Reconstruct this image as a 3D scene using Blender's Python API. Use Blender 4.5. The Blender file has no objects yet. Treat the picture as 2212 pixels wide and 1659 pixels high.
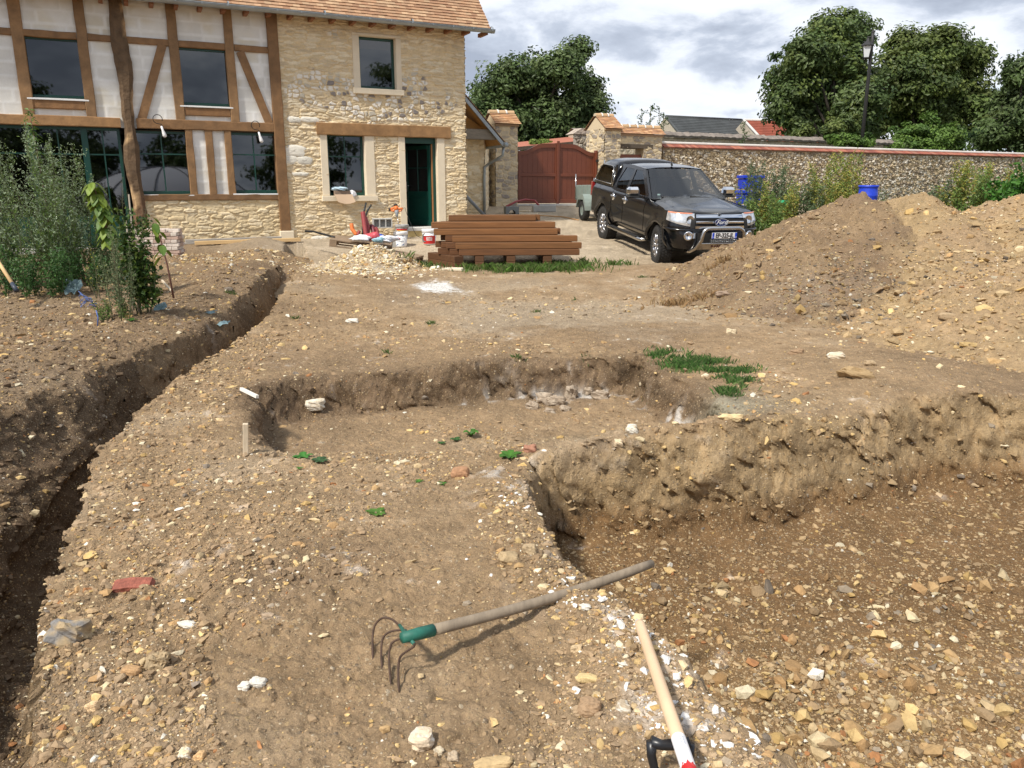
import bpy, math, random
import numpy as np
from mathutils import Vector, Matrix
R=math.radians; PI=math.pi
random.seed(7); rng=np.random.default_rng(11)
S=bpy.context.scene; COL=S.collection
# ---------------- camera ----------------
CAMZ=1.6; PITCH=R(14.0); FV=1690.0; VW,VH=2212.0,1659.0
cam_d=bpy.data.cameras.new('camera'); cam=bpy.data.objects.new('camera',cam_d); COL.objects.link(cam)
cam.location=(0,0,CAMZ); cam.rotation_euler=(R(90)-PITCH,0,0)
cam_d.sensor_width=36; cam_d.lens=36*FV/VW; cam_d.clip_start=0.05; cam_d.clip_end=3000
S.camera=cam
# ---------------- sun, sky ----------------
SUN_EL=R(50); SUN_AZ=R(-138)      # azimuth measured from +Y towards +X: behind and left
sd=Vector((math.sin(SUN_AZ)*math.cos(SUN_EL),math.cos(SUN_AZ)*math.cos(SUN_EL),math.sin(SUN_EL)))
sun_d=bpy.data.lights.new('sun','SUN'); sun=bpy.data.objects.new('sun',sun_d); COL.objects.link(sun)
sun_d.energy=3.6; sun_d.angle=R(5.0); sun_d.color=(1,.94,.84)
sun.rotation_euler=sd.to_track_quat('Z','Y').to_euler()
def world():
    w=bpy.data.worlds.new("World"); S.world=w; w.use_nodes=True; t=w.node_tree; n=t.nodes; l=t.links
    for x in list(n): n.remove(x)
    out=n.new('ShaderNodeOutputWorld'); bg=n.new('ShaderNodeBackground'); add=n.new('ShaderNodeMixShader'); bg2=n.new('ShaderNodeBackground')
    sky=n.new('ShaderNodeTexSky'); sky.sky_type='NISHITA'; sky.sun_disc=False; sky.sun_elevation=SUN_EL; sky.sun_rotation=SUN_AZ
    l.new(sky.outputs[0],bg.inputs[0]); bg.inputs[1].default_value=.12
    tc=n.new('ShaderNodeTexCoord'); sp=n.new('ShaderNodeSeparateXYZ'); l.new(tc.outputs['Generated'],sp.inputs[0])
    def m(op,a,b=None,c=None):
        x=n.new('ShaderNodeMath'); x.operation=op
        for i,v in enumerate((a,b,c)):
            if v is None: continue
            if isinstance(v,(int,float)): x.inputs[i].default_value=v
            else: l.new(v,x.inputs[i])
        return x.outputs[0]
    zz=m('ADD',m('MAXIMUM',sp.outputs[2],0.0),.42)
    cx=m('DIVIDE',sp.outputs[0],zz); cy=m('DIVIDE',sp.outputs[1],zz)
    cb=n.new('ShaderNodeCombineXYZ'); l.new(cx,cb.inputs[0]); l.new(cy,cb.inputs[1]); l.new(m('MULTIPLY',sp.outputs[2],2.0),cb.inputs[2])
    def noise(sc,det,rough,off,dist=0):
        mp=n.new('ShaderNodeMapping'); mp.inputs['Location'].default_value=off; l.new(cb.outputs[0],mp.inputs[0])
        x=n.new('ShaderNodeTexNoise'); x.inputs['Scale'].default_value=sc; x.inputs['Detail'].default_value=det; x.inputs['Roughness'].default_value=rough; x.inputs['Distortion'].default_value=dist
        l.new(mp.outputs[0],x.inputs['Vector']); return x.outputs[0]
    big=noise(1.5,5,.5,(3.3,1.2,.4),.2); fine=noise(4.2,10,.58,(1.0,5.0,0.2),.2); cov=noise(1.1,6,.5,(7.7,2.2,9))
    v=m('ADD',m('MULTIPLY',big,.54),m('MULTIPLY',fine,.50))
    r=n.new('ShaderNodeValToRGB'); l.new(v,r.inputs[0]); e=r.color_ramp.elements
    e[0].position=.36; e[0].color=(.38,.44,.56,1); e[1].position=.66; e[1].color=(1.0,1.0,1.0,1)
    for p,c in ((.44,(.38,.43,.53,1)),(.50,(.52,.58,.69,1)),(.55,(.80,.85,.94,1))):
        q=e.new(p); q.color=c
    l.new(r.outputs[0],bg2.inputs[0]); bg2.inputs[1].default_value=.83
    r2=n.new('ShaderNodeValToRGB'); l.new(cov,r2.inputs[0]); r2.color_ramp.elements[0].position=.34; r2.color_ramp.elements[1].position=.44
    l.new(r2.outputs[0],add.inputs[0]); l.new(bg.outputs[0],add.inputs[1]); l.new(bg2.outputs[0],add.inputs[2]); l.new(add.outputs[0],out.inputs[0])
world()
S.view_settings.view_transform='Standard'; S.view_settings.look='None'; S.view_settings.exposure=0.48; S.view_settings.gamma=1
S.render.engine='CYCLES'
# ---------------- projection helpers (view units 2212 x 1659) ----------------
cp,sp_=math.cos(PITCH),math.sin(PITCH)
def ray(vx,vy):
    a=(vx-VW/2)/FV; b=(VH/2-vy)/FV
    return Vector((a,cp+b*sp_,-sp_+b*cp))
def at(vx,vy,D): return Vector((0,0,CAMZ))+ray(vx,vy)*D
def atz(vx,vy,z):
    d=ray(vx,vy); return Vector((0,0,CAMZ))+d*((z-CAMZ)/d.z)
# ---------------- numpy noise ----------------
def h2(ix,iy,s=0):
    n=(ix.astype(np.int64)*374761393+iy.astype(np.int64)*668265263+int(s)*2147483647+97)&0x7fffffff
    n=((n^(n>>13))*1274126177)&0x7fffffff; n=((n^(n>>16))*2246822519)&0x7fffffff; n^=n>>15
    return (n&0xffffff)/float(0x1000000)
def vn(x,y,s=0):
    x=np.asarray(x,float); y=np.asarray(y,float)
    ix=np.floor(x); iy=np.floor(y); fx=x-ix; fy=y-iy; ux=fx*fx*(3-2*fx); uy=fy*fy*(3-2*fy)
    a=h2(ix,iy,s);b=h2(ix+1,iy,s);c=h2(ix,iy+1,s);d=h2(ix+1,iy+1,s)
    return (a+(b-a)*ux)*(1-uy)+(c+(d-c)*ux)*uy
def fbm(x,y,o=4,s=0,g=.5):
    r=0;a=1;t=0
    for i in range(o):
        r=r+a*(vn(x*2**i+i*17.3,y*2**i-i*9.1,s+i)-.5)*2; t+=a; a*=g
    return r/t
def cell(x,y,s=0,jit=.85):
    x=np.asarray(x,float); y=np.asarray(y,float); ix=np.floor(x); iy=np.floor(y)
    f1=np.full(x.shape,9.); f2=np.full(x.shape,9.); idd=np.zeros(x.shape)
    for dx in (-1,0,1):
        for dy in (-1,0,1):
            cx=ix+dx; cy=iy+dy
            px=cx+.5+(h2(cx,cy,s)-.5)*jit; py=cy+.5+(h2(cx,cy,s+5)-.5)*jit
            d=np.hypot(px-x,py-y); i_=h2(cx,cy,s+9)
            m=d<f1; f2=np.where(m,f1,np.minimum(f2,d)); idd=np.where(m,i_,idd); f1=np.where(m,d,f1)
    return f1,f2,idd
def sstep(a,b,x):
    t=np.clip((x-a)/(b-a),0,1); return t*t*(3-2*t)
# ---------------- object helpers ----------------
def link(name,verts,faces,mat=None,parent=None,cols=None,smooth=False,mats=None,midx=None):
    me=bpy.data.meshes.new(name)
    V=np.asarray(verts,dtype=np.float32).reshape(-1,3)
    if isinstance(faces,np.ndarray):
        k=faces.shape[1]; nf=len(faces)
        me.vertices.add(len(V)); me.vertices.foreach_set('co',V.ravel())
        me.loops.add(nf*k); me.loops.foreach_set('vertex_index',faces.astype(np.int32).ravel())
        me.polygons.add(nf); me.polygons.foreach_set('loop_start',np.arange(0,nf*k,k,dtype=np.int32))
        me.update(calc_edges=True)
    else:
        me.from_pydata([tuple(map(float,v)) for v in V],[],faces)
    if cols is not None:
        a=me.color_attributes.new('Col','FLOAT_COLOR','POINT'); c=np.ones((len(V),4),np.float32); c[:,:3]=np.asarray(cols,np.float32)[:,:3]; a.data.foreach_set('color',c.ravel())
    me.polygons.foreach_set('use_smooth',np.full(len(me.polygons),bool(smooth)))
    for m_ in (mats or ([mat] if mat else [])): me.materials.append(m_)
    if midx is not None: me.polygons.foreach_set('material_index',np.asarray(midx,np.int32))
    me.validate(); me.update()
    o=bpy.data.objects.new(name,me); COL.objects.link(o)
    if parent: o.parent=parent
    return o
def tag(o,label=None,cat=None,group=None,kind=None):
    if label: o['label']=label
    if cat: o['category']=cat
    if group: o['group']=group
    if kind: o['kind']=kind
    return o
def thing(name,loc,rz,label,cat,group=None,rot=None):
    o=bpy.data.objects.new(name,None); COL.objects.link(o); o.location=loc; o.rotation_euler=rot if rot else (0,0,rz); o.empty_display_size=.1
    return tag(o,label,cat,group)
def copy_tree(o,parent=None):
    c=o.copy(); COL.objects.link(c)
    if parent: c.parent=parent
    for ch in list(o.children): copy_tree(ch,c)
    return c
class MB:
    def __init__(s): s.v=[]; s.f=[]; s.c=[]; s.sm=[]
    def add(s,v,f,c=None,sm=False):
        b=len(s.v); s.v+=[tuple(p) for p in v]; s.f+=[tuple(i+b for i in q) for q in f]; s.c+=[(c or (1,1,1))]*len(v); s.sm+=[sm]*len(f)
        return s
    def box(s,x0,x1,y0,y1,z0,z1,c=None,M=None):
        v=[Vector((x,y,z)) for z in (z0,z1) for y in (y0,y1) for x in (x0,x1)]
        if M: v=[M@p for p in v]
        return s.add(v,[(0,2,3,1),(4,5,7,6),(0,1,5,4),(2,6,7,3),(0,4,6,2),(1,3,7,5)],c)
    def bbox(s,x0,x1,y0,y1,z0,z1,b=.01,c=None,M=None):
        # box with chamfered vertical+horizontal edges (24 verts)
        X=(x0,x1);Y=(y0,y1);Z=(z0,z1); v=[];idx={}
        for i in (0,1):
            for j in (0,1):
                for k in (0,1):
                    sx=b*(1-2*i);sy=b*(1-2*j);sz=b*(1-2*k)
                    for a,p in enumerate(((X[i],Y[j]+sy,Z[k]+sz),(X[i]+sx,Y[j],Z[k]+sz),(X[i]+sx,Y[j]+sy,Z[k]))):
                        idx[i,j,k,a]=len(v); v.append(Vector(p))
        f=[]
        for i in (0,1): f.append([idx[i,0,0,0],idx[i,1,0,0],idx[i,1,1,0],idx[i,0,1,0]][::(-1 if i==0 else 1)])
        for j in (0,1): f.append([idx[0,j,0,1],idx[1,j,0,1],idx[1,j,1,1],idx[0,j,1,1]][::(1 if j==0 else -1)])
        for k in (0,1): f.append([idx[0,0,k,2],idx[1,0,k,2],idx[1,1,k,2],idx[0,1,k,2]][::(-1 if k==0 else 1)])
        for i in (0,1):
            for j in (0,1): f.append([idx[i,j,0,0],idx[i,j,0,1],idx[i,j,1,1],idx[i,j,1,0]])
            for k in (0,1): f.append([idx[i,0,k,0],idx[i,0,k,2],idx[i,1,k,2],idx[i,1,k,0]])
        for j in (0,1):
            for k in (0,1): f.append([idx[0,j,k,1],idx[0,j,k,2],idx[1,j,k,2],idx[1,j,k,1]])
        for i in (0,1):
            for j in (0,1):
                for k in (0,1): f.append([idx[i,j,k,0],idx[i,j,k,1],idx[i,j,k,2]])
        if M: v=[M@p for p in v]
        return s.add(v,f,c)
    def tube(s,pts,r,n=8,c=None,cap=True,sm=True):
        pts=[Vector(p) for p in pts]; rr=r if isinstance(r,(list,tuple)) else [r]*len(pts)
        v=[];f=[]; up=None
        for i,p in enumerate(pts):
            t=(pts[min(i+1,len(pts)-1)]-pts[max(i-1,0)]).normalized()
            if up is None: up=t.orthogonal().normalized()
            else:
                up=(up-t*up.dot(t)); up=up.normalized() if up.length>1e-6 else t.orthogonal().normalized()
            w=t.cross(up)
            for k in range(n):
                a=2*PI*k/n; v.append(p+(up*math.cos(a)+w*math.sin(a))*rr[i])
        for i in range(len(pts)-1):
            for k in range(n):
                k2=(k+1)%n; f.append((i*n+k,i*n+k2,(i+1)*n+k2,(i+1)*n+k))
        if cap: f.append(tuple(range(n))[::-1]); f.append(tuple((len(pts)-1)*n+k for k in range(n)))
        return s.add(v,f,c,sm)
    def lathe(s,prof,n=24,M=None,c=None,sm=True):
        v=[];f=[]
        for (r,z) in prof:
            for k in range(n):
                a=2*PI*k/n; v.append(Vector((r*math.cos(a),r*math.sin(a),z)))
        for i in range(len(prof)-1):
            for k in range(n):
                k2=(k+1)%n; f.append((i*n+k,i*n+k2,(i+1)*n+k2,(i+1)*n+k))
        if M: v=[M@p for p in v]
        return s.add(v,f,c,sm)
    def prism(s,poly,y0,y1,M=None,c=None):
        # poly: (x,z) list extruded in y
        n=len(poly); v=[Vector((x,y0,z)) for x,z in poly]+[Vector((x,y1,z)) for x,z in poly]
        if M: v=[M@p for p in v]
        f=[tuple(range(n)),tuple(range(n,2*n))[::-1]]+[(i,i+n,(i+1)%n+n,(i+1)%n) for i in range(n)]
        return s.add(v,f,c)
    def grid(s,P,c=None,sm=True,closed=False):
        # P[i][j] vectors
        ni=len(P);nj=len(P[0]); v=[p for r in P for p in r]; f=[]
        for i in range(ni-1):
            for j in range(nj if closed else nj-1):
                j2=(j+1)%nj; f.append((i*nj+j,i*nj+j2,(i+1)*nj+j2,(i+1)*nj+j))
        return s.add(v,f,c,sm)
    def build(s,name,mat,parent=None,fixn=True):
        o=link(name,s.v,s.f,mat,parent,cols=s.c)
        o.data.polygons.foreach_set('use_smooth',np.asarray(s.sm,bool))
        if fixn:
            import bmesh
            b=bmesh.new(); b.from_mesh(o.data); bmesh.ops.recalc_face_normals(b,faces=b.faces); b.to_mesh(o.data); b.free()
        return o
# ---------------- materials ----------------
MT={}
def mat(name,col=(.5,.5,.5),rough=.7,metal=0,vcol=False,var=0,vs=6,bump=0,bs=30,bd=.02,spec=.5,coat=0,stretch=(1,1,1),coord='Object',trans=0,emit=None,det=8,translucent=0):
    if name in MT: return MT[name]
    m=bpy.data.materials.new(name); m.use_nodes=True; t=m.node_tree; n=t.nodes; l=t.links; p=n['Principled BSDF']
    p.inputs['Roughness'].default_value=rough; p.inputs['Metallic'].default_value=metal; p.inputs['Specular IOR Level'].default_value=spec
    p.inputs['Coat Weight'].default_value=coat; p.inputs['Coat Roughness'].default_value=.03
    p.inputs['Transmission Weight'].default_value=trans
    p.inputs['Base Color'].default_value=(*col,1)
    src=None
    if vcol:
        a=n.new('ShaderNodeVertexColor'); a.layer_name='Col'; mx=n.new('ShaderNodeMixRGB'); mx.blend_type='MULTIPLY'; mx.inputs[0].default_value=1; mx.inputs[2].default_value=(*col,1); l.new(a.outputs[0],mx.inputs[1]); src=mx.outputs[0]
    tc=n.new('ShaderNodeTexCoord'); mp=n.new('ShaderNodeMapping'); mp.inputs['Scale'].default_value=stretch; l.new(tc.outputs[coord],mp.inputs[0])
    if var:
        no=n.new('ShaderNodeTexNoise'); no.inputs['Scale'].default_value=vs; no.inputs['Detail'].default_value=det; no.inputs['Roughness'].default_value=.65; l.new(mp.outputs[0],no.inputs['Vector'])
        mr=n.new('ShaderNodeMapRange'); mr.inputs[1].default_value=.25; mr.inputs[2].default_value=.75; mr.inputs[3].default_value=1-var; mr.inputs[4].default_value=1+var; l.new(no.outputs[0],mr.inputs[0])
        mm=n.new('ShaderNodeVectorMath'); mm.operation='SCALE'; l.new(mr.outputs[0],mm.inputs['Scale'])
        if src: l.new(src,mm.inputs[0])
        else: mm.inputs[0].default_value=col
        src=mm.outputs[0]
    if src: l.new(src,p.inputs['Base Color'])
    if bump:
        no=n.new('ShaderNodeTexNoise'); no.inputs['Scale'].default_value=bs; no.inputs['Detail'].default_value=6; l.new(mp.outputs[0],no.inputs['Vector'])
        b=n.new('ShaderNodeBump'); b.inputs['Strength'].default_value=bump; b.inputs['Distance'].default_value=bd; l.new(no.outputs[0],b.inputs['Height']); l.new(b.outputs[0],p.inputs['Normal'])
    if translucent:
        o=n['Material Output']; tr=n.new('ShaderNodeBsdfTranslucent'); ms=n.new('ShaderNodeMixShader'); ms.inputs[0].default_value=translucent
        if src: l.new(src,tr.inputs[0])
        else: tr.inputs[0].default_value=(*col,1)
        l.new(p.outputs[0],ms.inputs[1]); l.new(tr.outputs[0],ms.inputs[2]); l.new(ms.outputs[0],o.inputs[0])
    MT[name]=m; return m
def glass(name,tint=(.03,.035,.035),tr=.35,rough=.02,ior=1.5):
    # tinted pane: fresnel gloss over partly see-through dark glass
    m=bpy.data.materials.new(name); m.use_nodes=True; t=m.node_tree; n=t.nodes; l=t.links
    for x in list(n): n.remove(x)
    o=n.new('ShaderNodeOutputMaterial'); tb=n.new('ShaderNodeBsdfTransparent'); tb.inputs[0].default_value=(*tint,1) if tr is None else (tr,tr,tr,1)
    g=n.new('ShaderNodeBsdfGlossy'); g.inputs['Roughness'].default_value=rough; g.inputs[0].default_value=(.9,.93,.95,1)
    fr=n.new('ShaderNodeFresnel'); fr.inputs[0].default_value=ior; ms=n.new('ShaderNodeMixShader')
    l.new(fr.outputs[0],ms.inputs[0]); l.new(tb.outputs[0],ms.inputs[1]); l.new(g.outputs[0],ms.inputs[2]); l.new(ms.outputs[0],o.inputs[0])
    MT[name]=m; return m
# ================= GROUND =================
def pts(L,z=0.0): return np.array([tuple(atz(x,y,z).xy) for x,y in L])
TR=pts([(668,538),(655,600),(612,660),(560,700),(500,735),(440,778),(350,860),(300,900),(245,960),(205,1030),(178,1120),(130,1220),(100,1300),(85,1380),(50,1480),(10,1659)],.06)
TR=np.vstack([TR,TR[-1]+(TR[-1]-TR[-2])*3])
def polydist(px,py,P):
    best=np.full(px.shape,1e9); side=np.zeros(px.shape); tt=np.zeros(px.shape)
    for i in range(len(P)-1):
        a=P[i];b=P[i+1]; d=b-a; L=d.dot(d); t=np.clip(((px-a[0])*d[0]+(py-a[1])*d[1])/L,0,1)
        qx=a[0]+t*d[0]-px; qy=a[1]+t*d[1]-py; D=np.hypot(qx,qy)
        s=np.sign(d[0]*(py-a[1])-d[1]*(px-a[0])); m=D<best
        best=np.where(m,D,best); side=np.where(m,s,side); tt=np.where(m,i+t,tt)
    return best,side,tt
def inpoly(px,py,P):
    r=np.zeros(px.shape,bool); n=len(P); j=n-1
    for i in range(n):
        xi,yi=P[i];xj,yj=P[j]
        c=((yi>py)!=(yj>py))&(px<(xj-xi)*(py-yi)/(yj-yi+1e-12)+xi); r^=c; j=i
    return r
def sdf(px,py,P):
    Q=np.vstack([P,P[:1]]); d,_,_=polydist(px,py,Q); return np.where(inpoly(px,py,P),d,-d)   # positive inside
PIT=pts([(1128,985),(1240,968),(1430,950),(1560,945),(1690,912),(1820,905),(1950,880),(2150,868),(2400,880)],-.02)
PITN=pts([(1700,1720),(1640,1659),(1560,1585),(1500,1520),(1440,1435),(1370,1370),(1290,1300),(1200,1230),(1160,1140),(1135,1060)],-.03)
PIT=np.vstack([PIT,np.array([[6.5,5.2],[7.5,1.0],[2.0,-1.5]]),PITN])
BAS=pts([(520,845),(620,818),(800,800),(950,788),(1100,774),(1250,770),(1390,762),(1440,800),(1530,835),(1600,880)],.02)
BAS=np.vstack([BAS,pts([(1640,905),(1500,950),(1350,955),(1180,965),(1000,985),(760,1000),(600,1010),(525,965)],-.03)])
ZYT=np.array([[-6,0],[0,0],[8,.0],[13,.1],[16,.12],[18.5,.38],[20,.5],[24,.8],[28,1.06],[40,1.15],[400,2.5]])
def zbase(x,y):
    b=np.interp(y,ZYT[:,0],ZYT[:,1])
    b=b+.16*sstep(-1.5,-4.5,x)*sstep(15,11,y)*sstep(2,5,y)+ .12*sstep(-3,-5,x)*sstep(9,15,y)*sstep(19,15.5,y)
    b=b+.13*sstep(1.2,-1.0,x)*sstep(15.2,17.0,y)*sstep(19.8,18.2,y)
    return b
def msdf(m,x,y,P):
    r=np.full(x.shape,-1.0)
    if m.any(): r[m]=sdf(x[m],y[m],P)
    return r
def H(x,y,detail=True):
    x=np.asarray(x,float);y=np.asarray(y,float)
    far=sstep(30,60,np.hypot(x,y))
    z=zbase(x,y)+fbm(x*.35,y*.35,3,3)*.09*(1-far)*sstep(.5,3,np.hypot(x,y))
    # low bank left of trench
    e1=fbm(x*1.6,y*1.6,3,21)*.11; e2=fbm(x*6,y*6,4,22,.6)*.06; 
    # trench
    near=(y<17.5)&(x<1)&(x>-8)&(y>-4)
    d=np.full(x.shape,50.);s=np.full(x.shape,1.);t=np.zeros(x.shape)
    if near.any(): d[near],s[near],t[near]=polydist(x[near],y[near],TR)
    dl=d*s*-1    # >0 on the left
    w=np.interp(t,[0,5,9,13,20],[.34,.36,.36,.34,.3]); sl=np.interp(t,[0,4,7,10,13],[.08,.18,.55,.95,1.1])
    q=dl+e1*.5+e2
    dep=np.interp(t,[0,.6,3,9,20],[.12,.45,.62,.85,.95])
    prof=sstep(0,.10+.05*fbm(x*3,y*3,2,27),q)*(1-(.35*sstep(w,w+sl*.35,q)+.65*sstep(w+sl*.1,w+sl,q)))
    # spoil bank to the left of the trench
    bank=np.exp(-((q-w-sl-.5)/.45)**2)*np.interp(t,[0,3,7,10,13],[.10,.12,.10,.05,.0])*near
    z=z-dep*prof*near+bank
    # basin
    m=(y>2.5)&(y<10)&(x>-3.5)&(x<5)
    sb=msdf(m,x,y,BAS)+e1*.35+e2
    by=sstep(4.55,5.6,y)      # ramps up towards the viewer
    fl=.33*(.15+.85*by)+.05*fbm(x*2,y*2,3,31)
    z=z-fl*sstep(0,.20,sb)*(m)
    # deep pit
    m=(y<8)&(x>-.5)
    sp=msdf(m,x,y,PIT)
    rg=fbm(x*1.1+9,y*1.1,3,41)*.22+fbm(x*4,y*4,3,42)*.08+e2*.8
    wd=.40+.16*fbm(x*.9,y*.9,2,44)
    wd=wd*(1-.5*sstep(.3,-.3,x-.9-.35*(4-y)))
    z=z-(.62+.04*fbm(x*1.5,y*1.5,3,43))*sstep(0,wd,sp+rg*.32*sstep(0,.25,sp+.12))*m
    lip=np.exp(-((sp+.16)/.14)**2)*m*.05*(y<4.2)
    z=z+lip
    # rim mound between basin and pit, right
    z=z+.10*np.exp(-(((x-1.6)/.9)**2+((y-5.05)/.28)**2))+.16*np.exp(-(((x-3.2)/1.2)**2+((y-6.3)/.9)**2))
    if detail:
        wall=sstep(0,.12,sp)*sstep(wd+.2,wd,sp)
        r=np.hypot(x,y); k=1-sstep(18,40,r)
        cl=fbm(x*9,y*9,4,51,.6); rough=.5+.9*sstep(-.2,.5,fbm(x*.8,y*.8,2,52))
        f1,f2,idd=cell(x*13,y*13,53); clod=np.clip(.5-f1,0,1)*(idd>.55)
        z=z+k*(cl*.017*rough+clod*.035*rough*(idd)+fbm(x*32,y*32,3,55)*.009+fbm(x*70,y*70,2,58)*.004)
        tr2=prof*near+sstep(0,.2,sb)*.4*m
        z=z+k*tr2*fbm(x*14,y*14,3,56)*.03
        f1,f2,i2=cell(x*4.5,y*4.5,57); z=z+wall*(f2-f1)*.10*(i2-.35)
    return z
def ground_at(x,y): return float(H(np.array([x]),np.array([y]),False)[0])
def gp(vx,vy):
    d=ray(vx,vy); t=np.geomspace(1.2,80,900); X=d.x*t;Y=d.y*t;Z=CAMZ+d.z*t; h=H(X,Y,False); k=np.argmax(Z<h)
    if k==0: return Vector((0,0,CAMZ))+d*60
    a=(Z[k-1]-h[k-1]); b=(h[k]-Z[k]); tt=t[k-1]+(t[k]-t[k-1])*a/(a+b); return Vector((d.x*tt,d.y*tt,float(CAMZ+d.z*tt)))
C_BASE=np.array([.345,.238,.138]); C_DARK=np.array([.155,.105,.065]); C_YEL=np.array([.38,.27,.145]); C_PALE=np.array([.47,.39,.285]); C_WHITE=np.array([.78,.76,.72]); C_OCH=np.array([.23,.14,.066]); C_ORG=np.array([.17,.095,.042])
def soilcol(x,y,z):
    n1=fbm(x*.7,y*.7,4,61); n2=fbm(x*3,y*3,4,62); n3=fbm(x*11,y*11,3,63)
    c=np.ones(x.shape+(3,))*C_BASE
    def mix(c,b,w): w=np.clip(w,0,1)[...,None]; return c*(1-w)+b*w
    c=mix(c,C_DARK,.5*sstep(0,.6,n1+n2*.5)); c=mix(c,C_PALE,.35*sstep(.1,.7,-n1+n2*.4))
    # left of the trench darker humus
    d,s,t=polydist(x,y,TR); dl=-d*s
    c=mix(c,C_DARK,.75*sstep(.0,.1,dl+n3*.05)*(y<17.5)*(.7+.5*n2))
    w=np.interp(t,[0,5,9,13,20],[.34,.36,.36,.34,.3])
    c=mix(c,C_DARK*.85,.8*sstep(0,.1,dl)*sstep(2.0,.9,dl)*(t>5)*(z<.12))  # trench left wall: dark brown soil, with that wall's shade painted in
    c=mix(c,C_DARK*.95,.85*sstep(-.25,-.5,z)*(dl>-.05)*(dl<1.2)*(y<17))  # darker with depth: dark soil plus painted shade on the trench floor
    # yard near the house: pale, sandy
    c=mix(c,C_PALE*1.08,.85*sstep(14.3,17,y+n1*1.2)*sstep(-7.5,-4,x+n1)*(y<40))
    c=mix(c,C_PALE*.95,.5*sstep(8.2,9.5,y+n2)*sstep(14.5,12,y)*sstep(-2.5,0,x)*sstep(.0,.4,n1+.25))
    # pit walls and floor
    sp=np.where((y<8)&(x>-.5),sdf(x,y,PIT),-1)
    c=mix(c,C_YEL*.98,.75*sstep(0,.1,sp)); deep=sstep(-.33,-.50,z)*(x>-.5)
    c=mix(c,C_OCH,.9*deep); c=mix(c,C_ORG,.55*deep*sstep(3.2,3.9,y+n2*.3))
    # chalk along the pit edge
    ed=np.exp(-((sp+.15)/.13)**2)*(y<4.4)*sstep(.1,.4,fbm(x*5,y*5,3,71)+.13)
    c=mix(c,C_WHITE*.85,.55*ed*sstep(.0,.35,n3))
    rim=0*sp
    c=mix(c,C_WHITE*.8,.65*rim*sstep(-.1,.3,n3)); 
    # chalk band on basin wall and pale puddle floor
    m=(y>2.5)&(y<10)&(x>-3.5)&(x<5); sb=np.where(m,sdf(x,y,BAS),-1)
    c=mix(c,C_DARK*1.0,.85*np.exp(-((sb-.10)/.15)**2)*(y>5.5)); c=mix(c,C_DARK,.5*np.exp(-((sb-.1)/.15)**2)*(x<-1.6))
    c=mix(c,C_WHITE*.85,.7*np.exp(-((sb-.2)/.05)**2)*(y>6)*(x>-.6)*sstep(-.1,.3,n3+n2*.5))
    pu=np.exp(-(((x-1.15)/.75)**2+((y-5.75)/.28)**2)); c=mix(c,np.array([.33,.31,.23]),1.3*pu)
    c=mix(c,C_WHITE*.8,np.clip(1.3*np.exp(-(((x-.65)/.4)**2+((y-5.45)/.10)**2)),0,.7)*sstep(-.3,.3,n3))
    # white powder spill
    wp=gp(945,622); c=mix(c,C_WHITE*1.02,1.5*sstep(.25,.9,1.35*np.exp(-(((x-wp.x+.25*(y-wp.y))/.36)**2+((y-wp.y)/.62)**2))+n3*.45+n2*.3)*.75)
    far=sstep(31,36,y+.0*x); c=mix(c,np.array([.07,.10,.03]),far)
    c=c*(1+.26*n2[...,None]+.22*n3[...,None])*.93
    return np.clip(c,.01,.9)
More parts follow.
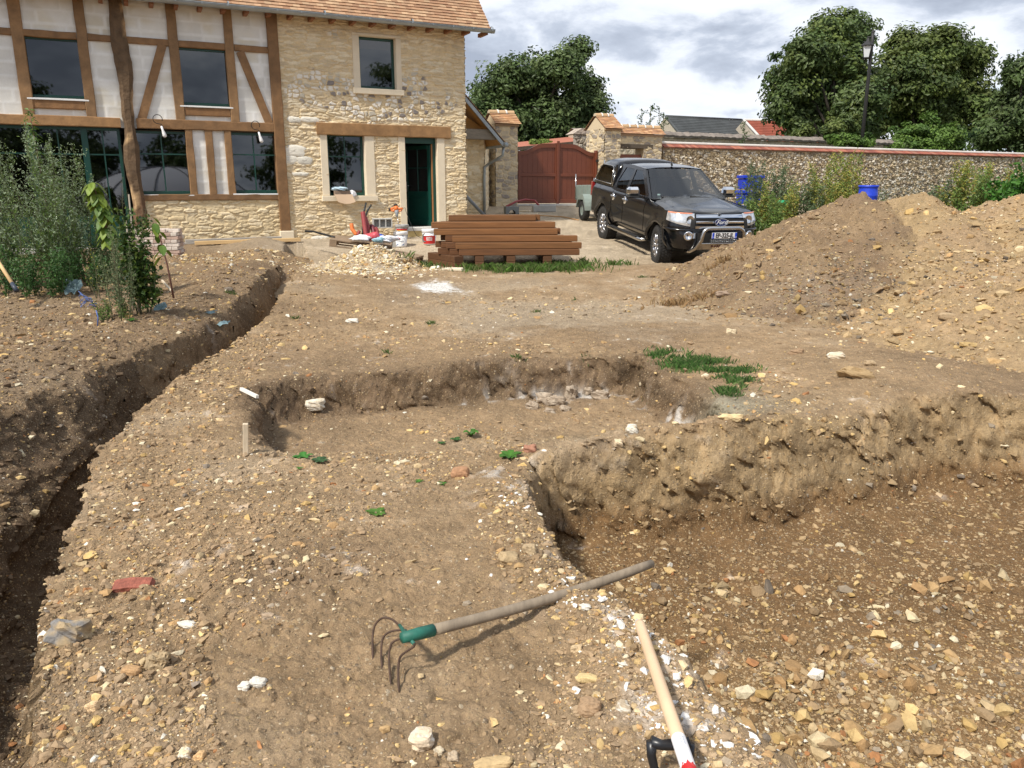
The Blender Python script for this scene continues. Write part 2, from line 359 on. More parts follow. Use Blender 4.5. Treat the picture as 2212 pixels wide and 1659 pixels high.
def soil_mat():
    m=bpy.data.materials.new('soil'); m.use_nodes=True; t=m.node_tree; n=t.nodes; l=t.links; p=n['Principled BSDF']; p.inputs['Roughness'].default_value=.95; p.inputs['Specular IOR Level'].default_value=.15
    a=n.new('ShaderNodeVertexColor'); a.layer_name='Col'; tc=n.new('ShaderNodeTexCoord')
    def N(sc,det=8,ro=.65):
        x=n.new('ShaderNodeTexNoise'); x.inputs['Scale'].default_value=sc; x.inputs['Detail'].default_value=det; x.inputs['Roughness'].default_value=ro; l.new(tc.outputs['Object'],x.inputs['Vector']); return x.outputs[0]
    def mr(v,a0,a1,b0,b1):
        x=n.new('ShaderNodeMapRange'); l.new(v,x.inputs[0]); x.inputs[1].default_value=a0;x.inputs[2].default_value=a1;x.inputs[3].default_value=b0;x.inputs[4].default_value=b1; return x.outputs[0]
    def M(op,a_,b_):
        x=n.new('ShaderNodeMath'); x.operation=op
        for i,v in enumerate((a_,b_)):
            if isinstance(v,(int,float)): x.inputs[i].default_value=v
            else: l.new(v,x.inputs[i])
        return x.outputs[0]
    sc=n.new('ShaderNodeVectorMath'); sc.operation='SCALE'; l.new(a.outputs[0],sc.inputs[0]); l.new(M('MULTIPLY',mr(N(22),.3,.7,.78,1.2),mr(N(140,4),.3,.7,.8,1.2)),sc.inputs['Scale'])
    col=sc.outputs[0]; hs=[]
    for scale,th,w in ((38,.72,.42),(85,.66,.45),(170,.70,.45)):
        v=n.new('ShaderNodeTexVoronoi'); v.inputs['Scale'].default_value=scale; l.new(tc.outputs['Object'],v.inputs['Vector'])
        sx=n.new('ShaderNodeSeparateColor'); l.new(v.outputs['Color'],sx.inputs[0])
        msk=M('MULTIPLY',M('GREATER_THAN',sx.outputs[0],th),M('LESS_THAN',v.outputs['Distance'],w*.8))
        r=n.new('ShaderNodeValToRGB'); l.new(sx.outputs[1],r.inputs[0]); e=r.color_ramp.elements; e[0].color=(.30,.19,.09,1); e[1].color=(.72,.62,.46,1); q=e.new(.45); q.color=(.42,.31,.18,1); q=e.new(.12); q.color=(.14,.12,.10,1); q=e.new(.8); q.color=(.50,.35,.18,1)
        mx=n.new('ShaderNodeMixRGB'); l.new(M('MULTIPLY',msk,.6),mx.inputs[0]); l.new(col,mx.inputs[1]); l.new(r.outputs[0],mx.inputs[2]); col=mx.outputs[0]
        hs.append(M('MULTIPLY',M('MULTIPLY',msk,M('SUBTRACT',w,v.outputs['Distance'])),60/scale))
    l.new(col,p.inputs['Base Color'])
    h=M('ADD',M('ADD',hs[0],M('ADD',hs[1],hs[2])),M('ADD',M('MULTIPLY',N(35,10,.7),1.6),M('MULTIPLY',N(9,6,.6),1.2)))
    b=n.new('ShaderNodeBump'); b.inputs['Strength'].default_value=.85; b.inputs['Distance'].default_value=.022; l.new(h,b.inputs['Height']); l.new(b.outputs[0],p.inputs['Normal'])
    MT['soil']=m; return m
SOIL=soil_mat()
def fan(r,ang):
    A,Rr=np.meshgrid(ang,r); return Rr*np.sin(A),Rr*np.cos(A)
def gridfaces(nr,nc,keep=None):
    i=np.arange(nr*nc).reshape(nr,nc); f=np.stack([i[:-1,:-1],i[:-1,1:],i[1:,1:],i[1:,:-1]],-1).reshape(-1,4)
    if keep is not None:
        k=keep.ravel()[f].any(1); f=f[k]
        u,inv=np.unique(f,return_inverse=True); return inv.reshape(-1,4),u
    return f
def steep(x,y):
    x=np.asarray(x,float); y=np.asarray(y,float); m=(np.hypot(x,y)<18)&(y>-2)&(np.abs(x)<9)
    r=np.zeros(x.shape)
    if m.any(): r[m]=steep_(x[m],y[m])
    return r
def steep_(x,y):
    e=.035; a=H(x+e,y,False)-H(x-e,y,False); b=H(x,y+e,False)-H(x,y-e,False); return sstep(.5,1.4,np.hypot(a,b)/(2*e))*(np.hypot(x,y)<18)
def crumble(x,y,z,st):
    k=.09*fbm((x+y*.4)*3.2,z*4.2,4,301,.6)+.045*fbm((x+y)*13,z*15,3,302)
    f1,f2,ii=cell((x+y*.5)*5,z*7,303); k=k+.06*(ii-.5)*sstep(.0,.25,f2-f1)
    f1,f2,ii=cell((x+y*.5)*17,z*19,308); k=k+.03*(ii-.5)*sstep(.0,.25,f2-f1)
    return k*st*.7,k*st
def make_ground():
    r=np.concatenate([np.geomspace(.35,1.7,30)[:-1],np.geomspace(1.7,9,880)[:-1],np.geomspace(9,20,230)[:-1],np.geomspace(20,60,70)[:-1],np.geomspace(60,900,24)])
    ang=np.concatenate([np.linspace(-PI,-R(46),50)[:-1],np.linspace(-R(46),R(46),900),np.linspace(R(46),PI,50)[1:]])
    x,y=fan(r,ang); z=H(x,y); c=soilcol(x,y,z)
    # crumbly cut faces: push steep parts in and out along the slope
    st=steep(x,y); kx,ky=crumble(x,y,z,st)
    sp_mask=(x>-.8)*(y>4)*(x<2.3)
    w3=.6*fbm((x+y*.4)*3,z*7,3,304)+.4*fbm((x+y)*12,z*14,3,305)
    y=y+ky; x=x+kx; c=c*(1+.55*(w3*st)[...,None])
    ch=st*(sp_mask)*sstep(.3,.5,fbm((x+y*.3)*1.4,z*3,3,306)+.25*fbm((x+y)*11,z*11,3,307))*(z<.02)*(y<8); c=c*(1-.2*ch[...,None])+np.array([.62,.57,.50])*.2*ch[...,None]
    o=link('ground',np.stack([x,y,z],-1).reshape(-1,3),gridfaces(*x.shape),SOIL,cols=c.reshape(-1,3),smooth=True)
    tag(o,kind='structure'); return o
make_ground()
# ---- spoil heaps: separate height-field mounds rising out of the ground ----
def cone(x,y,cx,cy,h,sx,sy,rot=0,p=1.0,base=None):
    c,s=math.cos(rot),math.sin(rot); X=(x-cx)*c+(y-cy)*s; Y=-(x-cx)*s+(y-cy)*c
    d=np.sqrt((X/sx)**2+(Y/sy)**2+.006); return h*(1.06-d**p)
def smax(a,b,k=.15): 
    h=np.clip(.5+.5*(a-b)/k,0,1); return b*(1-h)+a*h+k*h*(1-h)
HEAPS={}
def heapz(fn,x,y,rough):
    h=fn(x,y); lump=fbm(x*1.1,y*1.1,3,81)*.12+fbm(x*6,y*6,4,82,.6)*rough*1.3; f1,f2,i_=cell(x*9+.3*fbm(x*20,y*20,2,84),y*9,83); lump=lump+np.clip(.5-f1,0,1)*(i_>.45)*i_*rough*1.5
    f1,f2,i2=cell(x*4,y*4,85); lump=lump+np.clip(.42-f1,0,1)*(i2>.75)*rough*2.2
    return zbase(x,y)+h+lump*sstep(-.2,.3,h)-.05
def heap(name,label,cat,fn,colr,x0,x1,y0,y1,step,rough=.05):
    nx=int((x1-x0)/step); ny=int((y1-y0)/step); x,y=np.meshgrid(np.linspace(x0,x1,nx),np.linspace(y0,y1,ny))
    h=fn(x,y); z=heapz(fn,x,y,rough); g=H(x,y,False)+9*(sdf(x,y,PIT)>-.12)*(x<7.5)
    keep=(z>g-.12)
    f,u=gridfaces(*x.shape,keep=keep)
    c=colr(x,y,h); P=np.stack([x,y,z],-1).reshape(-1,3)[u]
    o=link(name,P,f,SOIL,cols=c.reshape(-1,3)[u],smooth=True); tag(o,label,cat); o['sx']=0; del o['sx']; return o
def colf(base,alt,s,extra=None):
    def f(x,y,h):
        n=fbm(x*1.3,y*1.3,4,s)[...,None]; n3=fbm(x*9,y*9,3,s+3)[...,None]; w=np.clip(.5+n*1.1,0,1)
        c=base*(1-w)+alt*w; c=c*(1+.25*n3)
        if extra is not None: c=extra(x,y,h,c)
        return np.clip(c,.01,.9)
    return f
def f_dark(x,y): return smax(smax(cone(x,y,5.5,12.6,1.44,2.7,3.8,R(0)),cone(x,y,4.6,12.3,1.08,2.3,3.1),.2),cone(x,y,4.3,10.9,.70,2.1,2.2),.25)
def f_yel(x,y): return smax(cone(x,y,6.2,12.2,1.46,2.3,3.9,R(12)),cone(x,y,6.0,10.6,.95,2.2,2.6),.25)
def f_big(x,y): return smax(smax(cone(x,y,8.2,11.2,1.80,3.4,4.6,R(20)),cone(x,y,10.5,10.4,1.9,4,5),.3),cone(x,y,6.9,9.0,.95,3.3,3.2),.35)
gr=np.array([.36,.32,.28])
def grav(x,y,h,c):
    w=np.clip(1.1*np.exp(-(((x-3.8)/.7)**2+((y-9.9)/.5)**2))+fbm(x*5,y*5,3,96)*.5,0,.5)*np.exp(-(((x-3.8)/1.1)**2+((y-9.9)/.9)**2)); w=w[...,None]; w=w*.35; c=c*(1-w)+gr*.8*w; b=(.85*sstep(.12,-.12,f_dark(x,y)-np.maximum(f_yel(x,y),f_big(x,y))+.25*fbm(x*2.2,y*2.2,4,97)))[...,None]; return c*(1-b)+C_YEL*.92*b
heap('soil_heap','dark brown spoil heap nearest the pickup with grey rubble at its foot','soil heap',f_dark,colf(C_BASE*.76,C_DARK*1.25,91,grav),1.5,9,7.5,16.5,.03,.065)
heap('soil_heap','pointed light brown spoil heap between the dark heap and the large stony heap','soil heap',f_yel,colf(C_YEL*.92,C_BASE*.95,92),3.5,9.2,7.8,17,.034)
heap('soil_heap','largest yellow brown stony spoil heap filling the right side above the pit','soil heap',f_big,colf(C_YEL*.95,C_BASE*1.08,93),2.6,15,4.9,16.5,.032,.065)
rc=gp(790,580)
def f_rub(x,y): return smax(cone(x,y,rc.x,rc.y+.35,.50,1.15,1.1),cone(x,y,rc.x+.35,rc.y-.25,.22,.9,.9),.15)
heap('rubble_heap','low heap of pale stone rubble in front of the tilted pallet','rubble heap',f_rub,colf(C_PALE*.95,C_BASE,94),rc.x-1.8,rc.x+2,rc.y-1.8,rc.y+2,.022,.06)
lc=gp(500,565)
def f_left(x,y): return smax(cone(x,y,lc.x+.1,lc.y+.3,.32,1.5,1.0),cone(x,y,lc.x-1.1,lc.y-.2,.25,1.2,.9),.15)
heap('soil_heap','low brown clod ridge along the trench before the planks','soil heap',f_left,colf(C_BASE*.85,C_DARK*1.2,95),lc.x-3,lc.x+1.8,lc.y-1.5,lc.y+2,.025,.06)
def HH(x,y,detail=False):
    x=np.asarray(x,float); y=np.asarray(y,float); z=H(x,y,detail)
    for fn,r in ((f_dark,.065),(f_yel,.05),(f_big,.065),(f_rub,.06),(f_left,.06)):
        z=np.maximum(z,np.where(fn(x,y)>-.1,heapz(fn,x,y,r),-9))
    return z
# ---- loose stones and clods ----
def ico():
    t=(1+5**.5)/2; v=np.array([(-1,t,0),(1,t,0),(-1,-t,0),(1,-t,0),(0,-1,t),(0,1,t),(0,-1,-t),(0,1,-t),(t,0,-1),(t,0,1),(-t,0,-1),(-t,0,1)],float); v/=np.linalg.norm(v[0])
    f=np.array([(0,11,5),(0,5,1),(0,1,7),(0,7,10),(0,10,11),(1,5,9),(5,11,4),(11,10,2),(10,7,6),(7,1,8),(3,9,4),(3,4,2),(3,2,6),(3,6,8),(3,8,9),(4,9,5),(2,4,11),(6,2,10),(8,6,7),(9,8,1)]); return v,f
IV,IF=ico()
def rdirs(n):
    v=rng.normal(size=(n,3)); return v/np.linalg.norm(v,axis=1,keepdims=True)
def stones(name,x,y,size,col,label=None,sink=-.02,flat=.6,zf=None,kind='stuff',m=None):
    n=len(x); z=(zf or HH)(x,y,True); st_=steep(x,y); kx,ky=crumble(x,y,z,st_); x=x+kx; y=y+ky
    V=(IV[None]+rng.normal(0,.16,(n,1,3))*np.sign(IV)[None])
    # cleave: squash each stone against a few random planes so that it gets flat broken faces
    for _ in range(4):
        d=rdirs(n)[:,None,:]; t=rng.uniform(.25,.75,(n,1)); q=(V*d).sum(-1); V=V-np.maximum(q-t,0)[...,None]*d
    V=V*(1+rng.uniform(-.10,.10,(n,12,1)))
    V_old=IV[None]*(1+rng.uniform(-.42,.42,(n,12,1)))+rng.uniform(-.28,.28,(n,12,3))
    sc=np.stack([rng.uniform(.75,1.3,n),rng.uniform(.6,1.1,n),rng.uniform(.35,.85,n)*flat/.6],-1)*size[:,None]; V=V*1.15*sc[:,None,:]
    tx=rng.normal(0,.35,n); a=rng.uniform(0,2*PI,n); ca,sa=np.cos(a)[:,None],np.sin(a)[:,None]; ct,st=np.cos(tx)[:,None],np.sin(tx)[:,None]
    Y=V[...,1]*ct-V[...,2]*st; Z=V[...,1]*st+V[...,2]*ct; X=V[...,0]; V=np.stack([X*ca-Y*sa,X*sa+Y*ca,Z],-1)
    V[...,0]+=x[:,None];V[...,1]+=y[:,None];V[...,2]+=(z+size*sink)[:,None]
    F=(IF[None]+np.arange(n)[:,None,None]*12).reshape(-1,3); c=np.repeat(col,12,0)*rng.uniform(.9,1.1,(n*12,1))
    o=link(name,V.reshape(-1,3),F,m or mat('stone',(1,1,1),.9,vcol=True,var=.22,vs=40,bump=.5,bs=90,bd=.01,spec=.25),cols=c); tag(o,kind=kind)
    if label: o['label']=label
    return o
PAL=np.array([(.60,.43,.20),(.64,.52,.32),(.52,.39,.22),(.44,.29,.14),(.70,.61,.43),(.40,.19,.08),(.32,.26,.19),(.52,.35,.14),(.76,.71,.60),(.22,.18,.14),(.42,.26,.12),(.36,.25,.14)])
def pick(n,w): 
    w=np.array(w,float); return PAL[rng.choice(len(PAL),n,p=w/w.sum())]*rng.uniform(.75,1.1,(n,1))
def scatter_general():
    N=170000; d=1.5*(14/1.5)**rng.uniform(0,1,N); a=rng.uniform(-R(40),R(40),N); x=d*np.sin(a); y=d*np.cos(a)
    dens=.07+.85*sstep(.0,.45,fbm(x*.9,y*.9,3,101)+.08)*(.4+.6*sstep(-.2,.3,fbm(x*4,y*4,2,102)))
    dd,s,t=polydist(x,y,TR); dl=-dd*s; left=dl>0
    dens=np.where(left,.8,dens); dens=np.where((dd<.55)&(~left)&(y<9),1,dens)
    sp=np.where((y<8)&(x>-.5),sdf(x,y,PIT),-1); wallz=(sp>0)&(sp<.38)&(y>3.5)
    dens=np.where(sp>.4,np.where(y<3.4,1,.45),dens); dens=np.where(wallz,.55,dens); dens=np.where((np.abs(sp)<.3)&(y<4)&(sp<0),1,dens)
    dens=np.where((y>8.5)&(~left),dens*.5,dens)
    k=rng.uniform(0,1,N)<dens; x,y,d,sp,left=x[k],y[k],d[k],sp[k],left[k]; n=len(x)
    size=(.0022+.00085*d)*(rng.pareto(2.4,n)+1)*.85; size=np.minimum(size,.006+.0075*d**.7+.0*d)
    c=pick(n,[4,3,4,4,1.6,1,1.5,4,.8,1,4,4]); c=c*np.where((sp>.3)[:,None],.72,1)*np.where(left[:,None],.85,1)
    soil=soilcol(x,y,np.zeros(n)); m=rng.uniform(0,1,n)<.64; c[m]=soil[m]*rng.uniform(.8,1.15,(m.sum(),1))
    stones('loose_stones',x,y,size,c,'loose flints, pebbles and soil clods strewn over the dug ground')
    # pebble bed on pit floor
    n=20000; x=rng.uniform(.6,5.2,n); y=rng.uniform(1.4,4.2,n); sp=sdf(x,y,PIT); pr=sstep(.35,.6,sp)*(.22+.78*sstep(3.5,2.4,y+fbm(x*.9,y*.9,3,104)*.8)); k=rng.uniform(0,1,n)<pr; x,y=x[k],y[k]; n=len(x)
    size=.0075*(rng.pareto(2.2,n)+1); size=np.minimum(size,.042); c=pick(n,[4,3,5,4,1,1.5,2,4,.5,1,5,5])*.85
    stones('pit_pebbles',x,y,size,c,'rounded brown flints bedded over the floor of the deep pit',sink=.3,flat=.8)
    # chalk lumps along the pit edge
    n=2600; i=rng.integers(0,len(PITN)-1,n); t=rng.uniform(0,1,n)[:,None]; P=PITN[i]*(1-t)+PITN[i+1]*t; P=P+rng.normal(0,.13,(n,2))+np.array([-.10,-.07]); k=rng.uniform(0,1,n)<sstep(.0,.4,fbm(P[:,0]*4,P[:,1]*4,2,105)+.05)*.75; P=P[k]; n=len(P)
    size=np.minimum(.0045*(rng.pareto(2.2,n)+1),.022); c=np.where(rng.uniform(0,1,(n,1))<.45,C_WHITE,C_YEL*1.0)*rng.uniform(.8,1.05,(n,1))
    stones('chalk_lumps',P[:,0],P[:,1],size,c,'crumbled white chalk lumps along the rim of the deep pit')
    # stones on heaps
    n=26000; x=rng.uniform(1.8,11,n); y=rng.uniform(5.5,14,n); hh=np.maximum(np.maximum(f_dark(x,y),f_yel(x,y)),f_big(x,y)); k=(hh>.02)&(rng.uniform(0,1,n)<.35+.6*sstep(-.1,.5,fbm(x,y,3,106))); x,y=x[k],y[k]; n=len(x)
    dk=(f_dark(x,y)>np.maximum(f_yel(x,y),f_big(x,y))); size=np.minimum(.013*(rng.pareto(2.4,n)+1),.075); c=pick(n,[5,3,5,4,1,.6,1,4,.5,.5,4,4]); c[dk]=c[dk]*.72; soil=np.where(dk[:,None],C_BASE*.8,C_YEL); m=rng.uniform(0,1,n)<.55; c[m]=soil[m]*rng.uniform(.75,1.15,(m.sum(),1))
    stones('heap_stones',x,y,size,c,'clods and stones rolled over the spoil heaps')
    n=1300; x=rng.normal(4.0,.8,n); y=rng.normal(9.9,.6,n); size=np.minimum(.014*(rng.pareto(2.8,n)+1),.065); c=pick(n,[1,2,2,2,1.5,.6,5,.6,.8,3,2,4])*.62
    stones('rubble_stones',x,y,size,c,'grey rubble stones at the foot of the dark spoil heap')
    n=2600; x=rng.normal(rc.x+.1,.62,n); y=rng.normal(rc.y,.55,n); size=np.minimum(.014*(rng.pareto(2.5,n)+1),.06); c=pick(n,[3,6,3,1,6,.2,1,2,4,.2,1,1])
    stones('rubble_stones',x,y,size,c,'pale broken stones covering the low rubble heap')
    n=1800; x=rng.normal(lc.x-.3,.95,n); y=rng.normal(lc.y,.5,n); size=np.minimum(.012*(rng.pareto(2.5,n)+1),.06); c=pick(n,[3,3,3,3,2,.6,1,2,1,.6,4,4])*.9
    stones('ridge_stones',x,y,size,c,'clods and stones on the low ridge beside the trench')
scatter_general()
# ================= HOUSE =================
TH=math.atan2(.437,.9); U=Vector((math.cos(TH),math.sin(TH),0)); NI=Vector((-math.sin(TH),math.cos(TH),0))
C0=Vector((-1.16,20.46,0))
def fac(vx,vy,off=0,o=None):
    o=o or C0; d=ray(vx,vy); c=Vector((0,0,CAMZ)); t=((o+NI*off)-c).dot(NI)/d.dot(NI); p=c+d*t
    return (p-o).dot(U),p.z
def frange(vx0,vy0,vx1,vy1,off=0,o=None):
    # rectangle on the facade from a picture box: centre line values
    xm=(vx0+vx1)/2; ym=(vy0+vy1)/2
    return fac(vx0,ym,off,o)[0],fac(vx1,ym,off,o)[0],fac(xm,vy1,off,o)[1],fac(xm,vy0,off,o)[1]
Z1=lambda zx,zy:(zx*.3333,zy*.3333)
Z2=lambda zx,zy:(518.4+zx*.3333,zy*.3333)
M_OAK=mat('oak',(.245,.14,.062),.75,var=.35,vs=5,stretch=(1,1,1),bump=.5,bs=25,bd=.01,vcol=True)
M_OLD=mat('old_oak',(1,1,1),.9,var=.4,vs=7,bump=.9,bs=22,bd=.02,vcol=True)
M_GREEN=mat('green_paint',(.004,.048,.034),.35,var=.08,vs=3)
M_LIME=mat('limestone',(.72,.62,.46),.85,var=.08,vs=4,bump=.12,bs=60,bd=.005)
M_ZINC=mat('zinc',(.33,.36,.37),.45,metal=.6,var=.18,vs=5)
M_TILE=mat('roof_tile',(1,1,1),.85,vcol=True,var=.12,vs=25,bump=.2,bs=40,bd=.004)
M_ALU=mat('white_sill',(.75,.75,.74),.4)
glass('window_glass',tr=.10,ior=1.9)
MT['window_glass']=MT['window_glass']
def stone_field(s,z,seed,row=.062,long_=.29,jit=.9,flint=None,gapc=(.69,.54,.32),stc=((.73,.60,.40),(.67,.53,.33),(.77,.66,.47),(.62,.50,.33)),h=.022):
    wz=z+.018*fbm(s*2.3,z*3,2,seed+3)+.01*fbm(s*8,z*2,2,seed+4); ws=s+.05*fbm(s*5,z*6,2,seed+5)
    ws=ws+.03*fbm(s*19,z*26,2,seed+41); wz=wz+.010*fbm(s*17,z*30,2,seed+42)
    f1,f2,idd=cell(ws/long_,wz/row,seed,jit)
    e=f2-f1; hgt=sstep(.06,.20,e)*h*(.1+1.0*idd)*(1+.5*fbm(s*14,z*30,3,seed+6))+fbm(s*25,z*60,3,seed+7)*.006+fbm(s*9,z*14,3,seed+8)*.006
    k=(idd*97%1); n=len(stc); pal=np.array(stc); ci=pal[(idd*n*13).astype(int)%n]
    w=sstep(.06,.18,e)[...,None]; c=np.array(gapc)*(1-w)+ci*w
    c=c*(1+.10*fbm(s*.7,z*.9,3,seed+9)[...,None])*(1+.10*fbm(s*14,z*22,2,seed+10)[...,None])
    if flint is not None:
        g1,g2,i2=cell(ws/.135,wz/.105,seed+20,.7); m=flint(s,z)*(i2>.25); ee=g2-g1
        hf=sstep(.05,.3,ee)*h*1.2; wf=sstep(.12,.24,ee)
        fc=np.where((i2>.90)[...,None],np.array((.20,.18,.18)),np.where((i2>.45)[...,None],np.array((.78,.74,.66)),np.array((.50,.46,.38))))
        sp=sstep(.1,.35,fbm(s*22,z*22,2,seed+30))[...,None]*(i2>.75)[...,None]; fc=fc*(1-sp*.6)+np.array((.12,.12,.14))*sp*.6
        m=m[...,None]; w2=wf[...,None]; c=c*(1-m)+(np.array(gapc)*(1-w2)+fc*w2)*m; hgt=hgt*(1-m[...,0])+hf*m[...,0]
    return hgt,np.clip(c,.02,.9)
M_STONE=mat('rubble_stone',(1,1,1),.92,vcol=True,var=.10,vs=30,bump=.35,bs=70,bd=.008,spec=.2)
def stone_panel(name,parent,s0,s1,z0,z1,holes=(),y=0,step=.016,seed=1,flip=None,raggedright=False,**kw):
    ns=int((s1-s0)/step)+2; nz=int((z1-z0)/step)+2; s,z=np.meshgrid(np.linspace(s0,s1,ns),np.linspace(z0,z1,nz))
    hgt,c=stone_field(s,z,seed,**kw)
    # snap holes
    mid_s=(s[:-1,:-1]+s[1:,1:])/2; mid_z=(z[:-1,:-1]+z[1:,1:])/2; keep=np.ones(mid_s.shape,bool)
    for a,b,c0,c1 in holes: keep&=~((mid_s>a)&(mid_s<b)&(mid_z>c0)&(mid_z<c1))
    i=np.arange(ns*nz).reshape(nz,ns); f=np.stack([i[:-1,:-1],i[:-1,1:],i[1:,1:],i[1:,:-1]],-1)[keep]
    yy=y-hgt; X=s.copy()
    if raggedright: X=np.where(s>s1-.03,s+hgt*1.2-.01,s)
    P=np.stack([X,yy,z],-1).reshape(-1,3)
    if flip is not None: P=flip(P)
    return link(name,P,f,M_STONE,parent,cols=c.reshape(-1,3),smooth=True)
ZG=.2
house=thing('house',C0,TH,'long stone and half timbered house with green windows and a clay tile roof','house')
GUT=5.33
# openings (s0,s1,z0,z1)
def rz(*a,f=Z1,off=0):
    p=f(a[0],a[1]); q=f(a[2],a[3]); return frange(p[0],p[1],q[0],q[1],off)
W_up=rz(775,240,1010,577,f=Z2); W_lo=rz(572,868,812,1268,f=Z2); DR=rz(1075,885,1280,1470,f=Z2)
W1=rz(150,240,550,638); W2=rz(1150,312,1493,688); W3=rz(876,848,1238,1260); W4=rz(1495,860,1808,1253)
SF=fac(*Z2(250,700))[0]      # left end of the stone gable part
ZT=GUT+.15
def jit(c,a=.1): k=1+random.uniform(-a,a); return tuple(x*k for x in c)
flint=lambda s,z: .9*sstep(.25,.5,(.9+.25*fbm(s*3,z*4,2,203))*np.exp(-(((s+2.2)/1.9)**2+((z-3.72)/.62)**2)**1.4)+fbm(s*2.5,z*3,2,201)*.5)
sw=stone_panel('stone_wall',house,SF,0,ZG,ZT,[W_up,W_lo,DR],seed=3,flint=flint,raggedright=True,step=.012,h=.022)
# big pale stones
for zx,zy,w,h in ((345,978,.62,.28),(328,1035,.40,.2),(415,1040,.40,.2),(350,775,.35,.14),(450,775,.5,.14),(520,1545,.5,.13),(390,1128,.4,.1)):
    b=MB(); s,z=fac(*Z2(zx,zy)); P=[]
    for i in range(7):
        r=[]
        for j in range(14):
            a=2*PI*j/14; q=i/6; rr=(math.cos(a)**4+math.sin(a)**4)**-.25*.9*(1+.10*math.sin(j*2.3+zx)+.07*math.sin(j*1.1+zx*2)); r.append((s+w/2*q*rr*math.cos(a),-.012-(.020+random.uniform(-.005,.005))*math.sqrt(1-q*q*.98),z+h/2*q*rr*math.sin(a)))
        P.append(r)
    b.grid(P,c=jit((.74,.70,.60)),closed=True); b.build('pale_stone',M_STONE,house)
# wall thickness: side wall (right gable end), back, core
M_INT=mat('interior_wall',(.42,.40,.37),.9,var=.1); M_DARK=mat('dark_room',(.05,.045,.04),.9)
gable=stone_panel('gable_wall',house,0,6.5,ZG,ZT,seed=9,flip=lambda P: np.stack([.0-P[:,1]-.0,P[:,0]+.0,P[:,2]],-1),step=.03)
def reveal(b,o,d,c=None):
    s0,s1,z0,z1=o; t=.015
    b.add([(s0,-t,z0),(s0,d,z0),(s0,d,z1),(s0,-t,z1)],[(0,1,2,3)],c); b.add([(s1,-t,z0),(s1,d,z0),(s1,d,z1),(s1,-t,z1)],[(0,3,2,1)],c)
    b.add([(s0,-t,z1),(s0,d,z1),(s1,d,z1),(s1,-t,z1)],[(0,1,2,3)],c); b.add([(s0,-t,z0),(s0,d,z0),(s1,d,z0),(s1,-t,z0)],[(0,3,2,1)],c)
# ---- window maker ----
def window(parent,o,d=.12,bars='cross',edges=None,name='window',fw=.055,panel=0,sillc=True):
    s0,s1,z0,z1=o; m=MB(); E=edges or [s0,s1]; n=len(E)-1
    m.bbox(s0,s1,d-.03,d+.04,z1-fw,z1,.006); m.bbox(s0,s1,d-.03,d+.04,z0,z0+fw*1.25,.006); m.bbox(s0,s0+fw,d-.031,d+.039,z0,z1,.006); m.bbox(s1-fw,s1,d-.031,d+.039,z0,z1,.006)
    for i in range(1,n): m.bbox(E[i]-fw,E[i]+fw,d-.036,d+.036,z0,z1,.006)
    if panel:
        m.bbox(s0+fw,s1-fw,d-.02,d+.03,z0+fw,z0+panel,.006)
        for i in range(n): m.bbox(E[i]+fw+.08,E[i+1]-fw-.08,d-.03,d,z0+fw+.08,z0+panel-.08,.01)
    w=m.build(name,M_GREEN,parent)
    g=MB(); g.add([(s0+.02,d,z0+panel+.02),(s1-.02,d,z0+panel+.02),(s1-.02,d,z1-.02),(s0+.02,d,z1-.02)],[(0,1,2,3)]); g.build('pane',MT['window_glass'],w)
    if bars:
        q=MB()
        zb=z0+panel+(z1-z0-panel)*(.70 if panel else .64)
        for i in range(n):
            a=E[i]; c=E[i+1]; q.box(a,c,d-.012,d+.012,zb-.014,zb+.014); q.box((a+c)/2-.013,(a+c)/2+.013,d-.014,d+.014,z0+panel,z1)
        q.build('glazing_bar',M_GREEN,w)
    if sillc:
        q=MB(); q.bbox(s0-.005,s1+.005,-.05,d,z0-.035,z0-.004,.005); q.build('sill',M_ALU,w)
    return w
wu=window(house,W_up,.17,bars=None,sillc=False); wl=window(house,W_lo,.17,sillc=False)
def stone_frame(o,lj,rj,sill=None,top=None,name='stone_surround'):
    s0,s1,z0,z1=o; m=MB(); t=.03
    zb=z0-.0; n=4
    m.bbox(s0-lj,s0,-t,.20,zb,z1,.008); m.bbox(s1,s1+rj,-t,.20,zb,z1,.008)
    if top: m.bbox(s0-lj,s1+rj,-t,.20,z1+.002,z1+top,.008)
    if sill: m.bbox(s0-lj-.03,s1+rj+.03,-t-.06,.2,z0-sill,z0-.002,.01)
    return m.build(name,M_LIME,house)
stone_frame(W_up,.16,.13,.13,.06,); stone_frame(W_lo,.17,.23,.13); stone_frame(DR,.17,.20)
# reveals are limestone blocks; lintel
L=rz(495,808,1360,885,f=Z2)
def beam(s0,s1,z0,z1,y0=-.05,y1=.12,c=(1,1,1),name='beam',m=None,wob=.006,par=None):
    # hewn timber with slightly wavy edges
    n=max(2,int(max(s1-s0,z1-z0)/.25)); P=[]; horiz=(s1-s0)>(z1-z0)
    for i in range(n+1):
        t=i/n; r=lambda: random.uniform(-wob,wob); ch=.012
        if horiz:
            x=s0+(s1-s0)*t; a,b_=z0+r(),z1+r(); P.append([(x,y1,a),(x,y0+ch,a),(x,y0+r()*.5,a+ch),(x,y0+r()*.5,b_-ch),(x,y0+ch,b_),(x,y1,b_)])
        else:
            z=z0+(z1-z0)*t; a,b_=s0+r(),s1+r(); P.append([(a,y1,z),(a,y0+ch,z),(a+ch,y0+r()*.5,z),(b_-ch,y0+r()*.5,z),(b_,y0+ch,z),(b_,y1,z)])
    m_=MB(); m_.grid(P,c=jit(c,.12),sm=False,closed=True)
    nn=len(P)*6; m_.f+= [tuple(range(6)),tuple(range(nn-6,nn))]; m_.sm+=[False,False]
    return m_.build(name,m or M_OAK,par or house)
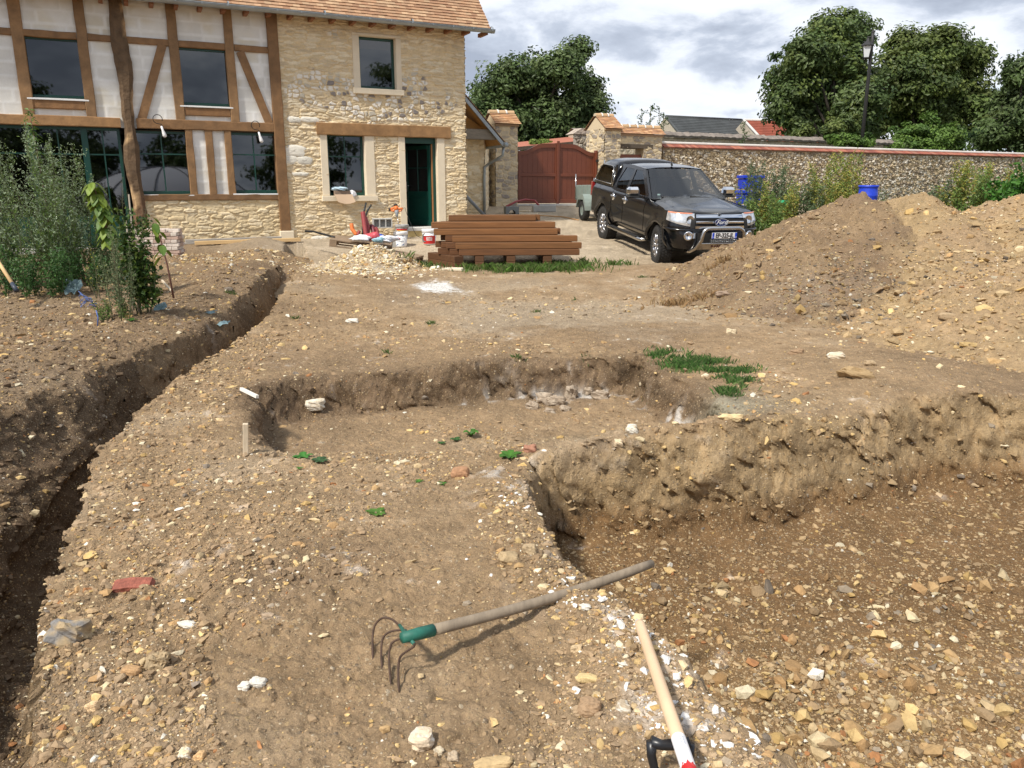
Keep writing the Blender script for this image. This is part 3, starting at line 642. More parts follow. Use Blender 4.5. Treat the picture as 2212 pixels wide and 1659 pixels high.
beam(L[0],L[1],L[2],L[3],-.07,.2,(1.25,1.2,1.1),name='lintel')
# ---- timber framed part ----
SL=-13.5; 
def post(x0,y0,x1,y1,w,zb=None,zt=None,c=(1,1,1),name='post'):
    a,z_=fac(*Z1(x0,y0)); b_,z2=fac(*Z1(x1,y1)); s=(a+b_)/2; zb=z2 if zb is None else zb; zt=z_ if zt is None else zt
    beam(s-w/2,s+w/2,zb,zt,-.045,.1,c,name)
    return s
zmb0=fac(*Z1(900,832))[1]; zmb1=fac(*Z1(900,768))[1]; zub0=fac(*Z1(1300,315))[1]; zub1=fac(*Z1(1300,272))[1]
zsb0=fac(*Z1(1365,1297))[1]; zsb1=fac(*Z1(1365,1258))[1]
w_=.20
SA=post(100,35,175,740,.21,zmb1,ZT); SB=post(515,60,590,750,.19,zmb1,ZT); SD=post(1110,110,1168,775,.19,zmb1,ZT); SE=post(1481,150,1520,790,.18,zmb1,ZT)
SFp=fac(*Z1(1808,800))[0]; beam(SFp-.13,SFp+.10,.62,ZT,-.07,.15,(.8,.75,.7),'post')
SC=fac(*Z1(822,700))[0]
for k,sx in enumerate((SA-1.55,SA-3.1)): beam(sx-.1,sx+.1,zmb1,ZT,-.045,.1,(1,1,1),'post')
# old irregular post
P=[]; n=34
for i in range(n+1):
    z=.35+(ZT-.35)*i/n; cx=SC+.018*math.sin(z*2.1)+.012*math.sin(z*5+1)+.01; w=.14+.02*math.sin(z*3.3)+random.uniform(-.012,.012)
    if 2.35<z<3.1: w-=.05*math.exp(-((z-2.75)/.22)**2)
    P.append([(cx-w,.1,z),(cx-w*1.0,-.05,z),(cx-w*.5,-.11+random.uniform(-.01,.01),z),(cx+w*.45,-.115+random.uniform(-.01,.01),z),(cx+w,-.05,z),(cx+w,.1,z)])
m_=MB(); m_.grid(P,closed=True,sm=False)
cc=[]
for i,r in enumerate(P):
    z=r[0][2]
    for j in range(6):
        nn=math.sin(z*4.3+j*1.3)+math.sin(z*9.1+j*.7)*.6+random.uniform(-.3,.3)
        base=(.12,.075,.04) if z>1.5 else (.15,.085,.045)
        if z<2.7 and nn>.25 and j<3 and z>1.2: base=(.50,.33,.17)
        if z>2.7 and j>=4 and nn>.5: base=(.42,.27,.14)
        cc.append(base)
m_.c=cc; m_.build('old_post',M_OLD,house)
for sa,sb in ((SL,SC-.15),(SC+.15,SFp-.13)):
    beam(sa,sb,zmb0,zmb1,-.06,.1,(1.3,1.25,1.15) if sa==SL else (.95,.9,.85),'beam')
# upper beams between posts
ps=[SL,SA-3.1,SA-1.55,SA,SB,SC,SD,SE,SFp]
for a,b_ in zip(ps[:-1],ps[1:]): beam(a+.1,b_-.1,zub0,zub1,-.03,.1,(.9,.85,.8))
for W,a,b_ in ((W1,SA,SB),(W2,SD,SE)): beam(a+.1,b_-.1,W[2]-.20,W[2]-.035,-.03,.1,(1,.9,.8))
def brace(x0,y0,x1,y1,w=.17):
    a=fac(*Z1(x0,y0)); b_=fac(*Z1(x1,y1)); d=Vector((b_[0]-a[0],b_[1]-a[1])); Lg=d.length; d/=Lg; q=Vector((-d.y,d.x))*w/2
    m=MB(); m.prism([(a[0]+q.x,a[1]+q.y),(a[0]-q.x,a[1]-q.y),(b_[0]-q.x,b_[1]-q.y),(b_[0]+q.x,b_[1]+q.y)],-.032,.1,c=jit((.95,.9,.85))); m.build('brace',M_OAK,house)
brace(1052,290,918,775); brace(1555,335,1745,800)
# ground floor posts / sill
beam(W3[0]-.02,SFp-.13,zsb0,zsb1,-.05,.1,(.75,.72,.7))
for x0,x1 in ((1222,1258),(1354,1380),(1476,1505)): post(x0,850,x1,1252,.15,zsb1,zmb0,(.9,.88,.85))
window(house,W1,.09,bars=None); window(house,W2,.09,bars=None); window(house,W3,.09); window(house,W4,.09)
DG=(fac(*Z1(-420,1100))[0],fac(*Z1(822,1100))[0]-.05,.42,zmb0)
dE=[fac(*Z1(x,1100))[0] for x in (222,572,822)]; dE=[DG[0],dE[0]-2.6,dE[0]-1.3]+dE[:2]+[DG[1]]
gd=window(house,DG,.12,edges=dE,name='glazed_door',panel=.62,sillc=False,fw=.06)
h_=MB(); hs=dE[4]-.03
h_.tube([(hs,.09,1.32),(hs,.03,1.32),(hs-.13,.03,1.32)],.011,6); h_.build('handle',M_ALU,gd)
# infill blocks
M_PL=mat('block_infill',(1,1,1),.95,vcol=True,var=.05,vs=9,bump=.25,bs=35,bd=.01,spec=.2)
def infill(s0,s1,z0,z1,holes,seed):
    st=.03; ns=int((s1-s0)/st)+2; nz=int((z1-z0)/st)+2; s,z=np.meshgrid(np.linspace(s0,s1,ns),np.linspace(z0,z1,nz))
    row=np.floor(z/.25); rs=h2(row.astype(int),row.astype(int)*0+3,seed); u=(s+rs*.6)/.60; fu=np.abs(u-np.round(u))*.60; fz=np.abs(z/.25-np.round(z/.25))*.25
    bid=h2(np.floor(u).astype(int),row.astype(int),seed+1); d=np.minimum(fu,fz)+.012*fbm(s*6,z*6,2,seed+2)
    j=sstep(.035,.012,d); sm=sstep(.1,.45,fbm(s*1.6,z*3.5,3,seed+3))
    c=np.array((.71,.70,.65))*(1+.13*(bid-.5)[...,None]); c=c*(1-.12*sstep(.1,.6,fbm(s*2,z*2,3,seed+4))[...,None]*np.array((0.6,1,1.8)))
    wh=np.clip(j*.55+sm*.5,0,1)[...,None]; c=c*(1-wh)+np.array((.84,.84,.81))*wh
    y=.02-.004*j
    mid_s=(s[:-1,:-1]+s[1:,1:])/2; mid_z=(z[:-1,:-1]+z[1:,1:])/2; keep=np.ones(mid_s.shape,bool)
    for a,b_,c0,c1 in holes: keep&=~((mid_s>a)&(mid_s<b_)&(mid_z>c0)&(mid_z<c1))
    i=np.arange(ns*nz).reshape(nz,ns); f=np.stack([i[:-1,:-1],i[:-1,1:],i[1:,1:],i[1:,:-1]],-1)[keep]
    link('block_infill',np.stack([s,y,z],-1).reshape(-1,3),f,M_PL,house,cols=c.reshape(-1,3),smooth=True)
infill(SL,SC,zmb0,ZT,[W1],5); infill(SC,SFp,zmb0,ZT,[W2],6); infill(W3[1],W4[0],zsb1-.02,zmb0+.02,[],7)
rv=MB()
for o in (W1,W2,W3,W4,DG): reveal(rv,(o[0]-.002,o[1]+.002,o[2],o[3]),.2)
rv.build('window_reveal',mat('reveal',(.25,.22,.18),.9),house)
pl=stone_panel('stone_plinth',house,W3[0]-.05,SFp-.1,ZG,zsb0+.01,seed=31,y=.0,row=.085,long_=.27,step=.014,h=.026,stc=((.70,.57,.36),(.64,.51,.31),(.73,.61,.41)),gapc=(.69,.54,.32))
q=MB(); q.bbox(SFp-.16,SFp+.16,-.09,.12,.2,.66,.015); q.build('post_pad',M_LIME,house)
q=MB(); q.box(fac(*Z1(1306,1220))[0]-.03,fac(*Z1(1306,1220))[0]+.03,.0,.03,1.0,1.06); q.build('socket_box',mat('red_plastic',(.35,.04,.03),.5),house)
q=MB(); q.bbox(SL,W3[0]-.05,-.10,.3,.1,.42,.02); q.build('terrace_edge',mat('step_stone',(.62,.60,.56),.7,var=.1,vs=5),house)
q=MB(); q.bbox(DR[0]-.1,DR[1]+.1,-.22,.35,DR[2]-.09,DR[2],.01,); q.build('door_step',mat('step_stone',(.62,.60,.56),.7,var=.1,vs=5),house)
q=MB(); q.box(DR[0]-.08,DR[1]+.1,-.20,.2,.3,DR[2]-.092); q.build('step_base',mat('yellow_board',(.55,.42,.18),.8,var=.2,vs=8),house)
# interior
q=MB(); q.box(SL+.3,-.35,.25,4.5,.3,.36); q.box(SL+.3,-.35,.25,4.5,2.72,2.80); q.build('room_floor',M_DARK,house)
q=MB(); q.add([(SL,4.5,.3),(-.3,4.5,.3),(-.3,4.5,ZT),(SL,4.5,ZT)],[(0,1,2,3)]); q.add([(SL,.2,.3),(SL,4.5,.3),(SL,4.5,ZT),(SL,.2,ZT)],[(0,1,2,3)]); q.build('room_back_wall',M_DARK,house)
q=MB(); q.box(DR[0]-.35,DR[0]-.28,.25,4.5,.36,2.7); q.box(-.32,-.28,.25,4.5,.36,ZT); q.box(DR[0]-.3,-.3,2.6,2.68,.36,2.7); q.build('hall_wall',M_INT,house)
q=MB(); q.bbox(DR[0]+.22,DR[0]+.5,2.5,2.595,.36,2.4,.01); q.build('inner_door',mat('inner_door',(.16,.10,.06),.6),house)
# door: fixed frame + open leaf
q=MB(); s0,s1,z0,z1=DR; q.bbox(s0,s1,.10,.17,z1-.16,z1,.006); q.bbox(s1-.07,s1,.10,.17,z0,z1-.162,.006); q.bbox(s0,s0+.03,.10,.17,z0,z1-.162,.006)
dfr=q.build('door_frame',M_GREEN,house)
q=MB(); q.box(s1-.10,s1-.072,.12,.16,z0,z1-.165,); q.build('door_edge',mat('raw_wood',(.35,.16,.06),.7),dfr)
Lw=.88; Md=Matrix.Translation((s1-.1,.17,0))@Matrix.Rotation(R(180-62),4,'Z'); zt=z1-.18
def dleaf(b,x0,x1,y0,y1,a,b_): b.bbox(x0,x1,y0,y1,a,b_,.006,M=Md)
q=MB(); dleaf(q,0,.1,-.03,.03,z0+.01,zt); dleaf(q,Lw-.1,Lw,-.03,.03,z0+.01,zt); dleaf(q,.1,Lw-.1,-.029,.029,z0+.01,z0+.16); dleaf(q,.1,Lw-.1,-.029,.029,z0+.72,z0+.86); dleaf(q,.1,Lw-.1,-.029,.029,zt-.1,zt); dleaf(q,.09,Lw-.09,-.015,.015,z0+.15,z0+.75); dleaf(q,.43,.455,-.02,.02,z0+.8,zt); dleaf(q,.1,Lw-.1,-.021,.021,z0+1.42,z0+1.445)
dl_=q.build('door',M_GREEN,house)
q=MB(); q.add([Md@Vector(p) for p in ((.1,0,z0+.86),(Lw-.1,0,z0+.86),(Lw-.1,0,zt-.1),(.1,0,zt-.1))],[(0,1,2,3)]); q.build('door_glass',MT['window_glass'],dl_)
q=MB(); q.tube([Md@Vector(p) for p in ((Lw-.05,-.03,z0+1.0),(Lw-.05,-.08,z0+1.0),(Lw-.18,-.08,z0+1.0))],.011,6); q.tube([Md@Vector(p) for p in ((Lw-.05,.03,z0+1.0),(Lw-.05,.08,z0+1.0),(Lw-.18,.08,z0+1.0))],.011,6); q.bbox(Lw-.07,Lw-.03,-.037,.037,z0+.85,z0+1.1,.004,M=Md); q.build('handle',mat('steel',(.5,.5,.5),.3,metal=1),dl_)
# ---- roof ----
EO=.42; EZ=GUT; RP=R(47); RX=.52
def tiles(name,par,s0,s1,n,y0,z0,pitch,expo=.105,tw=.165,pal=((.37,.21,.115),(.42,.255,.145),(.33,.18,.10),(.46,.30,.175),(.39,.235,.135)),M=None,m=None,th=.014):
    V=[];F=[];C=[]; ca,sa=math.cos(pitch),math.sin(pitch)
    for r in range(n):
        k=int((s1-s0)/tw)+2; off=(r%2)*tw/2
        for i in range(k):
            a=max(s0,s0+i*tw-off); b_=min(s1+random.uniform(-.008,.008),s0+(i+1)*tw-off-.003)
            if b_-a<.02: continue
            d0=r*expo+random.uniform(-.003,.003); d1=d0+expo*1.25; lift=.022+random.uniform(-.003,.004)
            def P(s,d,l): return (s,y0+d*ca-l*sa,z0+d*sa+l*ca)
            v=[P(a,d0,lift-th),P(b_,d0,lift-th),P(b_,d0,lift),P(a,d0,lift),P(a,d1,0.0),P(b_,d1,0.0)]
            q=len(V); V+=v; F+=[(q,q+1,q+2,q+3),(q+3,q+2,q+5,q+4),(q,q+3,q+4),(q+1,q+5,q+2)]
            c=random.choice(pal); g=random.uniform(.82,1.12); C+=[tuple(x*g for x in c)]*6
    if M: V=[M@Vector(v) for v in V]
    return link(name,V,F,m or M_TILE,par,cols=C)
tiles('roof',house,SL,RX,44,-EO,EZ,RP,tw=.15)
q=MB(); ca,sa=math.cos(RP),math.sin(RP)
q.add([(SL,-EO+.02,EZ-.03),(RX-.02,-EO+.02,EZ-.03),(RX-.02,-EO+4.9*ca,EZ-.03+4.9*sa),(SL,-EO+4.9*ca,EZ-.03+4.9*sa)],[(0,1,2,3)]); q.add([(SL,8.5,EZ-.03),(RX-.02,8.5,EZ-.03),(RX-.02,-EO+4.9*ca,EZ-.03+4.9*sa),(SL,-EO+4.9*ca,EZ-.03+4.9*sa)],[(0,3,2,1)])
q.build('roof_deck',mat('deck_wood',(.30,.17,.08),.8,var=.2),house)
q=MB()
for i in range(28):
    s=RX-.10-i*.46
    q.box(s-.04,s+.04,-EO+.03,.05,EZ-.13,EZ-.045)
q.build('rafter_end',mat('rafter_wood',(.26,.11,.05),.7),house)
# gable triangle wall at right end
q=MB(); q.add([(-.02,0,ZT-.05),(-.02,6.5,ZT-.05),(-.02,3.2,ZT+3)],[(0,1,2)],c=(.55,.45,.3)); q.build('gable_top',M_STONE,house)
# gutter half round
def gutter(name,par,s0,s1,y,z,r=.075,axis='x'):
    P=[]; n=int(abs(s1-s0)/2)+1
    m=MB(); 
    for i in range(2):
        s=(s0,s1)[i]; P.append([(s,y+r*math.cos(a),z+r*math.sin(a)) for a in [PI+PI*k/10 for k in range(11)]]+[(s,y+(r-.006)*math.cos(a),z+(r-.006)*math.sin(a)) for a in [2*PI-PI*k/10 for k in range(11)]])
    m.grid(P,closed=True,sm=True); m.add(P[1],[tuple(range(11))]); m.tube([(s0,y-r,z),(s1,y-r,z)],.011,6)
    x=s0
    while x<s1: m.box(x-.012,x+.012,y-r-.012,y-r+.02,z-.03,z+.012); x+=.5
    for k in range(1,int((s1-s0)/2)+1):
        s=s0+k*2; m.lathe([(r+.004,0),(r+.004,.03)],20,M=Matrix.Translation((s,y,z))@Matrix.Rotation(PI/2,4,'Y'))
    return m.build(name,M_ZINC,par,fixn=False)
gutter('gutter',house,SL,RX+.06,-EO-.06,EZ-.035)
# vent tile
vs_,vz_=fac(*Z2(525,40)); dd_=(vz_-EZ)/math.sin(RP)*1.25
Mv=Matrix.Translation((fac(*Z2(525,40),off=1.0)[0],-EO+1.0*ca+.0,EZ+1.0*sa))@Matrix.Rotation(RP,4,'X')
q=MB(); q.grid([[Mv@Vector((.13*math.cos(a)*(1-.25*t),t*.34-.1,.02+.11*math.sin(a)*(1-t*.8))) for a in [PI*k/10 for k in range(11)]] for t in (0,.5,1)],c=(.40,.2,.1)); q.build('vent_tile',M_TILE,house)
q=MB(); q.add([Mv@Vector((.11*math.cos(a),-.08,.02+.09*math.sin(a))) for a in [PI*k/10 for k in range(11)]],[tuple(range(11))],c=(.02,.015,.01)); q.build('vent_opening',M_TILE,house)
# hanging bulbs
M_BLK=mat('black_rubber',(.012,.012,.012),.5); M_WHT=mat('white_plastic',(.8,.8,.8),.4)
for zx,zy,lab in ((1020,775,'bare white light bulb on a black loop of wire above the middle ground floor window'),(1650,815,'bare white light bulb on a wire beside the stone gable corner post')):
    s,z=fac(*Z1(zx,zy)); p=C0+U*s-NI*.13+Vector((0,0,0)); t=thing('light_bulb',(p.x,p.y,z),TH,lab,'light bulb','bulbs hanging from the main beam')
    m=MB(); m.tube([(.09*math.cos(a)+.0,0,.09*math.sin(a)) for a in np.linspace(-.4,4.6,20)]+[(.06,0,-.1),(.09,0,-.16)],.008,5); m.build('wire',M_BLK,t)
    m=MB(); m.lathe([(.001,.14),(.022,.13),(.024,.05),(.034,.0),(.042,-.05),(.036,-.085),(.001,-.1)],14,M=Matrix.Translation((.09,0,-.27))@Matrix.Rotation(R(-14),4,'Y')); m.build('bulb',M_WHT,t)
# ================= FOLIAGE TOOLS =================
def leafmat(name,rough=.5,tl=.3): return mat(name,(1,1,1),rough,vcol=True,translucent=tl,spec=.3,var=.12,vs=3)
M_LEAF=leafmat('leaf'); M_BARK=mat('bark',(.055,.045,.035),.95,var=.3,vs=12,bump=.6,bs=30,bd=.02); M_STEM=mat('stem',(1,1,1),.8,vcol=True)
def leafquads(P,nrm,size,col,asp=.55):
    n=len(P); nrm=nrm/np.linalg.norm(nrm,axis=1,keepdims=True); a=rng.normal(size=(n,3)); t=a-nrm*(a*nrm).sum(1,keepdims=True); t/=np.linalg.norm(t,axis=1,keepdims=True); b=np.cross(nrm,t)
    s=size[:,None]; w=s*asp
    V=np.stack([P-t*s*.5,P+b*w*.5+nrm*s*.10,P+t*s*.5,P-b*w*.5+nrm*s*.10],1)
    F=np.arange(n*4).reshape(n,4); return V.reshape(-1,3),F,np.repeat(col,4,0)
def rdir(n):
    v=rng.normal(size=(n,3)); return v/np.linalg.norm(v,axis=1,keepdims=True)
def crown(blobs,n,leaf,cols,clump=.38,perc=90,shell=.72,droop=.25,inner=.15):
    # blobs: (x,y,z,rx,ry,rz)
    vol=np.array([b[3]*b[4]*b[5] for b in blobs])**.67; vol/=vol.sum(); Ps=[];Ns=[];Cs=[];Ss=[]
    cols=np.array(cols)
    for b,w in zip(blobs,vol):
        m=max(3,int(n*w/perc)); d=rdir(m); r=rng.uniform(shell,1.05,m)**1.0; ins=rng.uniform(0,1,m)<inner; r[ins]=rng.uniform(.2,shell,ins.sum())
        C=np.array(b[:3])+d*r[:,None]*np.array(b[3:6])*(1+.22*rng.normal(0,1,m)[:,None]*(r>.9)[:,None]); cr=clump*rng.uniform(.6,1.35,m); cb=rng.uniform(.68,1.22,m); ch=rng.integers(0,len(cols),m)
        q=rdir(m*perc)*(rng.uniform(0,1,(m*perc,1))**.45); Cc=np.repeat(C,perc,0); sc=np.repeat(cr,perc)[:,None]*np.array([1.1,1.1,.75]); P=Cc+q*sc
        N=np.repeat(d,perc,0)*.5+q*.8+rng.normal(0,.45,(m*perc,3))+np.array([0,0,.55])
        Ps.append(P);Ns.append(N);Cs.append(cols[np.repeat(ch,perc)]*np.repeat(cb,perc)[:,None]*rng.uniform(.8,1.2,(m*perc,1)))
    P=np.concatenate(Ps);N=np.concatenate(Ns);Cc=np.concatenate(Cs); return leafquads(P,N,leaf*rng.uniform(.7,1.3,len(P)),Cc)
def tree(name,label,base,blobs,n,leaf,cols,clump=.4,group=None,cat='tree',tr=.22,twigs=0,**kw):
    tr=min(tr,.3); kw.setdefault('inner',.35); kw.setdefault('shell',.6)
    t=thing(name,base,0,label,cat,group); B=np.array(base)
    V,F,C=crown([(b[0]-B[0],b[1]-B[1],b[2]-B[2])+tuple(b[3:]) for b in blobs],n,leaf,cols,clump,**kw)
    link('crown',V,F,M_LEAF,t,cols=C)
    m=MB(); top=max(b[2]-B[2] for b in blobs); 
    m.tube([(0,0,-.3),(.05,0,top*.2),(0,.05,top*.4),(.1,0,top*.55)],[tr,tr*.85,tr*.5,tr*.1],9)
    for b in blobs:
        x,y,z=b[0]-B[0],b[1]-B[1],b[2]-B[2]; h0=min(z*.45,top*.4)
        m.tube([(0,0,h0),(x*.45,y*.45,h0+(z-h0)*.55),(x,y,z),(x*1.08,y*1.05,z+b[5]*.35)],[tr*.45,tr*.28,tr*.12,tr*.02],6)
        for k in range(twigs):
            d=rdir(1)[0]; d[2]=abs(d[2])*.8+.1; m.tube([(x,y,z),(x+d[0]*b[3]*.6,y+d[1]*b[4]*.6,z+d[2]*b[5]*.6),(x+d[0]*b[3]*1.15,y+d[1]*b[4]*1.15,z+d[2]*b[5]*1.15)],[tr*.14,tr*.08,.01],4)
    m.build('trunk',M_BARK,t,fixn=False); return t
# ================= ANNEX behind the corner =================
AN=C0+NI*3.2; annex=thing('outbuilding',AN,TH,'low stone lean-to with overhanging tiled roof between the house corner and the left gate pillar','outbuilding')
def af(vx,vy,off=0): return fac(vx,vy,off,AN)
s1,_=af(1046,400); aw0=.45; zb_=af(1010,281)[1]
stone_panel('stone_wall',annex,-.5,s1,aw0,zb_+.05,seed=55,step=.02,row=.09,h=.025)
A=af(1003,205,-.6); Bp=af(1086,305,-.6)
q=MB(); sA=A[0]-.6; slope=(A[1]-Bp[1])/(Bp[0]-A[0]); zA=A[1]+.6*slope
def rf(b,dz0,dz1,y0,y1): b.prism([(sA,zA+dz1),(Bp[0],Bp[1]+dz1),(Bp[0],Bp[1]+dz0),(sA,zA+dz0)],y0,y1)
rf(q,-.16,-.03,-.66,-.60); q.build('verge_board',M_ZINC,annex)
q=MB(); rf(q,-.10,-.06,-.598,5); q.build('soffit',mat('soffit_wood',(.42,.22,.06),.7,var=.25,vs=3,stretch=(1,6,1)),annex)
Mt=Matrix.Translation((sA,0,zA-.05))@Matrix.Rotation(PI,4,'Z')
# tiles on its slope: courses running along depth
pt=math.atan(slope); q=MB(); L_=math.hypot(Bp[0]-sA,zA-Bp[1])
Mt=Matrix.Translation((Bp[0]+.03,-.68,Bp[1]-.03))@Matrix.Rotation(PI/2,4,'Z')
tiles('roof_tiles',annex,0,5.6,int(L_/.105),0,0,pt,M=Mt)
bz0=af(1010,303)[1]
q=MB(); q.bbox(-.3,af(1052,290)[0]+.05,-.55,-.37,bz0-.0,zb_-.0,.012); q.build('beam',mat('grey_beam',(.22,.19,.15),.85,var=.3,vs=6,stretch=(1,5,5)),annex)
q=MB(); q.prism([(.3,zb_),(s1-.1,zb_-.0),(s1+.35,Bp[1]+.1),(.3,Bp[1]+.9+.35)],-.2,.1,c=(1,1,1)); q.build('gable_boards',mat('soffit_wood'),annex)
# gutter end + downpipe
q=MB(); gx,gz=Bp[0]+.07,Bp[1]-.10
q.lathe([(.001,0),(.07,0),(.07,5.0),(.001,5.0)],14,M=Matrix.Translation((gx,-.7,gz))@Matrix.Rotation(-PI/2,4,'X')); q.build('gutter',M_ZINC,annex)
dx,_=af(1044,420); q=MB(); q.tube([(gx-.02,-.55,gz-.05),(gx-.04,-.52,gz-.30),(gx-.2,-.4,gz-.42),(dx+.15,-.1,gz-.52),(dx+.02,-.07,gz-.62),(dx,-.07,gz-.9),(dx,-.07,.55)],.042,9); q.build('downpipe',M_ZINC,annex)
# side wall running on to the pillar
G0=at(1283,440,28.6); G0.z=0
def gf(vx,vy,off=0): return fac(vx,vy,off,G0)
ZGG=.98
# ================= GATE PILLARS =================
M_REDP=mat('red_brown_paint',(.15,.040,.018),.45,var=.12,vs=3,bump=.05,bs=20)
def pillar(label,vx0,vx1,ve,vr,off,depth,seed):
    s0=gf(vx0,ve,off)[0]; s1=gf(vx1,ve,off)[0]; ze=gf((vx0+vx1)/2,ve,off)[1]; zr=gf((vx0+vx1)/2,vr,off+depth/2)[1]; p=G0+U*s0+NI*off
    t=thing('gate_pillar',(p.x,p.y,0),TH,label,'gate pillar','stone pillars of the driveway gate'); w=s1-s0
    big=lambda s,z: .9*sstep(-.1,.5,fbm(s*2.2,z*2.6,2,seed+50)+.0)
    kw=dict(step=.018,row=.13,long_=.26,h=.03,stc=((.50,.42,.30),(.30,.26,.22),(.58,.48,.32),(.40,.34,.26)),gapc=(.60,.48,.30))
    stone_panel('shaft_front',t,0,w,ZGG-.1,ze,seed=seed,**kw)
    stone_panel('shaft_side',t,0,depth,ZGG-.1,ze,seed=seed+1,flip=lambda P: np.stack([P[:,1],depth-P[:,0],P[:,2]],-1),**kw)
    q=MB(); q.box(.02,w-.0,.02,depth,ZGG-.1,ze,c=(.5,.4,.27)); q.add([(0,0,ze),(0,depth,ze),(0,depth/2,zr-.06)],[(0,2,1)],c=(.58,.47,.32)); q.add([(w,0,ze),(w,depth,ze),(w,depth/2,zr-.06)],[(0,1,2)],c=(.58,.47,.32)); q.build('shaft_core',M_STONE,t)
    q=MB(); q.bbox(-.03,w+.03,-.07,0,ze-.07,ze,.01,c=(.30,.20,.12)); q.build('brick_band',M_STONE,t)
    hh=zr-ze; pt=math.atan2(hh,depth/2+.12); n=max(3,int(math.hypot(hh,depth/2+.12)/.1))
    tiles('cap_tiles',t,-.06,w+.08,n,-.12,ze,pt,expo=.1,pal=((.50,.27,.13),(.56,.34,.18),(.45,.25,.14)))
    tiles('cap_tiles_back',t,-.08,w+.06,n,0,0,pt,expo=.1,M=Matrix.Translation((w,depth+.12,ze))@Matrix.Rotation(PI,4,'Z'))
    ridge(t,-.05,w+.05,depth/2,zr,3 if w>.5 else 2)
    return t,s0,s1,ze
M_MORT=mat('ridge_mortar',(.72,.69,.64),.9)
def ridge(t,x0,x1,y,z,n,r=.10):
    a=(x1-x0)/n; q=MB(); 
    for i in range(n):
        q.grid([[(x0+a*(i+u),y+r*1.0*math.cos(k),z-.04+r*math.sin(k)*(1+.1*u)) for k in [PI*j/8 for j in range(9)]] for u in (0,1)],c=jit((.50,.33,.18),.12))
    q.add([(x0,y+r*math.cos(k),z-.04+r*math.sin(k)) for k in [PI*j/8 for j in range(9)]],[tuple(range(9))],c=(.5,.42,.3)); q.build('ridge_tile',M_TILE,t,fixn=False)
    q=MB()
    for i in range(1,n): q.grid([[(x0+a*i+u,y+(r+.025)*math.cos(k),z-.04+(r+.025)*math.sin(k)) for k in [PI*j/8 for j in range(9)]] for u in (-.03,.0,.03)])
    q.build('ridge_joint',M_MORT,t,fixn=False)
pL,lp0,lp1,_=pillar('stone gate pillar with tiled cap to the left of the red-brown gate',1070,1118,268,243,-.45,.85,61)
pR,rp0,rp1,rze=pillar('taller stone gate pillar with tiled cap between the gate and the garden doorway',1307,1341,278,250,-.5,1.25,65)
# short wall between annex and pillar
p=AN+U*s1; lw=thing('stone_wall',(p.x,p.y,0),TH,'narrow stone wall between the grey downpipe and the left gate pillar','wall')
e0=AN+U*s1+NI*.0; e1=G0+U*lp0+NI*.1; 
sA_=0; dW=(e1-e0); lw.rotation_euler=(0,0,math.atan2(dW.y,dW.x)); lzt=af(1058,290,1.5)[1]
stone_panel('wall_face',lw,0,dW.length,.5,lzt,seed=71,step=.03,row=.11,long_=.28,h=.03)
q=MB(); q.box(0,dW.length,.01,.4,.5,lzt,c=(.5,.4,.27)); q.build('wall_core',M_STONE,lw)
# ================= GATE =================
gs0,gs1=gf(1118,400)[0],gf(1284,400)[0]; gz=gf(1200,439)[1]; ztm=gf(1200,311)[1]; zts=gf(1120,329)[1]
gate=thing('gate',G0+U*gs0,TH,'red-brown double driveway gate with an arched top','gate'); gW=gs1-gs0
for k in (0,1):
    X0=0 if k==0 else gW/2+.01; X1=gW/2-.01 if k==0 else gW; n=24
    def top(x):
        t=(x/gW) if x<gW/2 else 1-x/gW; t*=2
        return zts+(ztm-zts)*(sstep(.12,.62,np.array(t))*.72+.28*t**.5*(t>0))
    xs=np.linspace(X0,X1,n); m=MB(); b_=gz
    P=[]
    for y in (-.02,.02): P.append([(x,y,b_) for x in xs]+[(x,y,float(top(x))) for x in xs[::-1]])
    m.grid([[Vector((x,-.02,b_+(float(top(x))-.0-b_)*t)) for x in xs] for t in np.linspace(0,1,8)],sm=False)
    m.grid([[Vector((x,.02,b_+(float(top(x))-b_)*t)) for x in xs] for t in np.linspace(0,1,8)],sm=False)
    leaf_=m.build('gate_leaf',M_REDP,gate,fixn=False)
    m=MB(); m.bbox(X0,X1,-.055,-.022,b_,b_+.14,.008); m.bbox(X0,X1,-.055,-.022,b_+.92,b_+1.02,.008)
    m.bbox(X0,X0+.09,-.056,-.022,b_+.145,float(top(X0+.05))-.05,.008); m.bbox(X1-.09,X1,-.056,-.022,b_+.145,float(top(X1-.05))-.05,.008)
    m.grid([[Vector((x,y,float(top(x))+dz)) for x in xs] for y,dz in ((-.02,-.12),(-.055,-.12),(-.06,.0),(-.06,.02),(.03,.02),(.03,-.02))],sm=False)
    m.build('gate_rail',M_REDP,leaf_)
    m=MB(); 
    for i in range(1,8):
        x=X0+(X1-X0)*i/8; m.box(x-.004,x+.004,-.024,-.0205,b_+.14,float(top(x))-.1)
    m.build('board_joint',mat('gate_gap',(.11,.028,.013),.6),leaf_)
q=MB(); q.bbox(gW/2-.055,gW/2+.055,-.085,-.058,gz-.03,ztm+.10,.01); q.build('gate_stile',M_REDP,gate)
q=MB(); q.bbox(gW-.04,gW+.04,-.12,.03,gz-.03,zts+.12,.01); q.build('gate_post',M_REDP,gate)
q=MB(); q.box(gW-.05,gW+.09,-.16,-.121,zts-.28,zts-.2); q.build('hinge',mat('black_iron',(.02,.02,.02),.6),gate)
p=G0+U*(gs0-.05); q=thing('gate_sill',(p.x,p.y,0),TH,'pale concrete threshold under the red-brown driveway gate','threshold')
m=MB(); m.bbox(-.1,gW+.3,-.22,.18,.6,gz-.02,.015); m.build('slab',mat('concrete',(.42,.41,.38),.9,var=.15,vs=6,bump=.2,bs=30),q)
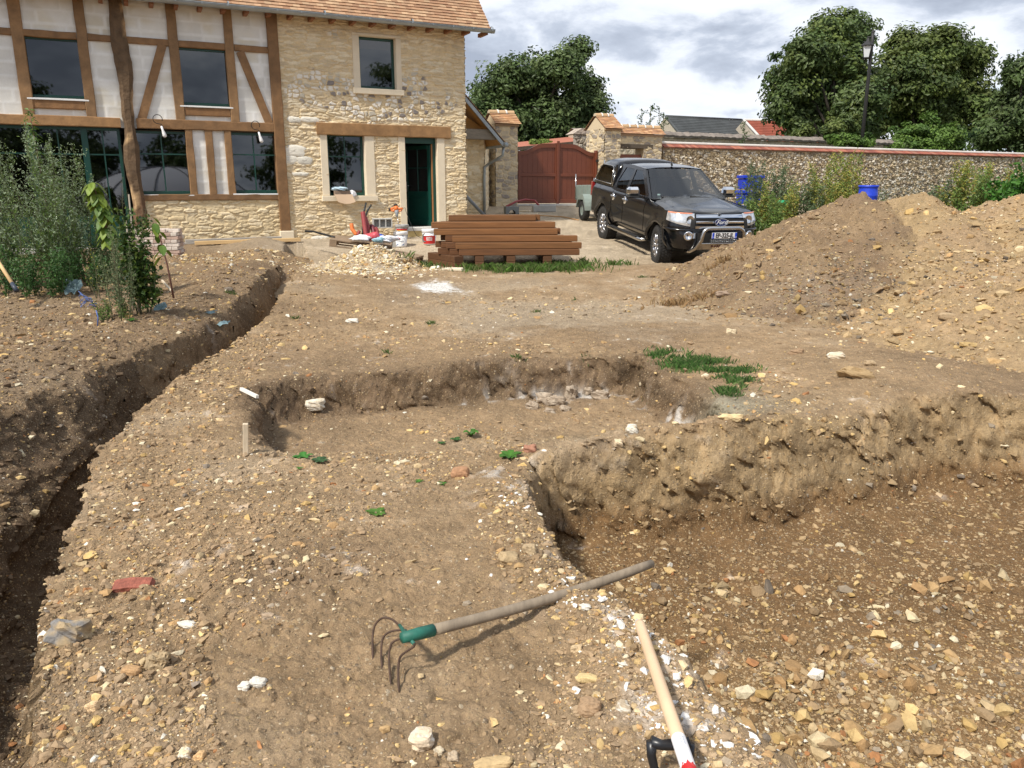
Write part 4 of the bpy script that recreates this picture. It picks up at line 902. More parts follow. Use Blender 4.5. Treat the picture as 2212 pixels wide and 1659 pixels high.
# ================= DOORWAY WALL =================
off=-.22; dS0=rp1; dS1=gf(1430,300,off)[0]; dze=gf(1385,290,off)[1]; dzr=gf(1385,274,off+.3)[1]
p=G0+U*dS0+NI*off; dwl=thing('doorway_wall',(p.x,p.y,0),TH,'stone wall with tiled coping and a small lintelled garden doorway right of the tall pillar','wall')
oR=gf(1389,350,off)[0]-dS0; oL=.0; oT=gf(1360,319,off)[1]
kw=dict(step=.018,row=.13,long_=.26,h=.03,stc=((.50,.42,.30),(.30,.26,.22),(.58,.48,.32),(.40,.34,.26)),gapc=(.60,.48,.30))
stone_panel('wall_face',dwl,0,dS1-dS0,ZGG,dze,[(oL-.1,oR,0,oT)],seed=81,**kw)
q=MB(); q.box(oR+.01,dS1-dS0,.01,.55,ZGG,dze-.001,c=(.5,.4,.27)); q.box(0,oR+.009,.01,.55,oT,dze-.001,c=(.5,.4,.27)); q.build('wall_core',M_STONE,dwl)
q=MB(); q.bbox(0,gf(1410,316,off)[0]-dS0,-.03,.5,oT-.02,oT+.13,.01); q.build('lintel',mat('dark_beam',(.09,.07,.05),.9,var=.3,vs=9),dwl)
q=MB(); q.bbox(0,dS1-dS0+.04,-.06,0,dze-.07,dze,.01,c=(.32,.22,.15)); q.build('brick_band',M_STONE,dwl)
hh=dzr-dze; pt=math.atan2(hh,.4)
tiles('coping_tiles',dwl,-.02,dS1-dS0+.08,4,-.12,dze,pt,expo=.1,pal=((.50,.27,.13),(.56,.34,.18),(.45,.25,.14)))
tiles('coping_tiles_back',dwl,0,dS1-dS0,4,0,0,pt,expo=.1,M=Matrix.Translation((dS1-dS0,.67,dze))@Matrix.Rotation(PI,4,'Z'))
ridge(dwl,0,dS1-dS0+.05,.28,dzr,6)
p2=p+NI*.15+U*.03; gd_=thing('garden_door',(p2.x,p2.y,0),TH,'small red-brown plank door filling the garden doorway','door')
zt_=gf(1360,334,off+.15)[1]; m=MB(); m.bbox(.0,oR-.05,-.02,.02,ZGG,zt_,.01); m.build('door_leaf',M_REDP,gd_)
m=MB(); m.bbox(.0,oR-.05,-.05,-.022,zt_-.12,zt_+.005,.006); m.bbox(.0,.1,-.05,-.022,ZGG,zt_-.125,.006); m.bbox(oR-.15,oR-.05,-.05,-.022,ZGG,zt_-.125,.006); m.build('door_rail',M_REDP,gd_)
# ================= FLINT WALL =================
off=.1; fS0=gf(1430,350,off)[0]; p=G0+U*fS0+NI*off; zc0=gf(1498,323,off)[1]; zc1=gf(1498,311,off+.25)[1]; FL=27
fw_=thing('flint_wall',(p.x,p.y,0),TH,'long flint garden wall with a red tile coping running off to the right','garden wall')
stone_panel('wall_face',fw_,0,FL,.95,zc0+.01,seed=91,step=.021,row=.085,long_=.135,jit=.9,h=.06,gapc=(.13,.095,.055),stc=((.54,.47,.36),(.36,.28,.18),(.66,.61,.52),(.44,.35,.22),(.25,.20,.15),(.56,.46,.31)))
q=MB(); q.box(0,FL,.02,.45,.9,zc0,c=(.3,.24,.17)); q.build('wall_core',M_STONE,fw_)
# mottled repair patches handled by palette; coping
q=MB(); q.bbox(-.02,FL,-.05,.02,zc0-.0,zc0+.06,.01,c=(.22,.16,.12)); q.build('coping_course',M_STONE,fw_)
tiles('coping_tiles',fw_,0,FL,1,-.12,zc0+.05,math.atan2(zc1-zc0-.05,.37),expo=.33,tw=.16,pal=((.29,.085,.05),(.35,.12,.07),(.24,.07,.045),(.33,.14,.09)),th=.03)
q=MB(); q.bbox(0,FL,.14,.22,zc1-.03,zc1+.055,.02); q.build('mortar_fillet',M_MORT,fw_)
q=MB(); q.bbox(0,FL,.24,.6,zc0,zc1-.02,.02,c=(.4,.16,.1)); q.build('coping_back',M_STONE,fw_)
# older wall behind
off=6.0; bS0=gf(1240,300,off)[0]; p=G0+U*bS0+NI*off; bz=gf(1498,293,off)[1]
bw=thing('old_wall',(p.x,p.y,0),TH,'older lichen-grey capped wall standing behind the flint wall','garden wall')
kk=gf(1430,300,off)[0]-bS0
stone_panel('wall_face',bw,0,26,1.0,bz-.12,seed=95,step=.04,row=.12,long_=.2,h=.03,gapc=(.45,.36,.24),stc=((.50,.43,.32),(.42,.36,.27),(.58,.50,.38)))
q=MB(); q.box(0,26,.02,.5,1,bz-.15,c=(.4,.33,.25)); q.build('wall_core',M_STONE,bw)
q=MB(); 
P=[]
for i in range(200):
    x=26*i/199; w=random.uniform(-.025,.025); P.append([(x,-.12,bz-.13+w),(x,-.16,bz-.03+w),(x,.1,bz+.13+w*2),(x,.28,bz+.16+w),(x,.5,bz)])
q.grid(P,c=(.20,.17,.145),sm=False); q.build('coping',mat('lichen_coping',(1,1,1),.95,vcol=True,var=.5,vs=5,bump=.8,bs=12,bd=.04),bw)
# low red roof behind gate
off=5; p=G0+NI*off; a=gf(1119,318,off); b_=gf(1267,303,off)
sh=thing('shed',(G0+NI*off).to_tuple(),TH,'low red-tiled shed roof with dark fascia showing above the driveway gate','shed')
m=MB(); m.prism([(a[0]-1,a[1]-.25),(b_[0],b_[1]-.1),(b_[0],b_[1]),(a[0]-1,a[1]-.1)],0,.08); m.build('fascia',mat('dark_beam'),sh)
m=MB(); m.add([(a[0]-1,.0,a[1]-.09),(b_[0],0,b_[1]+.005),(b_[0],1.6,b_[1]+.22),(a[0]-1,1.6,a[1]+.10)],[(0,1,2,3)],c=(.36,.13,.08)); m.build('roof',M_TILE,sh)
m=MB(); m.box(a[0]-1,b_[0],.3,.5,1,a[1]-.12,c=(.42,.34,.25)); m.build('wall',M_STONE,sh)
off=1.6; a=gf(1238,300,off); b_=gf(1285,285,off); op=thing('wall_stub',(G0+NI*off).to_tuple(),TH,'crumbling old wall end with mossy tiles against the left side of the tall gate pillar','wall')
stone_panel('wall_face',op,a[0],b_[0]+.2,1.0,gf(1255,290,off)[1],seed=97,step=.025,row=.13,long_=.2,h=.04,gapc=(.30,.25,.18),stc=((.55,.50,.42),(.42,.36,.28),(.35,.3,.25)))
m=MB(); m.prism([(a[0]-.05,gf(1255,290,off)[1]),(b_[0],gf(1255,290,off)[1]),(b_[0],gf(1260,277,off)[1]),(a[0]+.35,gf(1260,277,off)[1])],-.05,.5,c=(.40,.33,.27)); m.build('coping',mat('lichen_coping'),op)
# ================= BARNS =================
def barn(label,vx0,vx1,vr0,vr1,ve,D,col,stripe=0,left=0):
    a=at(vx0,vr0,D); b_=at(vx1,vr1,D+3); e0=at(vx0+left,ve,D-4); t=thing('barn',(a.x,a.y,0),0,label,'barn')
    A=Vector((0,0,a.z)); B=Vector((b_.x-a.x,b_.y-a.y,b_.z)); d=(B-A); nrm=Vector((d.y,-d.x,0)).normalized(); dep=5; zd=3.6
    E0=A+nrm*dep-Vector((0,0,zd)); E1=B+nrm*dep-Vector((0,0,zd)); F0=A-nrm*dep-Vector((0,0,zd)); F1=B-nrm*dep-Vector((0,0,zd))
    P=[]; n=26; 
    for i in range(n):
        t_=i/n; 
        for dz,tt in ((.035,t_),(.0,t_+.98/n)): P.append([E0.lerp(A,tt)+Vector((0,0,dz)),E1.lerp(B,tt)+Vector((0,0,dz))])
    m=MB(); m.grid(P,sm=False,c=(1,1,1)); m.add([A,B,F1,F0],[(0,1,2,3)]); r=m.build('roof',mat('roofing_%d'%stripe,col,.85,var=.3 if stripe else .4,vs=1.2,bump=.4,bs=6),t,fixn=False)
    m=MB(); m.tube([A,B],.10,6); m.tube([A,E0],.10,6); m.tube([B,E1],.10,6); m.build('ridge_cap',mat('ridge_cap',(.55,.53,.5),.9) if stripe else mat('roofing_0'),t)
    m=MB(); m.add([E0,F0,F0*1-Vector((0,0,F0.z)),E0*1-Vector((0,0,E0.z))],[(0,1,2,3)]); m.add([E1,F1,F1-Vector((0,0,F1.z)),E1-Vector((0,0,E1.z))],[(0,1,2,3)]); m.add([A,E0,F0],[(0,1,2)]); m.add([B,E1,F1],[(0,1,2)]); m.add([E0,E1,E1-Vector((0,0,E1.z)),E0-Vector((0,0,E0.z))],[(0,1,2,3)]); m.build('wall',mat('barn_wall',(.4,.35,.28),.9,var=.2),t); return t
barn('grey slate-roofed barn beyond the garden walls',1438,1602,251,259,300,62,(.055,.06,.062),0)
barn('barn with a bright red tiled roof right of the grey slate one',1607,1760,259,264,300,62.5,(.27,.065,.035),1)
# ================= TREES =================
def bl(L,D,k=1.0,base=1.0):
    out=[]
    for vx,vy,rx,ry in L:
        dd=D+random.uniform(-.12,.12)*D*.3; p=at(vx,vy,dd); s=dd/FV; out.append((p.x,p.y,p.z,rx*s,min(rx,ry)*s*1.1*k,ry*s))
    return out
GD=((.085,.13,.04),(.068,.11,.036),(.10,.15,.048),(.12,.165,.06)); GO=((.125,.165,.04),(.10,.145,.038),(.145,.18,.05),(.08,.12,.035)); GB=((.11,.19,.035),(.14,.23,.045),(.08,.15,.03))
b1=at(1160,330,38)
tree('walnut_tree','broad dark green tree with wispy top twigs behind the driveway gate',(b1.x,b1.y,1.0),bl([(1060,215,50,45),(1095,170,48,42),(1150,190,62,58),(1215,150,45,48),(1245,115,28,34),(1265,200,42,50),(1200,250,70,50),(1100,265,65,45),(1275,250,34,36),(1040,255,40,42),(1170,300,80,30),(1085,305,60,26),(1250,295,45,28),(1060,290,50,26)],38),62000,.20,GD,.5,tr=.3,twigs=6,perc=70)
b2=at(1800,330,52)
tree('lime_tree','tallest dark olive tree on the right, left of the street lamp',(b2.x,b2.y,1.2),bl([(1790,80,52,44),(1835,60,42,34),(1745,120,50,46),(1710,165,46,44),(1700,215,44,44),(1760,190,60,60),(1820,150,60,60),(1850,220,50,60),(1725,260,42,30),(1775,255,50,36),(1690,235,26,22),(1770,50,15,14)],52),52000,.30,GD+GO[:2],.75,tr=.45,twigs=3)
b3=at(1990,330,56)
tree('lime_tree','wide rounded olive green tree behind the street lamp',(b3.x,b3.y,1.2),bl([(1960,110,60,45),(2030,100,62,42),(2085,140,45,45),(1920,170,50,52),(1990,185,75,60),(2070,215,62,55),(1900,235,50,48),(2120,235,34,40),(2000,265,90,42),(2120,275,40,30),(1870,285,45,30)],56),56000,.32,GO,.8,tr=.5,twigs=3)
b4=at(2200,330,44)
tree('acacia_tree','darker green tree cut by the right edge of the picture',(b4.x,b4.y,1.2),bl([(2205,150,30,42),(2190,210,38,42),(2230,180,50,60),(2195,265,48,42),(2250,260,60,60),(2155,285,35,24),(2125,308,40,16),(2190,308,50,18)],44),24000,.24,GD,.55,tr=.3,twigs=4)
b5=at(1995,330,43)
tree('hazel_bush','bright leafy bush overhanging the back wall right of the street lamp',(b5.x,b5.y,1.2),bl([(1960,300,45,26),(2000,285,50,34),(2040,300,45,28),(1925,315,30,14),(2070,318,24,12),(2000,315,60,16)],43),14000,.17,GB,.33,cat='bush',tr=.08)
b6=at(2160,320,47)
tree('cypress_hedge','low dark green conifer bush above the back wall near the right edge',(b6.x,b6.y,1.2),bl([(2110,295,38,14),(2160,290,50,20),(2215,298,40,18)],47),12000,.12,((.035,.085,.03),(.03,.07,.025)),.3,cat='bush',tr=.06)
b7=at(1830,320,40)
tree('ivy_clump','light green creeper spilling over the back wall at the foot of the street lamp',(b7.x,b7.y,1.2),bl([(1800,298,32,8),(1835,304,32,13),(1862,308,22,12)],39.5),6500,.15,GB,.22,cat='creeper',tr=.03)
b8=at(1740,320,42)
tree('elder_bush','small green bush below the tallest tree behind the wall',(b8.x,b8.y,1.2),bl([(1825,270,26,22),(1735,285,20,14),(1800,280,22,18)],42),6000,.18,GO,.3,cat='bush',tr=.06)
b9=at(1565,320,34)
tree('fig_bush','pale green shrub rising behind the driveway gate',(b9.x-7.8,b9.y,1.2),bl([(1150,309,22,6),(1175,307,18,6)],34),1400,.10,((.20,.28,.06),(.16,.24,.05)),.16,cat='shrub',tr=.03)
for k,(vx,vy,h) in enumerate(((1385,236,54),(1403,228,62),(1422,232,50),(1432,245,38),(1608,262,26))):
    D=37; p=at(vx,290,D); top=at(vx,vy,D).z; t=thing('young_acacia',(p.x,p.y,1.2),0,['thin feathery sapling at the left of the group above the doorway wall','tallest thin feathery sapling above the doorway wall','feathery sapling on the right side of the group above the doorway wall','short bushy sapling in front of the grey barn gable','spindly twig sapling before the red barn roof'][k],'sapling','saplings growing behind the garden walls')
    m=MB(); m.tube([(0,0,0),(.05,0,(top-1.2)*.5),(0,0,top-1.2)],[.03,.02,.008],5,c=(.13,.11,.08)); m.build('stem',M_STEM,t)
    nb=26; P=[];
    for i in range(nb):
        z=(top-1.2)*(.35+.65*i/nb); a=random.uniform(0,2*PI); L__=.55*(1-.6*i/nb)
        for j in range(14): r=L__*j/14; P.append((r*math.cos(a)+random.gauss(0,.03),r*math.sin(a)+random.gauss(0,.03),z+r*.5+random.gauss(0,.02)))
    P=np.array(P); V,F,C=leafquads(P,rng.normal(size=P.shape)+np.array([0,0,1]),rng.uniform(.06,.12,len(P)),np.array([(.07,.12,.035)])*rng.uniform(.7,1.3,(len(P),1))); link('foliage',V,F,M_LEAF,t,cols=C)
# trees behind the viewer, seen mirrored in the panes
pp=[(3,-18),(13,-15),(8,-21),(19,-13),(26,-11)]
for k,(x,y) in enumerate(pp):
    bs=[(x+random.uniform(-2,2),y+random.uniform(-2,2),1.8+((7.4,4.2,4.5,4.4,9.6)[k]-1.8)*q_/7,2.0,2.0,1.6) for q_ in range(8)]
    tree('garden_tree',['dark tree mirrored in the upper left window','second dark tree mirrored in the glazed doors','low dark tree mirrored in the ground floor panes','dark tree mirrored in the lower stone-framed window','dark tree mirrored low in the upper stone-framed window'][k],(x,y,0),bs,5200,.36,GD,.8,tr=.25,group='trees behind the viewer, mirrored in the glass',perc=60)
dm=thing('pool_dome',(6.4,-7.8,0),0,'grey translucent pool dome mirrored in the glazed doors','pool dome')
q=MB(); q.grid([[Vector((5.2*math.cos(a)*math.cos(b__),3.6*math.sin(a)*math.cos(b__),2.75*math.sin(b__))) for a in np.linspace(0,2*PI,40)] for b__ in np.linspace(0,PI/2,12)]); q.build('cover',mat('dome_film',(.80,.80,.86),.5,spec=.5),dm)
q=MB()
for a in np.linspace(0,2*PI,13)[:-1]: q.tube([Vector((5.23*math.cos(a)*math.cos(b__),3.63*math.sin(a)*math.cos(b__),2.78*math.sin(b__))) for b__ in np.linspace(0,PI/2,12)],.03,5)
q.build('ribs',mat('dome_rib',(.16,.16,.18),.5),dm)
# ================= STREET LAMP =================
D=38.2; p=at(1860,322,D); tp=at(1885,80,D); lm=thing('street_lamp',(p.x,p.y,0),0,'tall black street lamp with one hanging lantern behind the flint wall','street lamp')
M_IRON=mat('black_iron'); m=MB(); m.tube([(0,0,0),(0,0,tp.z-.5),(0,0,tp.z)],[.095,.075,.065],10); m.lathe([(.001,tp.z+.12),(.04,tp.z+.06),(.09,tp.z),(.06,tp.z-.06)],10); m.build('post',M_IRON,lm)
ln=at(1851,118,D).x-p.x; az=at(1884,90,D).z
m=MB(); m.tube([(.12,0,az-.02),(0,0,az),(ln-.05,0,az-.02)],.028,6); m.tube([(0,0,az-.75),(-.12,0,az-.45),(-.4,0,az-.2)],.018,5); m.tube([(-.12+.1*math.cos(a),0,az-.2+.12*math.sin(a)) for a in np.linspace(0,5.5,14)],.014,5); m.tube([(ln,0,az),(ln,0,az-.3)],.02,5); m.build('bracket',M_IRON,lm)
zl=az-.42; m=MB(); m.lathe([(.001,.22),(.06,.2),(.09,.08),(.16,.02),(.30,-.10),(.30,-.14),(.22,-.14)],8,M=Matrix.Translation((ln,0,zl+.15)),sm=False); hd=m.build('lantern',M_IRON,lm)
m=MB(); m.lathe([(.25,-.02),(.16,-.52)],4,M=Matrix.Translation((ln,0,zl+.02))@Matrix.Rotation(R(22),4,'Z'),sm=False); m.build('lantern_glass',mat('lamp_glass',(.55,.58,.60),.25),hd)
m=MB()
for k in range(4):
    a=R(22)+k*PI/2; m.tube([(ln+.26*math.cos(a),.26*math.sin(a),zl),(ln+.165*math.cos(a),.165*math.sin(a),zl-.51)],.016,5)
m.lathe([(.19,0),(.19,-.04),(.05,-.06),(.03,-.18),(.001,-.2)],8,M=Matrix.Translation((ln,0,zl-.5))); m.build('lantern_cage',M_IRON,hd)
# ================= PICKUP =================
M_PAINT=mat('black_paint',(.004,.0045,.006),.25,spec=.4,coat=.55); M_CHR=mat('chrome',(.75,.76,.78),.09,metal=1); M_STEEL=mat('brushed_steel',(.55,.54,.52),.22,metal=1); M_TYRE=mat('tyre',(.022,.021,.020),.9,var=.3,vs=10,bump=.3,bs=60); M_PLAS=mat('black_trim',(.013,.013,.013),.65)
M_RIM=mat('alloy',(.48,.48,.50),.3,metal=.9); M_TRIMIN=mat('cabin_trim',(.05,.052,.055),.8)
glass('car_glass',tr=.6,ior=1.75); glass('dark_glass',tr=.03,ior=1.8)
def lampmat():
    return mat('lamp_lens',(.62,.64,.66),.12,metal=.55,var=.4,vs=9,coat=1)
Wf=at(1413,572,16.0); Wr=at(1303,519,18.85)
fw=(Wf-Wr).normalized(); lf=Vector((0,0,1)).cross(fw).normalized(); up=fw.cross(lf)
mid=(Wf+Wr)/2+lf*.90
car=thing('pickup_truck',mid,0,'black double cab pickup with a hard canopy, chrome grille and lifted all-terrain tyres','pickup truck')
car.rotation_euler=Matrix((fw,lf,up)).transposed().to_euler()
AXF,AXR,RW=1.61,-1.61,.405
HW=.925
def side(z,x=0):
    # half width at height z (lower body)
    w=HW+.0
    w-= .10*sstep(.62,.40,np.array(z))                  # tuck under sill
    w-= .10*max(0,(z-1.02)/.26)**2 if z>1.02 else 0     # shoulder turns in
    w+= .012*math.exp(-((z-.98)/.05)**2)
    for ax in (AXF,AXR):
        r=math.hypot(x-ax,z-RW); w+=.045*math.exp(-((r-.50)/.085)**2)*(1 if z<1.02 else .5)
    return float(w)
NOSE0=1.80; NL=.66
def path(t,z):
    # t in [0,1]: 0..0.72 side from tail to nose start, rest wraps the corner to the centre line
    if t<.72:
        x=-2.70+(NOSE0+2.70)*t/.72; w=side(z,x)
        if x<-2.45: w-=.10*((-2.45-x)/.25)**2
        return Vector((x,-w,z))
    a=(t-.72)/.28*PI/2; w=side(z,NOSE0); n=2/3.4
    nl=NL*(1-.06*sstep(.7,1.1,np.array(z)))+(.03 if z<.80 else 0)-.07*sstep(.98,1.14,np.array(z))
    return Vector((NOSE0+float(nl)*math.sin(a)**n,-w*math.cos(a)**n,z))
def topz(t):
    x=path(t,.9).x
    if t>=.72: return 1.145-.03*sstep(.9,1.,np.array(t))
    return float(np.interp(x,[-2.7,-1.3,-1.2,.8,1.2,NOSE0],[1.30,1.30,1.265,1.255,1.225,1.165]))
def botz(t):
    p=path(t,.6); x=p.x; b=.50 if t<.72 else .46
    if x<-2.0: b=.56
    for ax in (AXF,AXR):
        d=abs(x-ax)
        if d<.475 and t<.72+.02: b=max(b,RW+math.sqrt(max(0,.475**2-d*d))+.0)
    return b
ts=[]
for i in range(0,150): ts.append(.72*i/150)
for ax in (AXF,AXR):
    for s in (-1,1):
        for e in (.4749,.473,.468,.46,.445): ts.append((ax+s*e+2.70)/(NOSE0+2.70)*.72)
ts=[t for t in ts if t<.715]+[.715+.285*i/34 for i in range(35)]; ts=sorted(set(ts))
def shell(sgn):
    P=[]
    for t in ts:
        b,tp=botz(t),topz(t); col=[]
        for j in range(15):
            z=b+(tp-b)*j/14; p=path(t,z); p.y*=sgn; col.append(p)
        P.append(col)
    return P
m=MB()
for sg in (1,-1): m.grid(shell(sg))
body=m.build('body',M_PAINT,car,fixn=False)
def addmesh(name,fn,mt,par=car,fix=True):
    m=MB(); fn(m); return m.build(name,mt,par,fixn=fix)
# patch of the outer skin, offset outwards
def patch(m,t0,t1,zf0,zf1,off,sg=1,n=16,k=6,thick=True):
    P=[]
    for i in range(n+1):
        t=t0+(t1-t0)*i/n; u=i/n; a,b=zf0(u),zf1(u); col=[]
        for j in range(k+1):
            z=a+(b-a)*j/k; p=path(t,z); q=path(min(t+.004,1),z); r=path(max(t-.004,0),z); tg=(q-r); nn=Vector((-tg.y,tg.x,0)); nn=Vector((tg.y,-tg.x,0)).normalized()
            # bulge
            e=off*(.4+.6*math.sin(PI*min(max(u,.0),1))**.3*math.sin(PI*j/k)**.3 if thick else 1); p=p+nn*e; p.y*=sg; col.append(p)
        P.append(col)
    m.grid(P)
def tfind(y):   # t on the nose whose |y| is y
    lo,hi=.72,1.0
    for _ in range(40):
        mi=(lo+hi)/2
        if -path(mi,.9).y>y: lo=mi
        else: hi=mi
    return lo
# hood
def hoodz(x,y):
    e=float(np.interp(x,[.78,1.2,NOSE0,2.3,2.46],[1.258,1.228,1.168,1.13,1.09])); v=abs(y)/.86
    return e+.065*(1-v**2.6)*float(np.interp(x,[.8,2.1,2.44],[1,.9,.35]))+.018*math.exp(-((v-.62)/.10)**2)*(x<2.3)
def f(m):
    P=[]
    for i in range(30):
        u=i/29; x=.80+(2.43-.80)*u; row=[]
        # width follows the plan outline
        if x<=NOSE0: w=side(topz((x+2.7)/(NOSE0+2.7)*.72),x)-.004
        else:
            nl=NL*(1-.06)-.07; q=min(1,(x-NOSE0)/nl); w=side(1.14,NOSE0)*(max(0,1-q**3.4))**(1/3.4)-.004
        w=max(w,.02)
        for j in range(25):
            y=-w+2*w*j/24; z=hoodz(x,y*.86/max(w,.3) if x<2.3 else y); 
            if j in (0,24): z-=.025
            row.append(Vector((x,y,z)))
        P.append(row)
    m.grid(P)
addmesh('hood',f,M_PAINT,fix=False)
# rear / tailgate and floor
def f(m):
    m.bbox(-2.72,-2.66,-.80,.80,.60,1.30,.02); m.box(-2.62,2.2,-.80,.80,.52,.60); m.box(-1.05,1.05,-.8,.8,.45,.9)
    m.box(.9,1.15,-.8,.8,.5,1.2); m.box(-1.1,-1.05,-.8,.8,.5,1.27)
addmesh('tailgate',f,M_PLAS)
# wheel arch liners + flares
for ax in (AXF,AXR):
    for sg in (1,-1):
        def f(m):
            m.grid([[Vector((ax+.472*math.cos(a),-sg*y,RW+.472*math.sin(a))) for a in np.linspace(0,PI,20)] for y in (.90,.55)]); 
            m.add([Vector((ax+.47*math.cos(a),-sg*.55,RW+.47*math.sin(a))) for a in np.linspace(0,PI,20)],[tuple(range(20))])
        addmesh('arch_liner',f,M_PLAS,fix=False)
for ax in (AXF,AXR):
    for sg in (1,-1):
        def f(m):
            P=[]
            for a in np.linspace(-.15,PI+.15,30):
                c,s_=math.cos(a),math.sin(a); r=[]
                for rr,dy in ((.47,-.05),(.468,.012),(.50,.02),(.545,.0)):
                    z=max(RW+rr*s_,.45); r.append(Vector((ax+rr*c,-sg*(side(z,ax+.5)+.045+dy-.02),z)))
                P.append(r)
            m.grid(P)
        addmesh('wheel_arch',f,M_PAINT,fix=False)
# cabin -------------------------------------------------
def gy(z): return .868-(z-1.25)*.40
ZR=1.80
def sp3(x,z,sg,o=0): return Vector((x,-sg*(gy(z)+o),z))
A0,A1=(.90,1.25),(.10,1.775)      # A pillar base / top
def strip(m,pl,sg,th=.035,o=0):
    # polygon in (x,z) on the side plane, thickness inward
    v=[sp3(x,z,sg,o) for x,z in pl]; w=[sp3(x,z,sg,o-th) for x,z in pl]; n=len(pl); m.add(v+w,[tuple(range(n)),tuple(range(n,2*n))[::-1]]+[(i,(i+1)%n,(i+1)%n+n,i+n) for i in range(n)])
def f(m):
    for sg in (1,-1):
        strip(m,[(.98,1.25),(.80,1.25),(.02,1.745),(.10,1.80)],sg,.05)
        strip(m,[(-.30,1.25),(-.46,1.25),(-.44,1.745),(-.33,1.745)],sg,.05,.001)
        strip(m,[(-1.02,1.25),(-1.27,1.25),(-1.22,1.80),(-.95,1.745),(-1.10,1.45)],sg,.05)
        strip(m,[(.10,1.80),(.02,1.745),(-.95,1.745),(-1.22,1.80),(-.55,1.825)],sg,.05,.002)
        strip(m,[(.9,1.235),(.9,1.285),(-1.05,1.285),(-1.05,1.235)],sg,.05,.006)
    P=[]
    for i in range(13):
        u=i/12; x=.14-1.38*u; z=1.80+.06*math.sin(PI*(.12+.82*u))**.7; P.append([Vector((x,y*.645,z-.045*abs(y)**3.2-(.0))) for y in np.linspace(-1,1,15)])
    m.grid(P)
cab=addmesh('cab',f,M_PAINT)
def f(m):  # windscreen
    P=[]
    for i in range(7):
        u=i/6; z=1.255+(1.80-1.255)*u; x=.98-(.98-.12)*u; w=gy(z)-.06; P.append([Vector((x+.10*(1-(y)**2)*(1-.3*u),y*w,z)) for y in np.linspace(-1,1,13)])
    m.grid(P)
addmesh('windscreen',f,MT['car_glass'],fix=False)
for sg in (1,-1):
    for nm,pl in (('front_window',[(.78,1.285),(.02,1.745),(-.33,1.745),(-.30,1.285)]),('rear_window',[(-.46,1.285),(-.44,1.745),(-.95,1.745),(-1.10,1.45),(-1.04,1.285)])):
        m=MB(); v=[sp3(x,z,sg,-.012) for x,z in pl]; m.add(v,[tuple(range(len(v)))]); m.build('side_window',MT['car_glass'],car,fixn=False)
def f(m):
    for y in (-.42,.42):
        M=Matrix.Translation((-.05,y,.95)); m.bbox(-.30,.22,-.25,.25,0,.12,.04,M=M); m.bbox(-.40,-.26,-.24,.24,.1,.60,.05,M=M); m.bbox(-.40,-.30,-.13,.13,.62,.80,.04,M=M)
    m.bbox(-1.05,-.90,-.7,.7,.95,1.5,.05); m.bbox(.62,1.0,-.78,.78,1.1,1.24,.03)
addmesh('seats',f,M_TRIMIN)
addmesh('steering_wheel',lambda m:(m.tube([(.42+.09*math.sin(a)*1.0,.42+.19*math.cos(a),1.27+.16*math.sin(a)) for a in np.linspace(0,2*PI,24)],.015,6),m.tube([(.40,.42,1.26),(.7,.42,1.15)],.03,6)),M_PLAS)
addmesh('wipers',lambda m:(m.tube([(1.08,-.05,1.285),(1.0,-.62,1.30)],.012,5),m.tube([(1.08,.62,1.275),(1.05,.0,1.31)],.012,5)),M_PLAS)
addmesh('sticker',lambda m:(m.box(.885,.892,-.66,-.60,1.30,1.345)),mat('pale_sticker',(.55,.75,.72),.5))
addmesh('cowl',lambda m:m.grid([[Vector((x,y,1.262+.055*(1-(y/.85)**2)*0+.03*(1-abs(y)/.85))) for y in np.linspace(-.84,.84,9)] for x in (.86,1.12)]),M_PLAS,fix=False)
# canopy -------------------------------------------------
def csec(x,hz):
    w=.855; zt=hz; return [(w,1.275),(w-.015,1.36),(w-.075,zt-.22),(w-.12,zt-.12),(w-.20,zt-.045),(w-.34,zt-.012),(.3,zt+.008),(0,zt+.015)]
def f(m):
    P=[]
    for x,hz in ((-1.24,1.80),(-1.28,1.865),(-1.5,1.885),(-1.9,1.885),(-2.2,1.87),(-2.36,1.82),(-2.5,1.68),(-2.62,1.48),(-2.68,1.30)):
        c=csec(x,hz); c=[(y,max(z,1.275)) for y,z in c]; r=[Vector((x,-y,z)) for y,z in c]+[Vector((x,y,z)) for y,z in c[-2::-1]]; P.append(r)
    m.grid(P); m.add(P[0],[tuple(range(len(P[0])))])
can=addmesh('canopy',f,M_PAINT,fix=False)
def cpt(x,z,sg,o): 
    w=.855-.015*(z-1.275)/.085 if z<1.36 else .84-.06*(z-1.36)/(1.66-1.36); return Vector((x,-sg*(w+o),z))
for sg in (1,-1):
    pl=[(-1.36,1.34),(-1.44,1.70),(-1.55,1.735),(-2.18,1.735),(-2.30,1.68),(-2.50,1.42),(-2.50,1.36),(-2.44,1.34)]
    m=MB(); m.add([cpt(x,z,sg,.008) for x,z in pl],[tuple(range(len(pl)))]); m.build('canopy_window',MT['dark_glass'],can,fixn=False)
    m=MB(); m.tube([cpt(x,z,sg,.012) for x,z in pl+pl[:1]],.010,5); m.build('window_trim',M_STEEL,can)
    m=MB(); m.tube([cpt(-1.285,1.29,sg,.008),cpt(-1.32,1.62,sg,.004)],.010,6); m.build('front_trim',M_STEEL,can)
